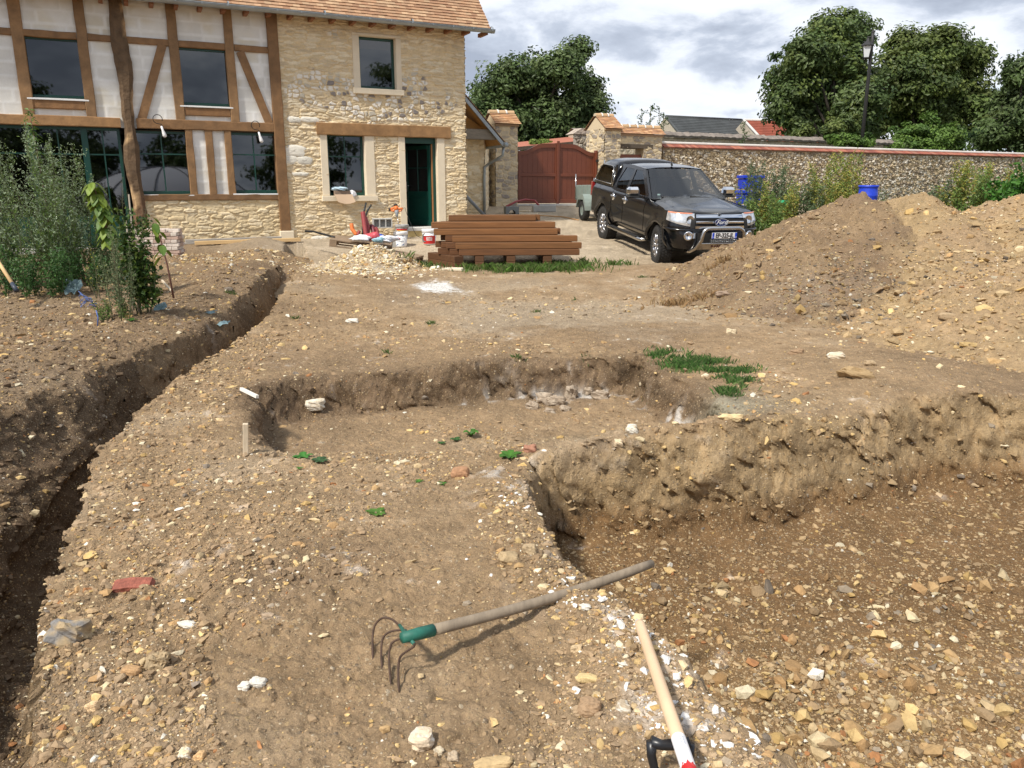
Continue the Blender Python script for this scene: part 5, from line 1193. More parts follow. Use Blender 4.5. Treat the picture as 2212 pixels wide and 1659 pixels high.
# door gaps, handles, trim
for x in (-1.12,-.37,.86):
    for sg in (1,-1):
        def f(m):
            m.grid([[path((x+dx+2.7)/(NOSE0+2.7)*.72,z)+Vector((0,-.003,0)) if sg==1 else Vector((x+dx,side(z,x)+.003,z)) for dx in (-.006,.006)] for z in np.linspace(.56,1.25,12)])
        addmesh('door_gap',f,mat('gap_black',(.001,.001,.001),1,spec=0),fix=False)
for x in (-1.0,-.26):
    for sg in (1,-1):
        m=MB(); y=-sg*(side(1.09,x)+.012); m.lathe([(.001,.012),(.07,.012),(.085,.0),(.085,-.01)],14,M=Matrix.Translation((x,y,1.09))@Matrix.Rotation(sg*PI/2,4,'X')); m.bbox(x-.10,x+.07,y-.028 if sg==1 else y,y if sg==1 else y+.028,1.085,1.125,.01); m.build('door_handle',M_CHR,car)
# mirrors
for sg in (1,-1):
    m=MB(); M=Matrix.Translation((.60,-sg*1.09,1.36)); m.bbox(-.09,.09,-.135,.135,-.075,.10,.05,M=M); m1=m.build('mirror',M_CHR,car)
    m=MB(); m.bbox(-.088,.085,-.13,.13,-.115,-.07,.02,M=M); m.bbox(-.04,.06,-.20 if sg==-1 else .08,-.08 if sg==-1 else .20,-.12,-.06,.02,M=M); m.build('mirror_base',M_PLAS,m1)
# lights
for sg in (1,-1):
    t0,t1=.752,tfind(.53)
    m=MB(); patch(m,t0,t1,lambda u:.985-.10*u,lambda u:1.135-.005*u,.016,sg,18,8); hl=m.build('headlight',lampmat(),car,fixn=False)
    m=MB(); patch(m,t0+.004,t1-.01,lambda u:1.115,lambda u:1.145-.005*u,.020,sg,18,3); m.build('indicator',mat('orange_lens',(.75,.28,.16),.2,coat=1),hl,fixn=False)
    m=MB(); tt=tfind(.63); p=path(tt,1.0); m.lathe([(.001,.0),(.05,.01),(.072,.03),(.078,.03)],16,M=Matrix.Translation((p.x+.0,p.y*sg,1.02))@Matrix.Rotation(PI/2,4,'Y')); m.build('reflector',M_CHR,hl)
    m=MB(); m.box(-2.70,-2.60,-sg*.84-.05,-sg*.84+.05,.95,1.28); m.build('tail_light',mat('red_lens',(.30,.01,.01),.2,coat=1),car)
    tt=tfind(.66); p=path(tt,.73); M=Matrix.Translation((p.x+.012,p.y*sg,.72))@Matrix.Rotation(-sg*R(22),4,'Z')@Matrix.Rotation(PI/2,4,'Y'); m=MB(); m.lathe([(.001,-.012),(.048,-.01),(.052,.02),(.082,.028),(.09,.012),(.09,-.02)],20,M=M); m.build('fog_light',M_CHR,car)
    m=MB(); m.box(0,.015,-.0,.10,-.045,.055,M=Matrix.Translation((p.x+.03,p.y*sg+(.06 if sg==1 else -.16),.72))); m.build('fog_trim',M_CHR,car)
tb=tfind(.505)
for a,b_ in ((1.055,1.115),(.955,.995),(.862,.905)):
    m=MB()
    for sg in (1,-1): patch(m,tb,1.0,lambda u:a,lambda u:b_,.035,sg,12,4,thick=False)
    m.build('grille_bar',M_CHR,car,fixn=False)
m=MB()
for sg in (1,-1): patch(m,tb-.004,1.0,lambda u:.85,lambda u:1.125,.010,sg,12,4,thick=False)
gr_=m.build('grille',mat('grille_black',(.004,.004,.005),.8),car,fixn=False)
m=MB()
for sg in (1,-1): patch(m,tfind(.60),tfind(.515),lambda u:.86,lambda u:1.05,.022,sg,6,4,thick=False)
m.build('grille_side',M_PLAS,car,fixn=False)
NX=path(1.0,.97).x
bpos=NX+.06
m=MB(); m.lathe([(.001,.014),(.7,.014),(.93,.010),(1.0,-.012)],32,M=Matrix.Translation((bpos,0,.978))@Matrix.Rotation(PI/2,4,'Y')@Matrix.Diagonal((.070,.135,1,1))); em=m.build('badge',mat('badge_blue',(.012,.03,.13),.25,coat=1),car)
m=MB(); m.tube([(bpos+.012,.135*math.cos(a),.978+.07*math.sin(a)) for a in np.linspace(0,2*PI,33)],.007,5); m.build('badge_rim',M_CHR,em)
def text(s,name,mt,par,size,M,ext=.002,shear=0,sx=1,bold=0):
    cu=bpy.data.curves.new(name,'FONT'); cu.body=s; cu.size=size; cu.extrude=ext; cu.align_x='CENTER'; cu.align_y='CENTER'; cu.shear=shear; cu.offset=bold; cu.resolution_u=3
    o=bpy.data.objects.new(name+'_c',cu); COL.objects.link(o); dg=bpy.context.evaluated_depsgraph_get(); dg.update(); me=bpy.data.meshes.new_from_object(o.evaluated_get(dg)); bpy.data.objects.remove(o)
    me.transform(M@Matrix.Diagonal((sx,1,1,1))); me.materials.clear(); me.materials.append(mt); q=bpy.data.objects.new(name,me); COL.objects.link(q); q.parent=par; return q
FR=Matrix(((0,0,1,0),(1,0,0,0),(0,1,0,0),(0,0,0,1)))   # text x->car +y, text y->z, facing +x
M_WTX=mat('white_letter',(.8,.8,.8),.4); M_BTX=mat('black_letter',(.01,.01,.01),.5)
text('Ford','badge_lettering',M_WTX,em,.105,Matrix.Translation((bpos+.017,0,.98))@FR,.002,.45,1.1)
# bumper
def f(m):
    for sg in (1,-1):
        patch(m,.738,1.0,lambda u:.80,lambda u:.845,.035,sg,20,4); 
        patch(m,tfind(.50),1.0,lambda u:.60,lambda u:.79,.008,sg,10,3,thick=False)
addmesh('bumper',f,M_PAINT,fix=False)
addmesh('bumper_intake',lambda m:[patch(m,tfind(.48),1.0,lambda u:.60,lambda u:.78,.014,sg,10,3,thick=False) for sg in (1,-1)],M_PLAS,fix=False)
PX=NX+.245
m=MB(); m.bbox(PX-.012,PX,-.26,.26,.70,.81,.004); plt=m.build('number_plate',mat('plate_white',(.78,.78,.78),.3),car)

for y0 in (-.257,.215): m=MB(); m.box(PX+.0005,PX+.003,y0,y0+.042,.702,.808); m.build('plate_band',mat('plate_blue',(.01,.06,.55),.3),plt)
text('EP-325-JL','plate_lettering',M_BTX,plt,.118,Matrix.Translation((PX+.002,0,.756))@FR,.002,0,.82,.003)
text('F','plate_letter',M_WTX,plt,.035,Matrix.Translation((PX+.003,-.236,.722))@FR,.001); text('27','plate_letter',M_WTX,plt,.035,Matrix.Translation((PX+.003,.236,.722))@FR,.001)
m=MB(); m.bbox(PX-.05,PX-.005,-.28,.28,.61,.685,.01); lb=m.build('light_bar',M_PLAS,car)
m=MB()
for i in range(14):
    for j in (0,1): m.lathe([(.001,.004),(.014,.006),(.016,0)],8,M=Matrix.Translation((PX-.004,-.255+i*.0392,.632+j*.033))@Matrix.Rotation(PI/2,4,'Y'))
m.build('light_bar_lens',mat('led_lens',(.25,.26,.27),.2,metal=.6),lb)
# bull bar
pb=[(2.28,-.60,.40),(2.42,-.56,.42),(2.54,-.50,.50),(NX+.19,-.44,.66),(NX+.20,-.42,.80),(NX+.20,-.40,.84),(NX+.20,-.35,.875),(NX+.20,-.30,.885)]
pb=pb+[(x,-y,z) for x,y,z in pb[::-1]]
m=MB(); m.tube(pb,.036,12); bb=m.build('bull_bar',M_STEEL,car)
m=MB(); m.bbox(NX+.06,NX+.10,-.46,.46,.46,.59,.01); sk=m.build('skid_plate',M_STEEL,car)
text('RANGER','skid_lettering',mat('dark_red',(.10,.01,.01),.4),sk,.075,Matrix.Translation((NX+.102,0,.525))@FR,.001,0,1.3,.002)
# side steps
for sg in (1,-1):
    m=MB(); y=-sg*1.0; m.tube([(-1.08,y*.86,.44),(-1.0,y,.42),(.95,y,.42),(1.03,y*.86,.44)],.038,10); st=m.build('side_step',M_STEEL,car)
    m=MB(); m.bbox(-.85,.80,min(y-.03,y+.03)-.02,max(y-.03,y+.03)+.02,.455,.47,.004); m.build('step_pad',M_PLAS,st)
m=MB(); m.tube([(.02,0,1.86),(-.02,0,1.89)],.022,8); m.tube([(-.0,0,1.88),(-.10,0,2.06)],.006,5); m.build('aerial',M_PLAS,car)
# wheels
def wheel(cx,cy,steer=0):
    sg=-1 if cy<0 else 1; M=Matrix.Translation((cx,cy,RW))@Matrix.Rotation(steer,4,'Z')@Matrix.Rotation(PI/2*(1 if sg<0 else -1),4,'X')
    # local z outwards
    m=MB(); w=.135; pr=[(.23,-w+.02),(.25,-w),(.33,-w-.005),(.375,-w+.01),(.395,-w+.04),(.40,-.05),(.40,.05),(.395,w-.04),(.375,w-.01),(.33,w+.005),(.25,w),(.225,w-.02)]
    m.lathe(pr,44,M=M)
    for i in range(40):
        for k,z in enumerate((-.105,-.055,.0,.055,.105)):
            a=2*PI*(i+.5*(k%2))/40; M2=M@Matrix.Rotation(a,4,'Z')@Matrix.Translation((.392 if abs(z)>.1 else .40,0,z)); m.bbox(-.012,.010,-.021,.021,-.021,.021,.003,M=M2)
    ty=m.build('tyre',M_TYRE,car)
    m=MB(); m.lathe([(.232,w-.03),(.24,w-.012),(.228,w-.014),(.215,w-.05),(.205,.0),(.20,-w+.02)],36,M=M)
    for k in range(6):
        for s_ in (-1,1):
            a=2*PI*k/6+s_*.16; b_=2*PI*k/6+s_*.25
            p0=Vector((.05*math.cos(2*PI*k/6),.05*math.sin(2*PI*k/6),w-.035)); p1=Vector((.225*math.cos(b_),.225*math.sin(b_),w-.02)); q0=Vector((.14*math.cos(a*1),.14*math.sin(a),w-.022))
            m.tube([M@p0,M@q0,M@p1],[.024,.018,.022],6)
    m.lathe([(.001,w-.012),(.038,w-.014),(.062,w-.03),(.075,w-.06)],18,M=M); rm=m.build('rim',M_RIM,car)
    m=MB(); m.lathe([(.001,w-.07),(.20,w-.075),(.205,w-.1)],20,M=M); m.build('brake_disc',mat('dark_metal',(.03,.03,.03),.6,metal=.5),rm)
wheel(AXF,-.80,R(-9)); wheel(AXR,-.80); wheel(AXF,.80,R(-9)); wheel(AXR,.80)
# ================= TRAILER =================
tp_=at(1272,497,22.4); tp_.z=float(ground_at(tp_.x,tp_.y))
tr=thing('trailer',tp_,0,'small grey single-axle trailer partly hidden behind the black pickup','trailer'); tr.rotation_euler=(0,0,math.atan2(fw.y,fw.x))
M_GALV=mat('galvanised',(.27,.32,.29),.55,metal=.3,var=.2,vs=4)
# local: x forward, y left; wheel on right side (-y)
m=MB(); m.bbox(-1.3,1.2,-.0,1.15,.55,.60,.01)
for y0 in (0,1.12): m.bbox(-1.3,1.2,y0,y0+.03,.60,.98,.008)
m.bbox(-1.3,-1.27,.03,1.12,.60,.98,.008); m.bbox(1.17,1.2,.03,1.12,.60,.98,.008); bx=m.build('box_body',M_GALV,tr)
m=MB()
for i in range(6): m.box(1.201,1.225,.08+i*.2,.11+i*.2,.60,.97)
for i in range(8): m.box(-1.2+i*.33,-1.17+i*.33,-.02,-.001,.60,.97)
m.build('side_rib',M_GALV,bx)
def fend(sg,y0,y1):
    m=MB(); P=[]
    for a in np.linspace(-.1,PI*.98,14): P.append([Vector((.40*math.cos(a)*(1 if abs(math.cos(a))<.8 else 1.0),y,.33+.40*min(1,math.sin(a)*1.15))) for y in (y0,y1)])
    m.grid(P,sm=False); yo=y0 if sg<0 else y1; m.add([Vector((.40*math.cos(a),yo,.33+.40*min(1,math.sin(a)*1.15))) for a in np.linspace(-.1,PI*.98,14)]+[Vector((-.36,yo,.42)),Vector((-.2,yo,.58)),Vector((.2,yo,.58)),Vector((.36,yo,.38))],[tuple(range(18))])
    return m.build('mudguard',M_GALV,tr)
fend(-1,-.27,-.02); fend(1,1.17,1.42)
for y in (-.15,1.30):
    M=Matrix.Translation((0,y,.29))@Matrix.Rotation(PI/2,4,'X'); m=MB(); m.lathe([(.15,-.08),(.27,-.085),(.29,-.06),(.295,0),(.29,.06),(.27,.085),(.15,.08)],28,M=M); tw=m.build('tyre',M_TYRE,tr); m=MB(); m.lathe([(.001,.06),(.05,.065),(.12,.04),(.155,.07)],16,M=M); m.build('hub',M_GALV,tw)
m=MB(); m.tube([(1.2,-.02,.55),(1.2,-.02,1.62)],.018,6); m.tube([(-1.25,-.02,.55),(-1.25,-.02,1.3)],.018,6); m.build('corner_post',M_STEEL,tr)
m=MB(); m.tube([(1.15,.1,.5),(2.3,.57,.5)],.035,6); m.tube([(1.15,1.05,.5),(2.3,.57,.5)],.035,6); m.tube([(0,-.1,.3),(0,1.25,.3)],.03,6); m.build('drawbar',M_GALV,tr)
m=MB(); m.bbox(1.205,1.25,.0,.10,.72,1.0,.01); m.build('tail_lamp',mat('red_lens'),tr)
# ================= PROPS =================
def gz_(x,y): return float(HH(np.array([x]),np.array([y]))[0])
def on(vx,vy):
    p=gp(vx,vy); d=ray(vx,vy); t=np.geomspace(1.2,80,1200); Z=CAMZ+d.z*t; h=HH(d.x*t,d.y*t); k=int(np.argmax(Z<h)); 
    if k==0: return p
    return Vector((d.x*t[k],d.y*t[k],float(h[k])))
def ground_place(vx,vy): return on(vx,vy)
# ---- timber stack ----
M_TIM=mat('treated_timber',(1,1,1),.7,vcol=True,var=.35,vs=4,bump=.35,bs=30,bd=.006,stretch=(.4,6,6))
so=gp(985,579); so.z=gz_(so.x,so.y+.4)+.0; RZ=R(3.5)
def sbeam(x0,x1,y,z,label,w=.15,h=.118,c=(.10,.042,.014),grp='timbers of the stack',cross=False,ang=0):
    p=so+Vector((x0*math.cos(RZ)-y*math.sin(RZ),x0*math.sin(RZ)+y*math.cos(RZ),z))
    m=MB(); L_=x1-x0
    if cross: m.bbox(-w/2,w/2,0,L_,0,h,.008,c=jit(c,.1))
    else: m.bbox(0,L_,-w/2,w/2,0,h-.003,.008,c=jit(c,.12))
    o=m.build('timber_beam',M_TIM); o.location=p; o.rotation_euler=(random.uniform(-.01,.01),0,RZ+ang+(random.uniform(-.008,.008) if not cross else 0)); tag(o,label,'beam',grp); return o
for i,xx in enumerate((.06,.45,1.05,1.75)):
    for lv in (0,1):
        p=so+Vector((xx*math.cos(RZ),xx*math.sin(RZ),lv*.12)); 
        o=sbeam(xx,xx+1.5,-.02 if not i else .05,lv*.12,['short bearer end at the left front corner under the timber stack','second bearer from the left under the timber stack','third bearer from the left under the timber stack','rightmost bearer under the timber stack'][i]+(', lower one' if lv==0 else ', upper one'),cross=True,w=.17 if i else .2)
        if i==0: o.rotation_euler[2]+=R(30); o.scale[1]=.72
z0=.242
rows=[(.12,[(.06,2.36),(.0,2.40)]),(.29,[(-.12,2.3),(-.18,2.25),(-.06,2.34)]),(.46,[(-.35,2.15),(-.28,2.1),(-.2,2.1),(-.42,1.98)]),(.63,[(-.3,2.1),(-.4,2.0),(-.2,2.0),(-.33,2.05),(-.47,1.95)]),(.80,[(-.2,2.0),(-.2,2.0),(-.3,1.9),(-.35,2.0),(-.40,1.90)]),(.97,[(-.2,2.0),(-.2,2.0),(-.3,1.9),(-.35,2.0),(-.30,1.8),(-.14,1.6)]),(1.15,[(-.2,2.0),(-.2,2.0),(-.3,1.9),(-.35,2.0),(-.2,1.8),(-.05,1.7)])]
rn=['front','second','third','fourth','fifth','sixth','rear']; ln_=['lowest','second','third','fourth','fifth','topmost']
for r,(y,L_) in enumerate(rows):
    for k,(a,b_) in enumerate(L_):
        top=(k==len(L_)-1); sbeam(a,b_,y,z0+k*.122,('brown squared timber, %s course of the %s row of the stack'%(ln_[k] if not top or k<5 else 'topmost',rn[r])) if not top else 'brown squared timber lying on top of the %s row of the stack'%rn[r],c=(.17,.072,.021) if top else (.125,.05,.015))
p=on(975,583); o=thing('stone_slab',p,R(-8),'thin white slab lying on the grass at the left foot of the timber stack','slab'); m=MB(); m.prism([(-.21,0),(-.13,.03),(.2,.03),(.22,0)],-.13,.16); m.build('slab_plate',M_LIME,o); 
# ---- pallets ----
M_PAL=mat('pallet_wood',(.27,.19,.12),.9,var=.35,vs=6,bump=.4,bs=25,bd=.01,stretch=(.6,3,3))
def pallet(loc,rot,label):
    t=thing('pallet',loc,0,label,'pallet','pallets on the rubble heap',rot=rot)
    for i in range(7): m=MB(); m.bbox(-.6,.6,-.4+i*.12,-.4+i*.12+.085,.122,.144,.003); m.build('top_board',M_PAL,t)
    for y in (-.4,-.05,.31):
        m=MB(); m.bbox(-.6,.6,y,y+.09,0,.02,.003); m.build('bottom_board',M_PAL,t)
        for x in (-.6,-.07,.46): m=MB(); m.bbox(x,x+.14,y,y+.09,.021,.10,.004); m.build('block',M_PAL,t)
    for x in (-.6,-.07,.46): m=MB(); m.bbox(x,x+.14,-.4,.42,.101,.121,.003); m.build('stringer_board',M_PAL,t)
    return t
pD=15.6
a1=at(775,537,pD); a2=at(838,556,pD-.3)
P1=pallet((a1.x,a1.y+.3,a1.z-.0),(R(3),R(7),R(6)),'weathered pallet tilted on the rubble heap with bags and red pipes on it'); P2=pallet((a2.x,a2.y+.2,a2.z-.03),(R(-2),R(10),R(-4)),'right-hand pallet sloping down off the rubble heap beside the white bucket')
# rubbish on it
M_BAG=mat('white_bag',(.68,.69,.72),.5,var=.12,vs=8,bump=.6,bs=14,bd=.03); M_RPIPE=mat('red_corrugated',(.30,.05,.05),.5,var=.15,vs=8); M_ORG=mat('orange_plastic',(.70,.18,.04),.5)
def blob(name,mt,loc,r,label,cat,seed,amp=.25,n=18,grp=None,parent=None):
    m=MB(); P=[]
    for i in range(n):
        th=PI*i/(n-1); row=[]
        for j in range(2*n):
            ph=2*PI*j/(2*n); d=Vector((math.sin(th)*math.cos(ph),math.sin(th)*math.sin(ph),math.cos(th))); k=1+amp*float(fbm(np.array([d.x*2+seed+d.z*1.7]),np.array([d.y*2-seed+d.z]),3,seed)[0])*1.6
            row.append(Vector((d.x*r[0]*k,d.y*r[1]*k,d.z*r[2]*k)))
        P.append(row)
    m.grid(P,closed=True); o=m.build(name,mt,parent,fixn=False); o.location=loc
    if label: tag(o,label,cat,grp)
    return o
def q8(zx,zy): return (662.4+zx*.1432,426.2+zx*0+zy*.1432)
def p8(zx,zy,D=15.4): return at(*q8(zx,zy),D)
blob('plastic_bag',M_BAG,p8(840,620),(.22,.14,.055),'flat white plastic bag at the left on the tilted pallet','bag',3,.35)
blob('plastic_bag',M_BAG,p8(1190,640),(.20,.14,.07),'crumpled white bag on the pallet nearest the white bucket','bag',5,.45)
blob('plastic_bag',mat('pale_blue_bag',(.30,.50,.58),.5,bump=.5,bs=14,bd=.03),p8(1085,640,15.25),(.10,.06,.05),'small pale turquoise bag between the red roll and the white bag','bag',7,.4)
M=Matrix.Translation(p8(985,592,15.4))@Matrix.Rotation(R(78),4,'Y')@Matrix.Rotation(R(30),4,'X'); m=MB(); m.lathe([(.001,-.17),(.05,-.165),(.075,-.13),(.08,.1),(.06,.15),(.001,.16)],18,M=M); o=m.build('plastic_roll',mat('pink_red_plastic',(.52,.07,.09),.45)); tag(o,'pinkish red plastic roll lying among the bags on the pallet','roll')
o=blob('plastic_disc',mat('blue_plastic',(.01,.06,.42),.4),p8(1100,592,15.5),(.10,.09,.05),'round deep blue plastic lid tucked behind the pale bag','lid',9,.1)
def pipe(name,pl,r,mt,label,cat='pipe',grp=None,D=15.7,corr=False,hollow=True):
    P=[p8(a,b_,D+(c if len(q)>2 else 0)) for q in pl for a,b_,c in [(q+(0,))[:3]]]
    # smooth
    pts_=[]
    for i in range(len(P)-1):
        for u in (np.linspace(0,1,14,endpoint=False) if corr else np.linspace(0,1,5,endpoint=False)): pts_.append(P[i].lerp(P[i+1],float(u)))
    pts_.append(P[-1]); r=r*1.15; rr=[r*(1+(.07 if k%2 else -.05)) for k in range(len(pts_))] if corr else [r]*len(pts_)
    m=MB(); m.tube(pts_,rr,10); o=m.build(name,mt); tag(o,label,cat,grp)
    if hollow:
        d=(pts_[0]-pts_[1]).normalized(); m=MB(); m.tube([pts_[0]+d*.002,pts_[0]+d*.004],[r*.78,r*.78],10); c=m.build('pipe_mouth',M_BLK,o)
    return o
g_='cut pipes standing on the tilted pallet'
pipe('conduit_pipe',[(848,222),(870,400),(900,590)],.040,M_RPIPE,'tallest dark red corrugated pipe leaning upright on the pallet',grp=g_,corr=True)
pipe('conduit_pipe',[(880,300,.1),(925,450,.1),(915,590,.1)],.038,M_RPIPE,'dark red corrugated pipe just right of the tallest red one',grp=g_,corr=True)
pipe('conduit_pipe',[(950,450,.25),(985,440,.2),(1010,500,.15),(1020,580,.1)],.042,mat('dark_red_pipe',(.14,.02,.03),.5),'dark maroon pipe bent over in the middle of the bundle',grp=g_,corr=True,hollow=False)
pipe('conduit_pipe',[(1040,455,.1),(1065,500,.1),(1072,590,.1)],.030,M_RPIPE,'short curved red pipe at the right of the bundle',grp=g_,corr=True)
pipe('conduit_pipe',[(895,85,.3),(865,220,.2)],.016,M_BLK,'left thin black pipe sticking out above the red ones',grp=g_)
pipe('conduit_pipe',[(975,112,.3),(925,190,.3),(885,290,.2)],.016,M_BLK,'right thin black pipe leaning out above the red ones',grp=g_)
pipe('conduit_pipe',[(845,440,.3),(845,560,.3)],.016,M_BLK,'thin black pipe upright behind the left of the red pipes',grp=g_)
pipe('orange_pipe',[(675,400),(690,485),(755,570)],.034,M_ORG,'bright orange elbow pipe at the left end of the bundle',grp=g_)
pipe('conduit_pipe',[(797,505,-.1),(770,575,-.1)],.026,M_RPIPE,'short red pipe stub beside the orange elbow',grp=g_)
pipe('tool_pole',[(-20,512,.5),(100,515,.4),(420,602,0)],.018,M_BLK,'long thin black pole slanting from the wall down to the pallet',cat='pole',hollow=False)
# hollow blocks
M_CONC=mat('concrete')
def hblock(loc,rz,label,L_=.5,h=.2,d=.2,cells=3,grp=None):
    t=thing('concrete_block',loc,rz,label,'concrete block',grp); m=MB(); m.bbox(-L_/2,L_/2,0,.02,0,h,.004); m.bbox(-L_/2,L_/2,d-.02,d,0,h,.004)
    for i in range(cells+1): x=-L_/2+i*(L_-.025)/cells; m.box(x,x+.025,.021,d-.021,.001,h-.001)
    m.box(-L_/2+.03,L_/2-.03,.021,d-.021,h/2-.012,h/2+.012); m.build('block_shell',M_CONC,t); return t
a=p8(1155,650,17.3); t=hblock((a.x-.02,a.y,a.z+.28),R(20),'hollow concrete block showing its open cells behind the bags',.42,.24,.2); t.rotation_euler=(R(90),0,R(15))
m=MB(); a=p8(1265,650,17.2); m.bbox(-.17,.17,0,.22,0,.22,.01); o=m.build('concrete_block',M_CONC); o.location=(a.x,a.y,gz_(a.x,a.y)+.0); o.rotation_euler=(0,0,R(20)); tag(o,'plain grey concrete block between the hollow block and the white bucket','concrete block')
# buckets
def bucket(loc,label,r=.15,h=.33,body=None,band=None,logo=None,lid=True):
    t=thing('bucket',loc,0,label,'bucket','paint buckets by the door'); m=MB(); m.lathe([(.001,0),(r*.86,0),(r*.88,.02),(r,h-.05),(r*.985,h-.05)],28); b=m.build('bucket_body',body or M_WHT,t)
    m=MB(); m.lathe([(r*1.0,h-.075),(r*1.06,h-.07),(r*1.07,h-.01),(r*1.04,h),(r*.9,h-.004 if lid else h-.01)]+([(.001,h-.006)] if lid else [(r*.88,h-.18),(.001,h-.18)]),28); m.build('bucket_lid' if lid else 'bucket_rim',M_WHT if lid else (body or M_WHT),t)
    m=MB(); m.tube([(-r*1.06,-.0,h-.05),(-r*.9,-r*.75,h-.13),(0,-r*1.12,h-.17),(r*.9,-r*.75,h-.13),(r*1.06,0,h-.05)] ,.004,5); m.build('bucket_handle',M_STEEL,t)
    return t,b
def decal(par,r,z0,z1,a0,a1,mt,name,h=.33,R0=.15,eps=.002,shape=None):
    m=MB(); P=[]
    for u in np.linspace(0,1,13):
        row=[]; lo,hi=(z0,z1) if not shape else shape(u)
        for v in np.linspace(0,1,4):
            z=lo+(hi-lo)*v; rr=R0*(.88+.12*z/(h-.05))+eps; a=a0+(a1-a0)*u; row.append(Vector((rr*math.sin(a),-rr*math.cos(a),z)))
        P.append(row)
    m.grid(P); m.build(name,mt,par,fixn=False)
M_RED=mat('label_red',(.50,.02,.02),.4); M_BLU=mat('label_blue',(.02,.12,.35),.4)
a=on(866,533)
t,b=bucket(a,'white lidded paint bucket with a red oval logo in front of the dirty bucket')
el=lambda c,h_: (lambda u:(c-h_*math.sin(PI*u),c+h_*math.sin(PI*u)))
decal(b,0,0,0,-.75,.15,M_RED,'logo',shape=el(.185,.032)); decal(b,0,0,0,-.60,.0,M_WHT,'logo_mark',eps=.004,shape=el(.185,.010))
decal(b,0,.12,.128,-.5,.4,mat('label_grey',(.35,.38,.45),.5),'logo_line')
for a0,z_ in ((-.75,.03),(.25,.03),(-.7,.235),(.3,.235)): decal(b,0,0,0,a0,a0+.55,M_BLU,'swoosh',shape=(lambda z_:(lambda u:(z_+.035*u-.008*math.sin(PI*u),z_+.035*u+.010*math.sin(PI*u))))(z_))
a=on(869,516)
t,b=bucket(a,'dirty open paint bucket holding the mixer, splashed grey, red and yellow',r=.155,h=.34,body=mat('splashed',(.35,.34,.33),.6,var=.6,vs=18),lid=False)
decal(b,0,.15,.22,-.9,1.1,mat('label_yellow',(.62,.36,.05),.5,var=.3,vs=20),'label',R0=.155); decal(b,0,.21,.245,-.9,1.1,M_RED,'label_band',R0=.155,eps=.003); decal(b,0,.13,.16,-.4,.9,mat('label_grey'),'label_foot',R0=.155,eps=.003)
mix=a; MD=a.y*cp-(a.z-CAMZ)*sp_
a=on(928,528)
t,b=bucket(a,'white bucket with a red label standing left of the timber stack',r=.16,h=.34)
decal(b,0,.02,.20,-1.1,1.1,M_RED,'label',R0=.16); decal(b,0,.09,.16,-.35,.5,M_WHT,'label_box',R0=.16,eps=.004)
for i in range(3): decal(b,0,.10+i*.018,.108+i*.018,-.3,.45,M_RED,'label_line',R0=.16,eps=.006)
pipe('hose_piece',[(1780,545),(1755,570),(1752,640),(1765,668),(1795,672)],.012,mat('grey_hose',(.15,.16,.15),.6),'curved grey hose end beside the red-labelled bucket',cat='hose',D=15.8,hollow=False)
# mixer drill
mt_=thing('paint_mixer',mix+Vector((0,0,.2)),0,'orange and black electric paddle mixer standing upright in the dirty bucket','mixer')
def mp(zx,zy): return at(*q8(zx,zy),MD)-mt_.location
m=MB(); m.tube([mp(1395,470),mp(1366,280)],.010,6); m.build('shaft',M_STEEL,mt_)
m=MB(); m.tube([mp(1364,292),mp(1362,270),mp(1360,240),mp(1356,195)],[.018,.03,.045,.055],12); m.build('gearbox',mat('grey_casting',(.25,.27,.29),.5),mt_)
m=MB(); m.tube([mp(1356,200),mp(1350,160),mp(1343,135)],[.055,.06,.05],12); m.tube([mp(1350,160),mp(1300,165),mp(1262,185)],[.03,.026,.03],8); m.tube([mp(1350,165),mp(1410,172),mp(1450,165)],[.03,.024,.02],8); m.tube([mp(1262,185),mp(1300,205),mp(1340,205)],.022,8); m.tube([mp(1445,170),mp(1425,205),mp(1380,210)],.018,8); m.build('motor_housing',M_ORG,mt_)
m=MB(); m.tube([mp(1343,135),mp(1342,112),mp(1341,97)],[.052,.05,.02],12); m.tube([mp(1250,165),mp(1262,200)],.032,8); m.tube([mp(1432,165),mp(1428,205)],.018,8); m.build('grip',M_PLAS,mt_)
m=MB(); m.tube([mp(1450,165),mp(1487,158),mp(1500,220),mp(1540,330),mp(1600,470),mp(1660,580),mp(1750,625),mp(1820,640)],.006,5); m.build('cable',M_BLK,mt_)
# cardboard + cloth on the sill
s,z=fac(*Z2(665,1272)); p=C0+U*s-NI*.05; cb=thing('cardboard_box',(p.x,p.y,z+.0),TH,'open cardboard box with rags drooping over the lower window sill','cardboard box')
M_CARD=mat('cardboard',(.50,.36,.24),.8); m=MB(); m.bbox(-.20,.16,-.06,.12,.0,.13,.004); m.build('box_body',mat('card_dark',(.25,.18,.13),.8,var=.3,vs=20),cb)
m=MB(); m.grid([[Vector((-.22+.42*u+.05*v,-.08-.10*v,.045-.17*v-.05*math.sin(PI*u)*v)) for v in np.linspace(0,1,5)] for u in np.linspace(0,1,7)]); m.build('flap',M_CARD,cb)
o=blob('rag',mat('blue_rag',(.40,.52,.60),.8,var=.4,vs=14),(p.x-.08,p.y-.02,z+.17),(.17,.09,.045),'pale blue rag heaped on the cardboard box on the sill','rag',21,.4)
o=blob('rag',M_BAG,tuple(p+U*.24+NI*.0+Vector((0,0,z+.06))),(.075,.06,.085),'crumpled white cloth at the right of the cardboard box','rag',22,.4)
s,z=fac(*Z2(803,545),off=.3); p=C0+U*s+NI*.3; m=MB(); m.lathe([(.001,0),(.075,0),(.09,.17),(.10,.17),(.10,.19),(.085,.19)],20); o=m.build('flower_pot',M_WHT); o.location=(p.x,p.y,W_up[2]+.03); tag(o,'white pot standing behind the glass of the upper stone-framed window','pot')
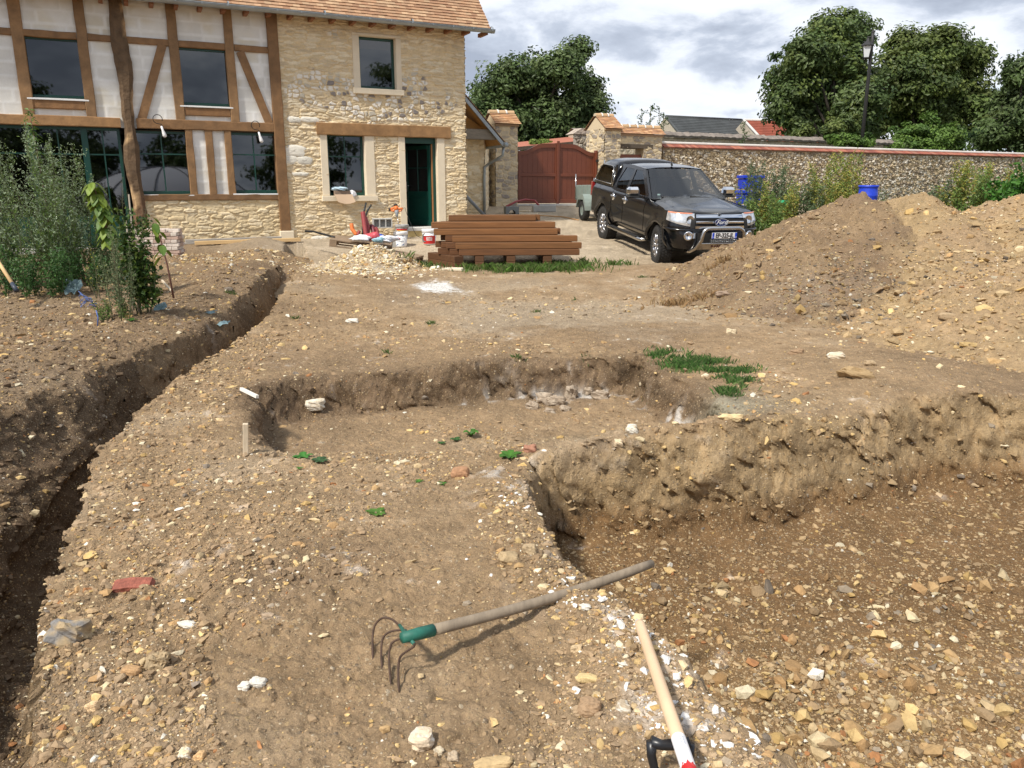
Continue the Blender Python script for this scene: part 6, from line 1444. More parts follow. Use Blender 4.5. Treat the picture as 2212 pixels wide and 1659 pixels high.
# planks against the plinth
def plank(v0,v1,D0,D1,w,h,mt,label,z=None):
    a=at(*v0,D0); b_=at(*v1,D1); a.z=gz_(a.x,a.y) if z is None else z; b_.z=a.z; d=b_-a; m=MB(); m.bbox(0,d.length,-w/2,w/2,0,h,.005); o=m.build('plank',mt); o.location=a; o.rotation_euler=(0,0,math.atan2(d.y,d.x)); tag(o,label,'plank'); return o
M_GP=mat('grey_plank',(.33,.30,.26),.9,var=.25,vs=5,stretch=(.5,6,6)); M_YP=mat('pine_plank',(.62,.42,.20),.7,var=.15,vs=5,stretch=(.5,6,6))
g0=gz_(-6,17)+.0
fa=lambda vx,off:(lambda s:C0+U*s-NI*off)(fac(vx,500,-off)[0])
def plank2(vx0,vx1,off,z,w,h,mt,label,da=0):
    a=fa(vx0,off); b_=fa(vx1,off+da); d=b_-a; m=MB(); m.bbox(0,d.length,-w/2,w/2,0,h,.005); o=m.build('plank',mt); o.location=(a.x,a.y,z); o.rotation_euler=(0,R(-.6),math.atan2(d.y,d.x)); tag(o,label,'plank'); return o
plank2(392,604,.35,.44,.22,.035,M_GP,'lower weathered grey plank against the base of the stone plinth'); plank2(398,606,.30,.48,.20,.05,M_GP,'upper weathered grey plank against the base of the stone plinth')
plank2(418,648,.85,.45,.10,.075,M_YP,'fresh yellow pine timber lying in front of the grey planks',.15)
# ---- brick stack ----
M_BR=mat('old_brick',(1,1,1),.9,vcol=True,var=.35,vs=14,bump=.4,bs=40,bd=.006)
bo=at(281,545,14.9); bo.z=gz_(bo.x+.4,bo.y)-.05; proto=[]
for v in range(3):
    m=MB(); m.bbox(-.11,.11,-.052,.052,0,.062,.006,c=((.42,.30,.24),(.52,.42,.36),(.60,.53,.46))[v]); o=m.build('brick',M_BR); proto.append(o)
used=[False]*3; 
def brk(x,y,z,rz):
    v=random.randrange(3); o=proto[v]
    if used[v]: o=o.copy(); COL.objects.link(o)
    used[v]=True; p=bo+Vector((x*math.cos(R(8))-y*math.sin(R(8)),x*math.sin(R(8))+y*math.cos(R(8)),z)); o.location=p; o.rotation_euler=(0,0,R(8)+rz+random.uniform(-.03,.03)); tag(o,'old pale reclaimed brick in the stack beside the big weathered post','brick','reclaimed bricks stacked by the post')
for L_ in range(9):
    z=L_*.066
    if L_%2: 
        for i in range(8):
            if L_==8 and i>5: continue
            for y in (0,.23): brk(.06+i*.108,y+.11,z,PI/2)
    else:
        for i in range(4):
            for y in range(4): 
                if L_==8 and (i+y)%3==0: continue
                brk(.11+i*.225,y*.108+.06,z,0)
# ---- bits by the gate ----
o=None; p=on(1175,458); m=MB(); m.bbox(-.37,.37,-.1,.1,0,.2,.015); o=m.build('concrete_block',M_CONC); o.location=p; o.rotation_euler=(0,0,R(12)); tag(o,'long grey concrete block on the ground before the driveway gate','concrete block')
p=on(1107,463); m=MB(); m.prism([(-.2,0),(-.1,0),(-.1,.06),(-.05,.12),(.05,.12),(.1,.06),(.1,0),(.2,0),(.2,.22),(-.2,.22)],0,.4); o=m.build('channel_block',mat('grey_concrete',(.22,.23,.23),.9)); o.location=p; o.rotation_euler=(0,0,R(10)); tag(o,'grey arched channel block at the foot of the downpipe','concrete block')
def loose_pipe(pl,r,mt,name,label,cat):
    P=[]
    for vx,vy,dz in pl: q=on(vx,vy); q.z+=dz; P.append(q)
    m=MB(); m.tube(P,r,8); o=m.build(name,mt); tag(o,label,cat); return o
loose_pipe([(1094,455,.12),(1115,453,.25),(1135,452,.30),(1155,453,.28),(1168,456,.1)],.035,M_RPIPE,'red_hose','arched red hose on the ground by the left gate pillar','hose')
loose_pipe([(1135,470,.02),(1165,468,.03),(1215,470,.02),(1250,477,.02)],.016,mat('orange_cable',(.50,.27,.10),.6),'orange_cable','thin orange cable trailing across the yard before the gate','cable')
m=MB(); a=on(1047,470); b_=at(1007,424,20.8); m.tube([a+Vector((0,0,.04)),b_],.045,10); o=m.build('grey_pipe',mat('grey_pvc',(.20,.23,.26),.5)); tag(o,'grey plastic pipe leaning on the lean-to wall by the house corner','pipe')
for k,(vx,vy,w,l) in enumerate(((1130,458,.5,.1),(1142,464,.55,.12),(1027,468,.3,.2),(1045,472,.35,.15),(1100,472,.3,.1))):
    p=on(vx,vy); m=MB(); m.bbox(-w/2,w/2,-l/2,l/2,0,.05,.01); o=m.build('board_scrap',M_LIME if k!=4 else M_PAL); o.location=p; o.rotation_euler=(0,0,R(k*23-30)); tag(o,['pale board scrap nearest the left gate pillar','longest pale board scrap before the left gate pillar','pale block scrap at the foot of the house corner','pale board scrap right of the house corner','brown board scrap below the downpipe'][k],'board scrap','scraps lying before the left gate pillar')
# ---- blue bins, barrel ----
M_BIN=mat('bin_blue',(.012,.045,.50),.4,var=.15,vs=6)
def drum(vx0,vx1,vt,vb,D,label,name='blue_drum',stack=1):
    a=at((vx0+vx1)/2,vt,D); b_=at((vx0+vx1)/2,vb,D); r=(vx1-vx0)/2/FV*D; h=a.z-b_.z; z0=b_.z; t=thing(name,(a.x,a.y,z0),0,label,'drum')
    m=MB(); m.lathe([(.001,0),(r*.93,0),(r*.96,.03),(r*.98,h*.3),(r*1.03,h*.33),(r*.98,h*.36),(r*.98,h*.64),(r*1.03,h*.67),(r*.98,h*.70),(r*.95,h*.92)],28); m.build('drum_body',M_BIN,t); m=MB(); m.lathe([(r*.96,h*.92),(r*1.03,h*.93),(r*1.03,h),(r*.9,h*1.0),(r*.88,h*.97),(.001,h*.97)],28); m.build('drum_lid',M_BIN,t); return t
drum(1857,1897,400,470,17.0,'bright blue plastic drum peeking out behind the dark spoil heap',)
gzb=gz_(*at(1618,440,19).xy); D=20; bp=at(1618,430,D)
for i in range(3):
    z0=at(1618,376,D).z-(i+1)*.37; p=Vector((bp.x-.02*i,bp.y,z0)); t=thing('blue_crate',p,R(6+i),['topmost blue crate of the stack behind the pickup','middle blue crate of the stack behind the pickup','lowest blue crate of the stack behind the pickup'][i],'crate','blue crates stacked behind the pickup')
    m=MB(); m.bbox(-.25,.25,-.2,.2,0,.30,.02); m.build('crate_body',M_BIN,t); m=MB(); m.bbox(-.28,.28,-.23,.23,.26,.335,.012); m.build('crate_rim',M_BIN,t)
    m=MB(); 
    for x in (-.15,0,.15): m.bbox(x-.012,x+.012,-.215,-.201,.01,.25,.003)
    m.build('crate_rib',M_BIN,t)
p=at(1692,437,18); o=blob('green_tarp',mat('green_plastic',(.02,.32,.14),.5),p,(.13,.10,.05),'bright green plastic sheet among the weeds behind the spoil heap','sheet',31,.4)
# ---- stakes ----
M_STK=mat('pale_stake',(.60,.50,.36),.8,var=.2,vs=8,stretch=(6,6,1)); 
p=on(531,982); m=MB(); m.bbox(-.016,.016,-.012,.012,-.08,.20,.003); o=m.build('stake',M_STK); o.location=p+Vector((0,0,.0)); o.rotation_euler=(R(4),R(4),.3); tag(o,'short pale stake standing upright at the left edge of the shallow basin','stake')
a=at(521,840,5.95); b_=at(556,857,5.75); m=MB(); m.tube([a,b_],.016,4,sm=False); o=m.build('stake',mat('white_stake',(.72,.68,.6),.8)); tag(o,'white painted stake lying over the far left lip of the shallow basin','stake')
p=on(623,700)
m=MB(); a=at(602,700-4,11.2);
a=on(605,695) if False else on(604,693); m.tube([on(604,694)+Vector((0,0,.15)),on(640,722)+Vector((0,0,.03))],.014,4,sm=False) if False else None
o=None
a=on(625,590) if False else None
# scrap slat near the clump, behind the trench
s_=[on(603/2.1,0)] if False else None
a=on(352,625); b_=on(371,633); m=MB(); m.tube([a+Vector((0,0,.12)),b_+Vector((0,0,.03))],.015,4,sm=False); o=m.build('slat',M_STK); tag(o,'thin pale slat lying on the bank right of the leafy clump','slat')
# ---- foreground fork ----
def zf(zx,zy): return (691.2+zx*.3906,1094.4+zx*0+zy*.3906)
def wp(zx,zy,D): return at(*zf(zx,zy),D)
M_HDL=mat('grey_wood',(.24,.19,.135),.85,var=.35,vs=7,bump=.4,bs=60,bd=.003,stretch=(4,1,1)); M_RUST=mat('rusty_steel',(.09,.055,.038),.75,metal=.4,var=.5,vs=40); M_GRN=mat('green_socket',(.015,.12,.085),.6,var=.35,vs=30)
g=on(*zf(435,1020)); Dg=lambda zx,zy:None
def depth(p): return p.y*cp-(p.z-CAMZ)*sp_
D0=depth(g); base=wp(435,1020,D0)
fork=thing('garden_fork',base,0,'four-tined cultivator fork with a weathered grey wooden handle lying across the pit edge','garden fork')
def F_(zx,zy,D): return wp(zx,zy,D)-base
hE=F_(1835,315,3.28); hS=F_(612,686,D0+.10)
pl=[hS+(hE-hS)*u+Vector((0,0,-.018*math.sin(PI*u)*1.0)) for u in np.linspace(0,1,14)]
m=MB(); m.tube(pl,[.0195]*13+[.017],14); m.build('handle',M_HDL,fork)
hd=(hS-pl[2]).normalized(); m=MB(); m.tube([hS-hd*.01,hS+hd*.05,hS+hd*.11],[.0215,.021,.018],14); 
sc_=hS+hd*.125
m.tube([hS+hd*.10,F_(470,690,D0+.13)],[.015,.009],8); m.tube([F_(440,655,D0+.20),F_(470,700,D0+.13),F_(500,735,D0+.06),F_(520,758,D0+.02)],[.006,.008,.008,.006],8); m.build('socket',M_GRN,fork)
for pts_ in ([(440,660,.20),(400,625,.21),(350,615,.22),(310,645,.23),(293,700,.22),(291,780,.19),(293,862,.14)],[(455,682,.16),(400,688,.17),(355,715,.17),(340,770,.16),(340,850,.12),(348,928,.06)],[(490,728,.09),(430,735,.10),(395,760,.10),(382,820,.09),(385,900,.05),(392,985,.0)],[(522,755,.02),(518,775,.02),(480,800,.03),(445,830,.035),(433,890,.03),(434,960,.0),(437,1028,-.02)]):
    P=[F_(a,b_,D0+c) for a,b_,c in pts_]; Q=[]
    for i in range(len(P)-1):
        p0,p1,p2,p3=P[max(i-1,0)],P[i],P[i+1],P[min(i+2,len(P)-1)]
        for u in np.linspace(0,1,5,endpoint=False): u=float(u); Q.append(.5*((2*p1)+(p2-p0)*u+(2*p0-5*p1+4*p2-p3)*u*u+(3*p1-p0-3*p2+p3)*u**3))
    Q.append(P[-1]); m=MB(); m.tube(Q,[.0040]*(len(Q)-3)+[.0035,.003,.0015],8); m.build('tine',M_RUST,fork)
# ---- new shovel handle ----
M_BEECH=mat('beech',(.66,.47,.30),.45,var=.10,vs=6,stretch=(1,1,.3))
top=wp(1766,640,2.75); low=wp(1985,1290,2.05); end=low+(low-top).normalized()*.30
sh=thing('shovel',top,0,'new pale beech shovel handle with white and red paper label at the pit edge','shovel')
d=(end-top); m=MB(); m.tube([Vector((0,0,0)),d*.012,d*.03,d*.5,d],[.006,.017,.0185,.019,.019],20); m.build('handle',M_BEECH,sh)
dn=d.normalized(); Ld=(low-top).length; m=MB(); m.tube([dn*(Ld-.005),dn*(Ld+.125)],.0196,20,cap=False); lb_=m.build('paper_label',mat('paper_label',(.78,.78,.80),.5),sh)
m=MB(); m.tube([dn*(Ld+.125),dn*(Ld+.30)],.0197,20,cap=False); m.build('red_label',mat('label_red'),sh)
# printed lines + bar code on the side facing the viewer
cdir=(Vector((0,0,CAMZ))-low).normalized(); sd_=dn.cross(cdir).normalized(); fr_=sd_.cross(dn).normalized()*-1
if fr_.dot(cdir)<0: fr_=-fr_
def onlab(u,ang,eps=.0203): return dn*(Ld+u)+(fr_*math.cos(ang)+sd_*math.sin(ang))*eps
m=MB()
for i in range(9):
    u=.012+i*.0042; w=.0016 if i%3 else .0026; m.add([onlab(u,-.75),onlab(u+w,-.75),onlab(u+w,-.15),onlab(u,-.15)],[(0,1,2,3)])
for i in range(14):
    u=.012+i*.0075; m.add([onlab(u,.15),onlab(u+.0018,.15),onlab(u+.0018,.15+.3+.25*((i*7)%3)/3),onlab(u,.45+.25*((i*7)%3)/3)],[(0,1,2,3)])
m.build('label_print',mat('label_grey'),lb_)
m=MB(); m.add([onlab(.118,-.9),onlab(.128,-.5),onlab(.113,-.2),onlab(.128,.1),onlab(.115,.5),onlab(.128,.9),onlab(.135,.9),onlab(.135,-.9)],[tuple(range(8))]); m.build('label_edge',mat('label_red'),lb_)
# D-grip of another tool under it
gA=[(1835,1290),(2040,1300),(2050,1375),(2030,1470),(1960,1560),(1900,1600),(1850,1480),(1825,1380)]
gd2=2.1
gb=at(*zf(1830,1292),gd2); grip=thing('spade',gb,0,'black plastic D-shaped spade grip lying under the new beech handle','spade')
P=[at(*zf(a,b_),gd2+.0)-gb for a,b_ in ((1835,1300),(1832,1370),(1850,1450),(1895,1530),(1950,1590))]; P2=[at(*zf(a,b_),gd2)-gb for a,b_ in ((2040,1312),(2045,1370),(2035,1450),(2000,1530),(1950,1590))]
m=MB(); m.tube([at(*zf(1830,1300),gd2)-gb,at(*zf(1890,1318),gd2)-gb,at(*zf(1940,1316),gd2)-gb,at(*zf(1985,1318),gd2)-gb,at(*zf(2045,1308),gd2)-gb],[.017,.0135,.015,.0135,.017],12); m.tube(P,[.016,.013,.012,.013,.02],10); m.tube(P2,[.016,.013,.012,.013,.02],10); m.build('grip',mat('grip_black',(.012,.013,.016),.35),grip)
e=P[-1]; m=MB(); m.tube([e,e+(e-P[0]).normalized()*.12],[.022,.02],12); m.build('socket',mat('grip_black'),grip)
# spade at left edge
a=at(-20,540,9.4); b_=at(26,612,9.15); sp2=thing('spade',b_,0,'wooden spade handle with dark socket stuck in the bank at the left edge','spade'); m=MB(); m.tube([a-b_,(0,0,0)],.021,10); m.build('handle',M_YP,sp2); m=MB(); m.tube([(0,0,0),(b_-a).normalized()*.14],[.024,.026],10); m.build('socket',mat('slate_paint',(.03,.04,.06),.5),sp2)
# ---- big named stones ----
def rock(vx,vy,rx,ry,rz,col,label,name='stone',seed=1,D=None,alt=None,rot=0,amp=.3,sink=.25,zf_=None):
    p=on(vx,vy); d=depth(p); s=d/FV; r=(rx*s,ry*s,rz*s); n=16; V=[];C=[];F=[]
    for i in range(n):
        th=PI*i/(n-1)
        for j in range(22):
            ph=2*PI*j/22; dd=Vector((math.sin(th)*math.cos(ph),math.sin(th)*math.sin(ph),math.cos(th)))
            k=1+amp*float(fbm(np.array([dd.x*1.4+seed*3.1+dd.z]),np.array([dd.y*1.4+seed+dd.z*1.3]),4,seed)[0])*1.7
            ax=max(abs(dd.x),abs(dd.y),abs(dd.z)); k*=1/(ax**.45)*.86
            V.append(Vector((dd.x*r[0]*k,dd.y*r[1]*k,dd.z*r[2]*k))); w=sstep(.0,.25,fbm(np.array([dd.x*2+seed]),np.array([dd.y*2+dd.z*2]),3,seed+9))[0]; c=np.array(col); C.append(tuple(c*(1-w)+np.array(alt)*w) if alt is not None else tuple(c*random.uniform(.93,1.07)))
    for i in range(n-1):
        for j in range(22): F.append((i*22+j,i*22+(j+1)%22,(i+1)*22+(j+1)%22,(i+1)*22+j))
    o=link(name,V,F,mat('stone'),None,cols=C,smooth=False); o.location=(p.x,p.y,float(HH(np.array([p.x]),np.array([p.y]),True)[0])+r[2]*(.62-sink)); o.rotation_euler=(random.uniform(-.1,.1),random.uniform(-.1,.1),rot); tag(o,label,'stone'); return o
TAN=(.44,.31,.17); GRY=(.20,.19,.18); WHI=(.62,.58,.50); CLO=(.31,.22,.125)
rock(152,1385,46,34,34,GRY,'largest grey boulder with a tan crust at the trench edge, lower left','boulder',1,alt=(.36,.27,.16),sink=.1)
rock(345,1440,25,18,24,(.36,.27,.16),'knobbly tan flint nodule right of the grey boulder','flint',2,amp=.55)
rock(285,1460,24,15,10,(.42,.26,.13),'flat oval brown pebble below the knobbly flint','pebble',3,amp=.12)
rock(405,1360,22,10,6,WHI,'flat white stone right of the grey boulder','stone',4)
rock(528,1495,15,12,11,WHI,'left of a pair of white stones on bare soil, lower left','stone',5); rock(557,1487,20,14,12,(.60,.57,.50),'larger greyish stone of the white pair on bare soil','stone',6,alt=WHI)
rock(202,1535,15,12,18,(.66,.47,.27),'upright yellow flint near the left trench edge','flint',7)
rock(400,1640,16,13,15,(.68,.55,.36),'left of two yellow stones at the bottom edge','flint',8,alt=WHI); rock(432,1640,13,11,13,(.62,.40,.20),'right of two yellow stones at the bottom edge','flint',9)
rock(910,1610,29,24,22,(.62,.50,.36),'chalk-coated white stone at the bottom, left of the black grip','stone',10,alt=WHI)
rock(948,1630,14,12,12,(.50,.42,.30),'small rounded stone right of the chalk-coated one','stone',11); rock(980,1640,14,12,12,(.42,.33,.23),'second rounded stone right of the chalk-coated one','stone',12)
rock(1065,1655,48,20,14,(.47,.34,.18),'sandy clod cut by the bottom edge of the picture','clod',13,amp=.15)
rock(1100,1212,28,22,18,(.38,.28,.16),'large tan clod on the chalky rim above the fork handle','clod',14,amp=.2)
rock(1145,1195,18,15,14,(.40,.30,.18),'smaller tan clod beside the large one on the chalky rim','clod',15)
rock(1268,1473,28,13,9,(.58,.44,.22),'flat yellow stone on the pit rim right of the fork','stone',16,amp=.12)
rock(1245,1405,16,13,11,(.50,.37,.22),'rounded tan stone above the flat yellow stone','stone',17); rock(1275,1540,30,24,17,(.33,.22,.13),'dark brown clod on the rim left of the beech handle','clod',18,amp=.3)
rock(1345,1530,19,18,15,(.42,.34,.24),'chalk-smeared clod beside the beech handle','clod',19,alt=WHI); rock(1342,1445,14,10,9,WHI,'bright chalk lump on the rim above the chalk-smeared clod','chalk lump',20,amp=.5)
rock(1265,1315,13,8,7,WHI,'bright chalk lump on the rim beneath the fork handle','chalk lump',21,amp=.5)
rock(995,1030,22,16,16,(.36,.20,.11),'round reddish brown stone below the small weeds','stone',22,amp=.15); rock(1145,975,17,13,13,(.34,.17,.11),'reddish stone right of the leafy green weed','stone',23)
rock(680,890,24,15,14,(.58,.50,.38),'pale angular stone at the foot of the basin wall','stone',24,alt=WHI); rock(762,697,16,9,7,WHI,'white stone on the bare ground left of centre','stone',25)
for k,(x,y,a,b_) in enumerate(((1150,884,14,12),(1175,872,18,14),(1205,876,20,13),(1235,862,16,18),(1222,888,12,9),(1300,862,22,15),(1270,850,10,8),(1190,893,14,8))): rock(x,y,a,b_*.9,b_,(.34,.27,.20),['leftmost rough clod by the puddle','second rough clod from the left by the puddle','broad rough clod in the middle of the row by the puddle','tallest rough clod by the puddle','small clod under the tallest one by the puddle','rough clod standing apart at the right by the puddle','smallest clod behind the row by the puddle','low clod in front of the row by the puddle'][k],'clod',30+k,alt=(.40,.33,.25),amp=.5,sink=.12)
rock(1365,935,15,14,13,WHI,'white chalk stone on the bank between basin and pit','stone',41,alt=(.5,.42,.3)); rock(1335,970,11,10,11,(.60,.48,.32),'small pale stone left below the white chalk stone','stone',42)
rock(1580,905,22,8,8,(.62,.47,.26),'long bone-shaped yellow flint on the pit rim','flint',43,amp=.5)
rock(1805,775,22,11,11,(.60,.50,.36),'pale stone on the clod pile below the large heap','stone',44,alt=WHI); rock(1850,815,44,18,17,(.36,.25,.13),'largest brown clod of the pile below the large heap','clod',45,amp=.35); rock(1720,765,18,9,8,(.30,.20,.12),'dark clod left of the clod pile','clod',46); rock(1880,790,14,9,9,(.38,.28,.17),'clod at the upper right of the clod pile','clod',47)
rock(2045,690,22,9,9,(.38,.28,.17),'squarish clod lying on the large yellow heap','clod',48,amp=.12); rock(1580,720,12,8,8,(.55,.45,.3),'pale pebble in front of the dark heap','pebble',49); rock(1560,600+40,16,9,8,(.3,.22,.16),'dark clod on the left flank of the dark heap','clod',50)
p=on(282,1270); m=MB(); m.prism([(-.085,-.01),(-.06,.014),(.0,.020),(.08,.012),(.088,-.01)],-.03,.03); o=m.build('tile_fragment',mat('red_tile_piece',(.27,.085,.055),.9,var=.5,vs=30,bump=.6,bs=60)); o.location=p+Vector((0,0,.004)); o.rotation_euler=(R(14),R(-2),R(6)); tag(o,'long red roof tile fragment near the left trench edge','tile fragment')
# ---- blue plastic scraps ----
M_MESH=mat('blue_mesh',(.22,.33,.36),.6,var=.25,vs=12,translucent=.3)
def scrap(vx,vy,w,h,label,seed,up=.5):
    p=on(vx,vy); s=depth(p)/FV; n=9; m=MB(); P=[]
    for i in range(n):
        row=[]
        for j in range(n):
            u,v=i/(n-1)-.5,j/(n-1)-.5; row.append(Vector((u*w*s*(1+.3*math.sin(v*5+seed)),v*h*s*.8+.03*math.sin(u*7+seed),(v+.5)*h*s*up+.25*h*s*float(fbm(np.array([u*3+seed]),np.array([v*3]),2,seed)[0])+.02)))
        P.append(row)
    m.grid(P,sm=False); o=m.build('plastic_mesh',M_MESH,fixn=False); o.location=p; tag(o,label,'plastic scrap'); return o
scrap(160,638,34,30,'largest blue-grey plastic mesh scrap, standing up on the left bank',1,1.0); scrap(350,672,22,20,'blue plastic scrap right of the stake-tied clump',2,.6); scrap(283,607,16,18,'small blue plastic scrap inside the stake-tied clump',3,.8); scrap(478,708,28,34,'blue plastic rag hanging over the trench lip',4,.2); scrap(455,680,22,12,'thin blue plastic strip above the trench rag',5,.3)
m=MB(); p=on(188,665)
for k in range(5): m.tube([p+Vector((.07*math.cos(a)*(1+k*.1),.05*math.sin(a)+k*.01,.06+.05*math.sin(a*1.3+k)+.03*k*math.sin(a*.5))) for a in np.linspace(k,k+5,16)],.004,4)
o=m.build('blue_string',mat('blue_string',(.08,.14,.36),.6)); tag(o,'tangled blue string on the left bank below the mesh scrap','string')
p=on(211,705); m=MB(); m.tube([p,p+Vector((.005,.02,.09)),p+Vector((-.005,.02,.16))],.007,5); o=m.build('blue_string',mat('blue_string')); tag(o,'short blue strand standing up below the tangled string','string')
p=on(218,712+3); 
# ================= PLANTS =================
def leafset(P,N,size,col,asp=.4): return leafquads(np.array(P),np.array(N),np.array(size),np.array(col),asp)
def plant(name,label,vx,vy,H_,nst,spread,leaf,cols,dens=60,branch=.25,asp=.35,tipcol=None,cat='plant',group=None,base=None,lean=.25,lowbare=.15,stemr=.006,droop=0,stemc=(.10,.11,.05)):
    p=base or on(vx,vy); t=thing(name,p,0,label,cat,group); m=MB(); P=[];N=[];Sz=[];C=[]; cols=np.array(cols)
    for k in range(nst):
        a=random.uniform(0,2*PI); r=spread*math.sqrt(random.random()); b0=Vector((r*math.cos(a),r*math.sin(a),-.05)); h=H_*random.uniform(.6,1.0) if k else H_
        ld=Vector((math.cos(a),math.sin(a),0))*lean*h*random.uniform(.2,1) if k else Vector((0,0,0)); cv=Vector((random.gauss(0,.04),random.gauss(0,.04),0))*h
        f=lambda u:b0+ld*u*u+cv*math.sin(u*PI)+Vector((0,0,h*u)); m.tube([f(u) for u in (0,.25,.5,.75,1)],[stemr,stemr*.85,stemr*.7,stemr*.45,stemr*.2],5,c=stemc)
        nb=int(10*h/.8)+3
        for i in range(nb):
            u=lowbare+(1-lowbare)*(i+.5)/nb; o=f(u); a2=random.uniform(0,2*PI); bl_=branch*h*(1.05-u)*random.uniform(.6,1.2); d=Vector((math.cos(a2),math.sin(a2),.9 if not droop else .2)).normalized(); m.tube([o,o+d*bl_*.6,o+d*bl_+Vector((0,0,bl_*.25*(1 if not droop else -1)))],[stemr*.4,stemr*.25,.001],4,c=stemc)
            nl=max(3,int(dens*(.35+bl_)/3))
            for j in range(nl):
                w=random.random(); q=o+d*bl_*w+Vector((0,0,bl_*.25*w*w*(1 if not droop else -1)))+Vector((random.gauss(0,1),random.gauss(0,1),random.gauss(0,1)))*leaf*.45
                P.append(q); n=Vector((random.gauss(0,.7),random.gauss(0,.7),random.uniform(.2,1))); N.append(n); Sz.append(leaf*random.uniform(.6,1.25)*(1-.3*u)); c=cols[random.randrange(len(cols))]*random.uniform(.75,1.2)
                if tipcol is not None and w>.75-.25*u: c=np.array(tipcol)*random.uniform(.8,1.15)
                C.append(c)
    m.build('stem',M_STEM,t,fixn=False); V,F,Cc=leafset(P,N,Sz,C,asp); link('foliage',V,F,M_LEAF,t,cols=Cc); return t
GL=((.14,.22,.05),(.11,.18,.045),(.18,.26,.07)); GS=((.13,.17,.085),(.10,.15,.07)); GY=((.34,.34,.07),(.20,.27,.06),(.38,.32,.08),(.16,.22,.06)); GG=((.05,.14,.02),(.07,.18,.03))
# left mugwort thicket
k=0; descr=['leftmost tall grey-green mugwort','tall mugwort at the left edge of the thicket','second tall mugwort of the thicket','tallest mugwort with pale tips before the glazed door','mugwort in the middle of the thicket','mugwort right of the thicket centre','slimmer mugwort before the door handle','short mugwort at the right of the thicket','mugwort leaning right at the thicket edge']
for vx,vy,h,D in ((5,600,1.85,10.6),(38,600,2.0,10.9),(75,600,1.95,10.5),(60,590,2.05,11.5),(108,605,1.75,10.7),(145,600,1.9,11.0),(172,598,1.75,11.2),(125,590,1.8,11.8),(195,590,1.45,11.6)):
    b_=at(vx,vy,D); b_.z=gz_(b_.x,b_.y); plant('mugwort',descr[k],vx,vy,h*1.12,6,.24,.055,GL,dens=75,branch=.24,tipcol=(.32,.40,.25),base=b_,group='mugwort thicket before the glazed doors',lean=.18,asp=.32); k+=1
for i,(vx,vy,D,h) in enumerate(((20,612,10.3,.75),(70,618,10.1,.7),(120,618,10.2,.65),(165,612,10.5,.6),(205,600,11,.8),(235,590,11.5,.7),(260,580,12,.5),(95,600,11.2,.9))):
    b_=at(vx,vy,D); b_.z=gz_(b_.x,b_.y); plant('nettle',['low dark weed clump at the left edge under the mugwort','low dark weed clump under the second mugwort','low dark weed clump in the middle under the mugwort','low dark weed clump behind the mesh scrap','taller dark weed clump right of the mesh scrap','dark weed clump left of the stake-tied clump','small weed clump behind the stake-tied clump','dark weeds filling the middle of the thicket'][i],vx,vy,h,9,.40,.06,((.05,.12,.03),(.07,.15,.04)),dens=90,branch=.3,base=b_,group='low weeds under the mugwort',asp=.5)
# columnar shoots
def shoot(vx,vt,vb,D,label,c,leaf=.07):
    b_=at(vx,vb,D); g=gz_(b_.x,b_.y); top=at(vx-4,vt,D); t=thing('sapling',(b_.x,b_.y,g),0,label,'sapling'); h=top.z-g; m=MB(); m.tube([(0,0,0),(.03,0,h*.5),(top.x-b_.x,0,h)],[.014,.010,.004],6,c=(.14,.09,.06)); m.build('stem',M_STEM,t); P=[];N=[];S_=[];C=[]
    for i in range(230):
        u=random.random()**.8; z=h*(.35+.65*u); a=random.uniform(0,6.28); r=.03+.09*abs(math.sin(u*23))*(1-.5*u); P.append(((top.x-b_.x)*u+.03*(1-u)+r*math.cos(a),r*math.sin(a),z)); N.append((math.cos(a)*.6,math.sin(a)*.6,.8)); S_.append(leaf*random.uniform(.7,1.2)); C.append(np.array(c)*random.uniform(.7,1.3))
    V,F,Cc=leafset(P,N,S_,C,.5); link('foliage',V,F,M_LEAF,t,cols=Cc)
shoot(14,200,600,10.8,'thin leafy sapling shooting above the mugwort at the left edge',(.12,.17,.03)); shoot(118,245,600,11.1,'thin leafy sapling rising before the main beam, second from left',(.10,.18,.03))
# cherry sapling with drooping big leaves
def drooping(vx,vt,vb,D,label,n=34):
    b_=at(vx+30,vb,D); g=gz_(b_.x,b_.y); top=at(vx,vt,D); t=thing('cherry_sapling',(b_.x,b_.y,g),0,label,'sapling'); o=top-Vector((b_.x,b_.y,g)); m=MB(); Pp=[Vector((0,0,0)),Vector((o.x*.2,0,o.z*.4)),Vector((o.x*.5,0,o.z*.75)),Vector((o.x*1.0,0,o.z))]; m.tube(Pp,[.014,.011,.008,.004],6,c=(.15,.07,.05)); m.build('stem',M_STEM,t); V=[];F=[];C=[]
    for i in range(n):
        u=random.uniform(.45,1); k=u*3; j=min(int(k),2); q=Pp[j].lerp(Pp[j+1],k-j); a=random.uniform(0,6.28); d=Vector((math.cos(a),math.sin(a),0)); L_=random.uniform(.12,.20); w=L_*.26; s=d.cross(Vector((0,0,1))); c=np.array((.19,.27,.035))*random.uniform(.6,1.2) if random.random()<.7 else np.array((.10,.18,.03))
        b=len(V); st=q+d*.03
        for uu,ww,zz in ((0,.1,0),(.3,.9,-.12),(.6,1,-.45),(.85,.5,-.8),(1,.02,-1.0)):
            ctr=st+d*L_*uu*.65+Vector((0,0,zz*L_*.75)); V+=[ctr-s*w*ww+Vector((0,0,.006)),ctr,ctr+s*w*ww+Vector((0,0,.006))]; C+=[c*.9,c*1.1,c*.9]
        for r in range(4): F+=[(b+r*3,b+r*3+1,b+r*3+4,b+r*3+3),(b+r*3+1,b+r*3+2,b+r*3+5,b+r*3+4)]
    link('foliage',V,F,M_LEAF,t,cols=C)
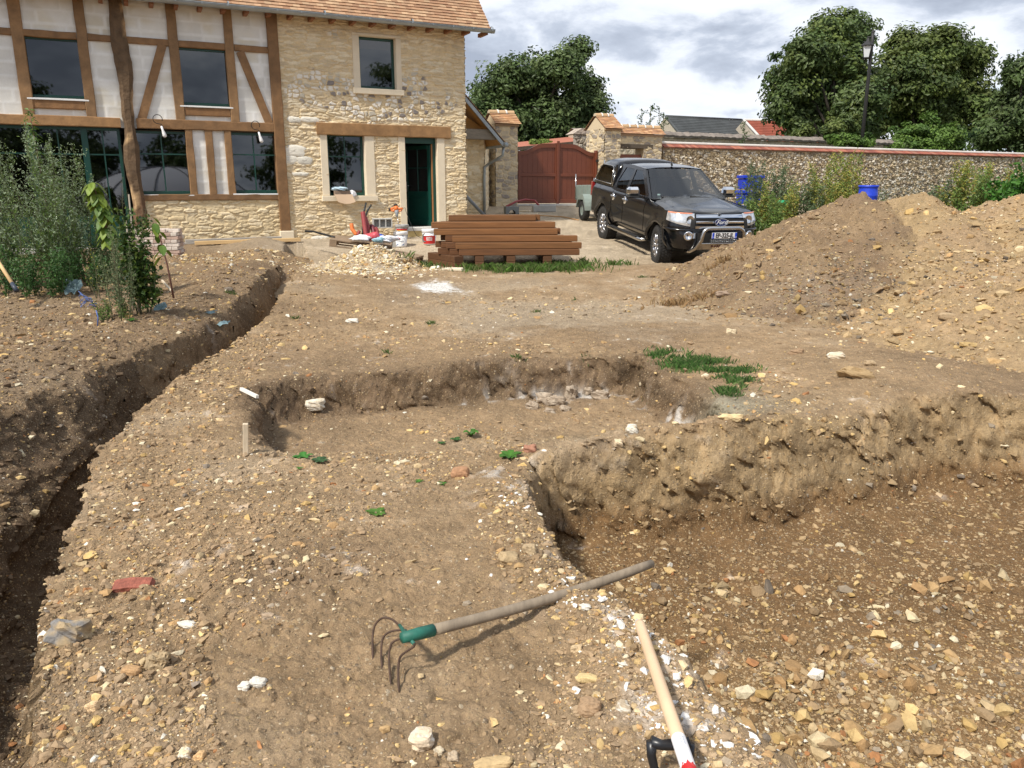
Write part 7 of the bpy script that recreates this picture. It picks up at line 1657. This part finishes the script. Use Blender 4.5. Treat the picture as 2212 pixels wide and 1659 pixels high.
drooping(225,395,600,9.9,'cherry sapling with large drooping yellow-green leaves before the glazed door',95); drooping(345,470,640,9.6,'cherry shoot with dark pointed leaves before the brick stack',14)
# stake-tied clump
sb=on(290,690)
for k,(dx,top,D) in enumerate(((0,395,None),(-12,470,None))):
    a=on(300+dx,680-6*k); h=at(278+dx*.5,(420,470)[k],depth(a)); m=MB(); m.tube([a-Vector((0,0,.1)),a.lerp(h,.5)+Vector((.01,0,0)),h],[.014,.012,.009],6,c=(.25,.21,.16)); o=m.build('plant_stake',M_STEM); tag(o,['tall grey stick stake tied into the leafy clump','shorter stick stake on the left of the leafy clump'][k],'stake')
plant('ivy_clump','dense dark leafy clump climbing around the grey stick stake',312,678,1.18,7,.08,.075,((.035,.075,.018),(.06,.12,.025),(.11,.16,.03)),dens=110,branch=.17,cat='shrub',asp=.6,stemr=.008,lean=.1)
plant('goosefoot','pale grey-green bushy weed left of the stick stake',262,690,1.05,8,.16,.035,GS,dens=110,branch=.26,cat='weed',tipcol=(.22,.26,.13))
plant('groundsel','spreading green weed at the foot of the stake-tied clump',245,690,.30,10,.22,.04,GL,dens=100,branch=.5,cat='weed')
plant('mullein','spindly weed with small yellow flowers left of the stake-tied clump',218,645,.75,4,.08,.025,GS,dens=40,branch=.3,cat='weed',tipcol=(.62,.55,.08))
plant('dock_weed','tall thin seeding weed before the dark weathered post',292,600,1.5,4,.10,.03,((.16,.13,.06),(.10,.11,.05)),dens=30,branch=.3,cat='weed',base=None)
plant('dark_weed','slim dark-leaved weed between the thicket and the clump',232,612,1.35,5,.12,.06,((.03,.07,.02),(.04,.09,.03)),dens=60,branch=.2,cat='weed')
# weeds by the flint wall and behind the heaps
wl=[(1650,470,17.5,1.15,GL,'bushy green weed right of the pickup nose'),(1668,455,18.2,1.3,GY,'yellow-green weed beside the pickup nose'),(1632,455,19,1.7,GS,'feathery weed in front of the blue crates'),(1700,445,18.5,1.3,GY,'yellowish weed left of the green sheet'),(1690,450,19.3,1.6,GS,'thin upright weed against the wall behind the dark heap'),(1745,440,18.5,1.35,GS,'grey-green weed behind the left crest of the dark heap'),(1775,440,18.8,1.75,GY,'tall yellow shrub on the wall behind the dark heap'),(1800,440,18.2,1.3,GY,'broad yellow shrub left of the blue drum'),(1835,440,19,1.9,GY,'tallest yellow shrub just left of the blue drum'),(1815,430,17.8,.8,GL,'dark low weed before the yellow shrubs'),(1915,440,18.5,1.1,GS,'grey weed right of the blue drum'),(1985,455,18,1.0,GL,'green weed in the dip right of the pointed heap'),(2020,460,17.5,1.4,GS,'brownish tall weed in the dip between the heaps'),(2050,460,17.5,1.75,GY,'tall yellow weed above the dip between the heaps'),(2095,455,17,1.6,GL,'dense green weed before the wall, left of the big heap crest'),(2130,450,17,1.75,GY,'bright yellow-green shrub behind the big heap crest'),(2165,450,16.5,1.7,GY,'yellow-green shrub near the right edge'),(2200,450,14.5,1.55,GG,'bright broad-leaved plant at the right edge'),(2230,450,14.2,1.9,GG,'broad-leaved plant cut by the right edge'),(2070,465,16.5,.9,GL,'low green weed at the bottom of the dip between heaps'),(2035,462,17,1.0,GS,'low grey weed at the bottom of the dip')]
for i,(vx,vy,D,h,c,lab) in enumerate(wl):
    b_=at(vx,vy,D); b_.z=gz_(b_.x,b_.y) if False else zbase(np.array([b_.x]),np.array([b_.y]))[0]; plant('weed',lab,vx,vy,h*1.08,8,.36,.10 if c is not GG else .16,c,dens=120 if c is not GS else 75,branch=.27,cat='weed',base=Vector((b_.x,b_.y,float(b_.z))),group='weeds along the flint wall',asp=.4 if c is not GG else .6,lean=.2,stemc=(.14,.11,.06))
b_=at(2165,440,16.2); plant('amaranth','dark red seed head rising among the yellow shrubs near the right edge',0,0,2.1,1,.1,.05,((.12,.015,.03),(.09,.02,.03)),dens=50,branch=.10,base=Vector((b_.x,b_.y,.2)),cat='plant',lowbare=.55)
# grass: uncountable stuff
def grass(name,label,zones,n,hh,cols):
    P=[];Fc=[];C=[]
    for (cx,cy,rx,ry,w) in zones:
        k=int(n*w); x=cx+rng.normal(0,rx,k); y=cy+rng.normal(0,ry,k); kp=rng.uniform(0,1,k)<sstep(-.25,.35,fbm(x*5,y*9,3,401)); x,y=x[kp],y[kp]; k=len(x); z=HH(x,y,True)-.01; h=hh*rng.uniform(.35,1.2,k); a=rng.uniform(0,2*PI,k); b=rng.normal(0,.45,(k,2))*h[:,None]; wd=rng.uniform(.0018,.004,k)*(1+.12*cy)*(.6+.4*(hh>.08))
        dx=np.cos(a)*wd; dy=np.sin(a)*wd
        V=np.stack([np.stack([x-dx,y-dy,z-.01],1),np.stack([x+dx,y+dy,z-.01],1),np.stack([x+dx*.6+b[:,0]*.4,y+dy*.6+b[:,1]*.4,z+h*.65],1),np.stack([x+b[:,0],y+b[:,1],z+h],1)],1); P.append(V.reshape(-1,3)); cc=np.array(cols)[rng.integers(0,len(cols),k)]*rng.uniform(.7,1.25,(k,1)); C.append(np.repeat(cc,4,0))
    V=np.concatenate(P); o=link(name,V,np.arange(len(V)).reshape(-1,4),M_LEAF,cols=np.concatenate(C)); tag(o,label,kind='stuff'); return o
def Z_(vx,vy,rx,ry,w): p=on(vx,vy); s=depth(p)/FV; return (p.x,p.y,rx*s,ry,w)
grass('grass','green grass fringe along the foot of the timber stack',[Z_(1090,586,55,.14,.3),(*Z_(1160,585,60,.18,1)[:4],.4),(*Z_(1230,575,35,.25,1)[:4],.3),(*Z_(915,577,22,.10,1)[:4],.06),(*Z_(1330,573,25,.1,1)[:4],.05)],7500,.13,((.07,.14,.025),(.09,.17,.03),(.14,.17,.06)))
grass('weed_mat','low spreading weeds at the right end of the basin',[Z_(1440,770,22,.10,.2),Z_(1500,788,32,.13,.35),Z_(1570,805,28,.12,.25),Z_(1605,830,14,.10,.12),Z_(1575,850,12,.05,.08)],11000,.055,((.08,.17,.04),(.08,.18,.04),(.14,.19,.07),(.05,.10,.03)))
grass('grass_tufts','tiny grass tufts scattered on the bare ground',[Z_(x,y,6,.03,.1) for x,y in ((835,765),(500,635),(1160,675),(1245,650),(1120,775),(1265,775),(700,600),(1390,600),(640,690),(930,700),(1480,640))],900,.05,((.06,.12,.03),(.12,.15,.05)))
grass('dry_roots','dry straw and roots along the foot of the dark heap',[Z_(1480,660,30,.1,.4),Z_(1560,570,22,.1,.3),Z_(1640,500,20,.1,.2),Z_(890,570,10,.05,.1)],1400,.11,((.35,.24,.12),(.28,.17,.08)))
def rosette(vx,vy,n,L_,label,c=(.06,.17,.02),w=.25,up=.6):
    p=on(vx,vy); V=[];F=[];C=[]
    for i in range(n):
        a=2*PI*i/n+random.uniform(-.3,.3); d=Vector((math.cos(a),math.sin(a),0)); s=d.cross(Vector((0,0,1))); l=L_*random.uniform(.6,1.1); b=len(V); cc=np.array(c)*random.uniform(.7,1.3)
        for u,ww in ((0,.15),(.3,.8),(.6,1),(.85,.6),(1,.03)):
            q=d*l*u*.9+Vector((0,0,l*(up*u*(1.4-u))))
            V+=[q-s*l*w*ww+Vector((0,0,.12*l*w)),q,q+s*l*w*ww+Vector((0,0,.12*l*w))]; C+=[cc*.9,cc*1.15,cc*.9]
        for r in range(4): F+=[(b+r*3,b+r*3+1,b+r*3+4,b+r*3+3),(b+r*3+1,b+r*3+2,b+r*3+5,b+r*3+4)]
    o=link('weed_rosette',V,F,M_LEAF,cols=C); o.location=p; tag(o,label,'weed')
rosette(1100,990,22,.085,'largest leafy green weed at the head of the deep pit'); rosette(815,1110,18,.065,'low green dandelion rosette on the gravelly soil',(.09,.19,.03),.22,.25)
rosette(1018,945,14,.075,'upright leafy weed above the pit head, right of a trailing one',up=1.3); rosette(985,952,14,.06,'trailing green weed left of the upright leafy one',(.05,.13,.03)); rosette(955,960,9,.045,'smallest weed at the left of the trailing group',(.05,.13,.03))
rosette(655,990,14,.07,'bright green weed below the upright stake',(.05,.18,.03)); rosette(690,1000,14,.06,'darker weed right of the bright one below the stake',(.05,.11,.04)); rosette(645,1015,8,.035,'tiny weed sprig below the bright one')
rosette(955,1047,8,.035,'tiny clover sprig below the reddish brown stone'); rosette(905,1042,8,.035,'tiny clover sprig left of the reddish brown stone'); rosette(285,695,12,.09,'leafy weed at the front foot of the stake-tied clump',(.05,.12,.02))
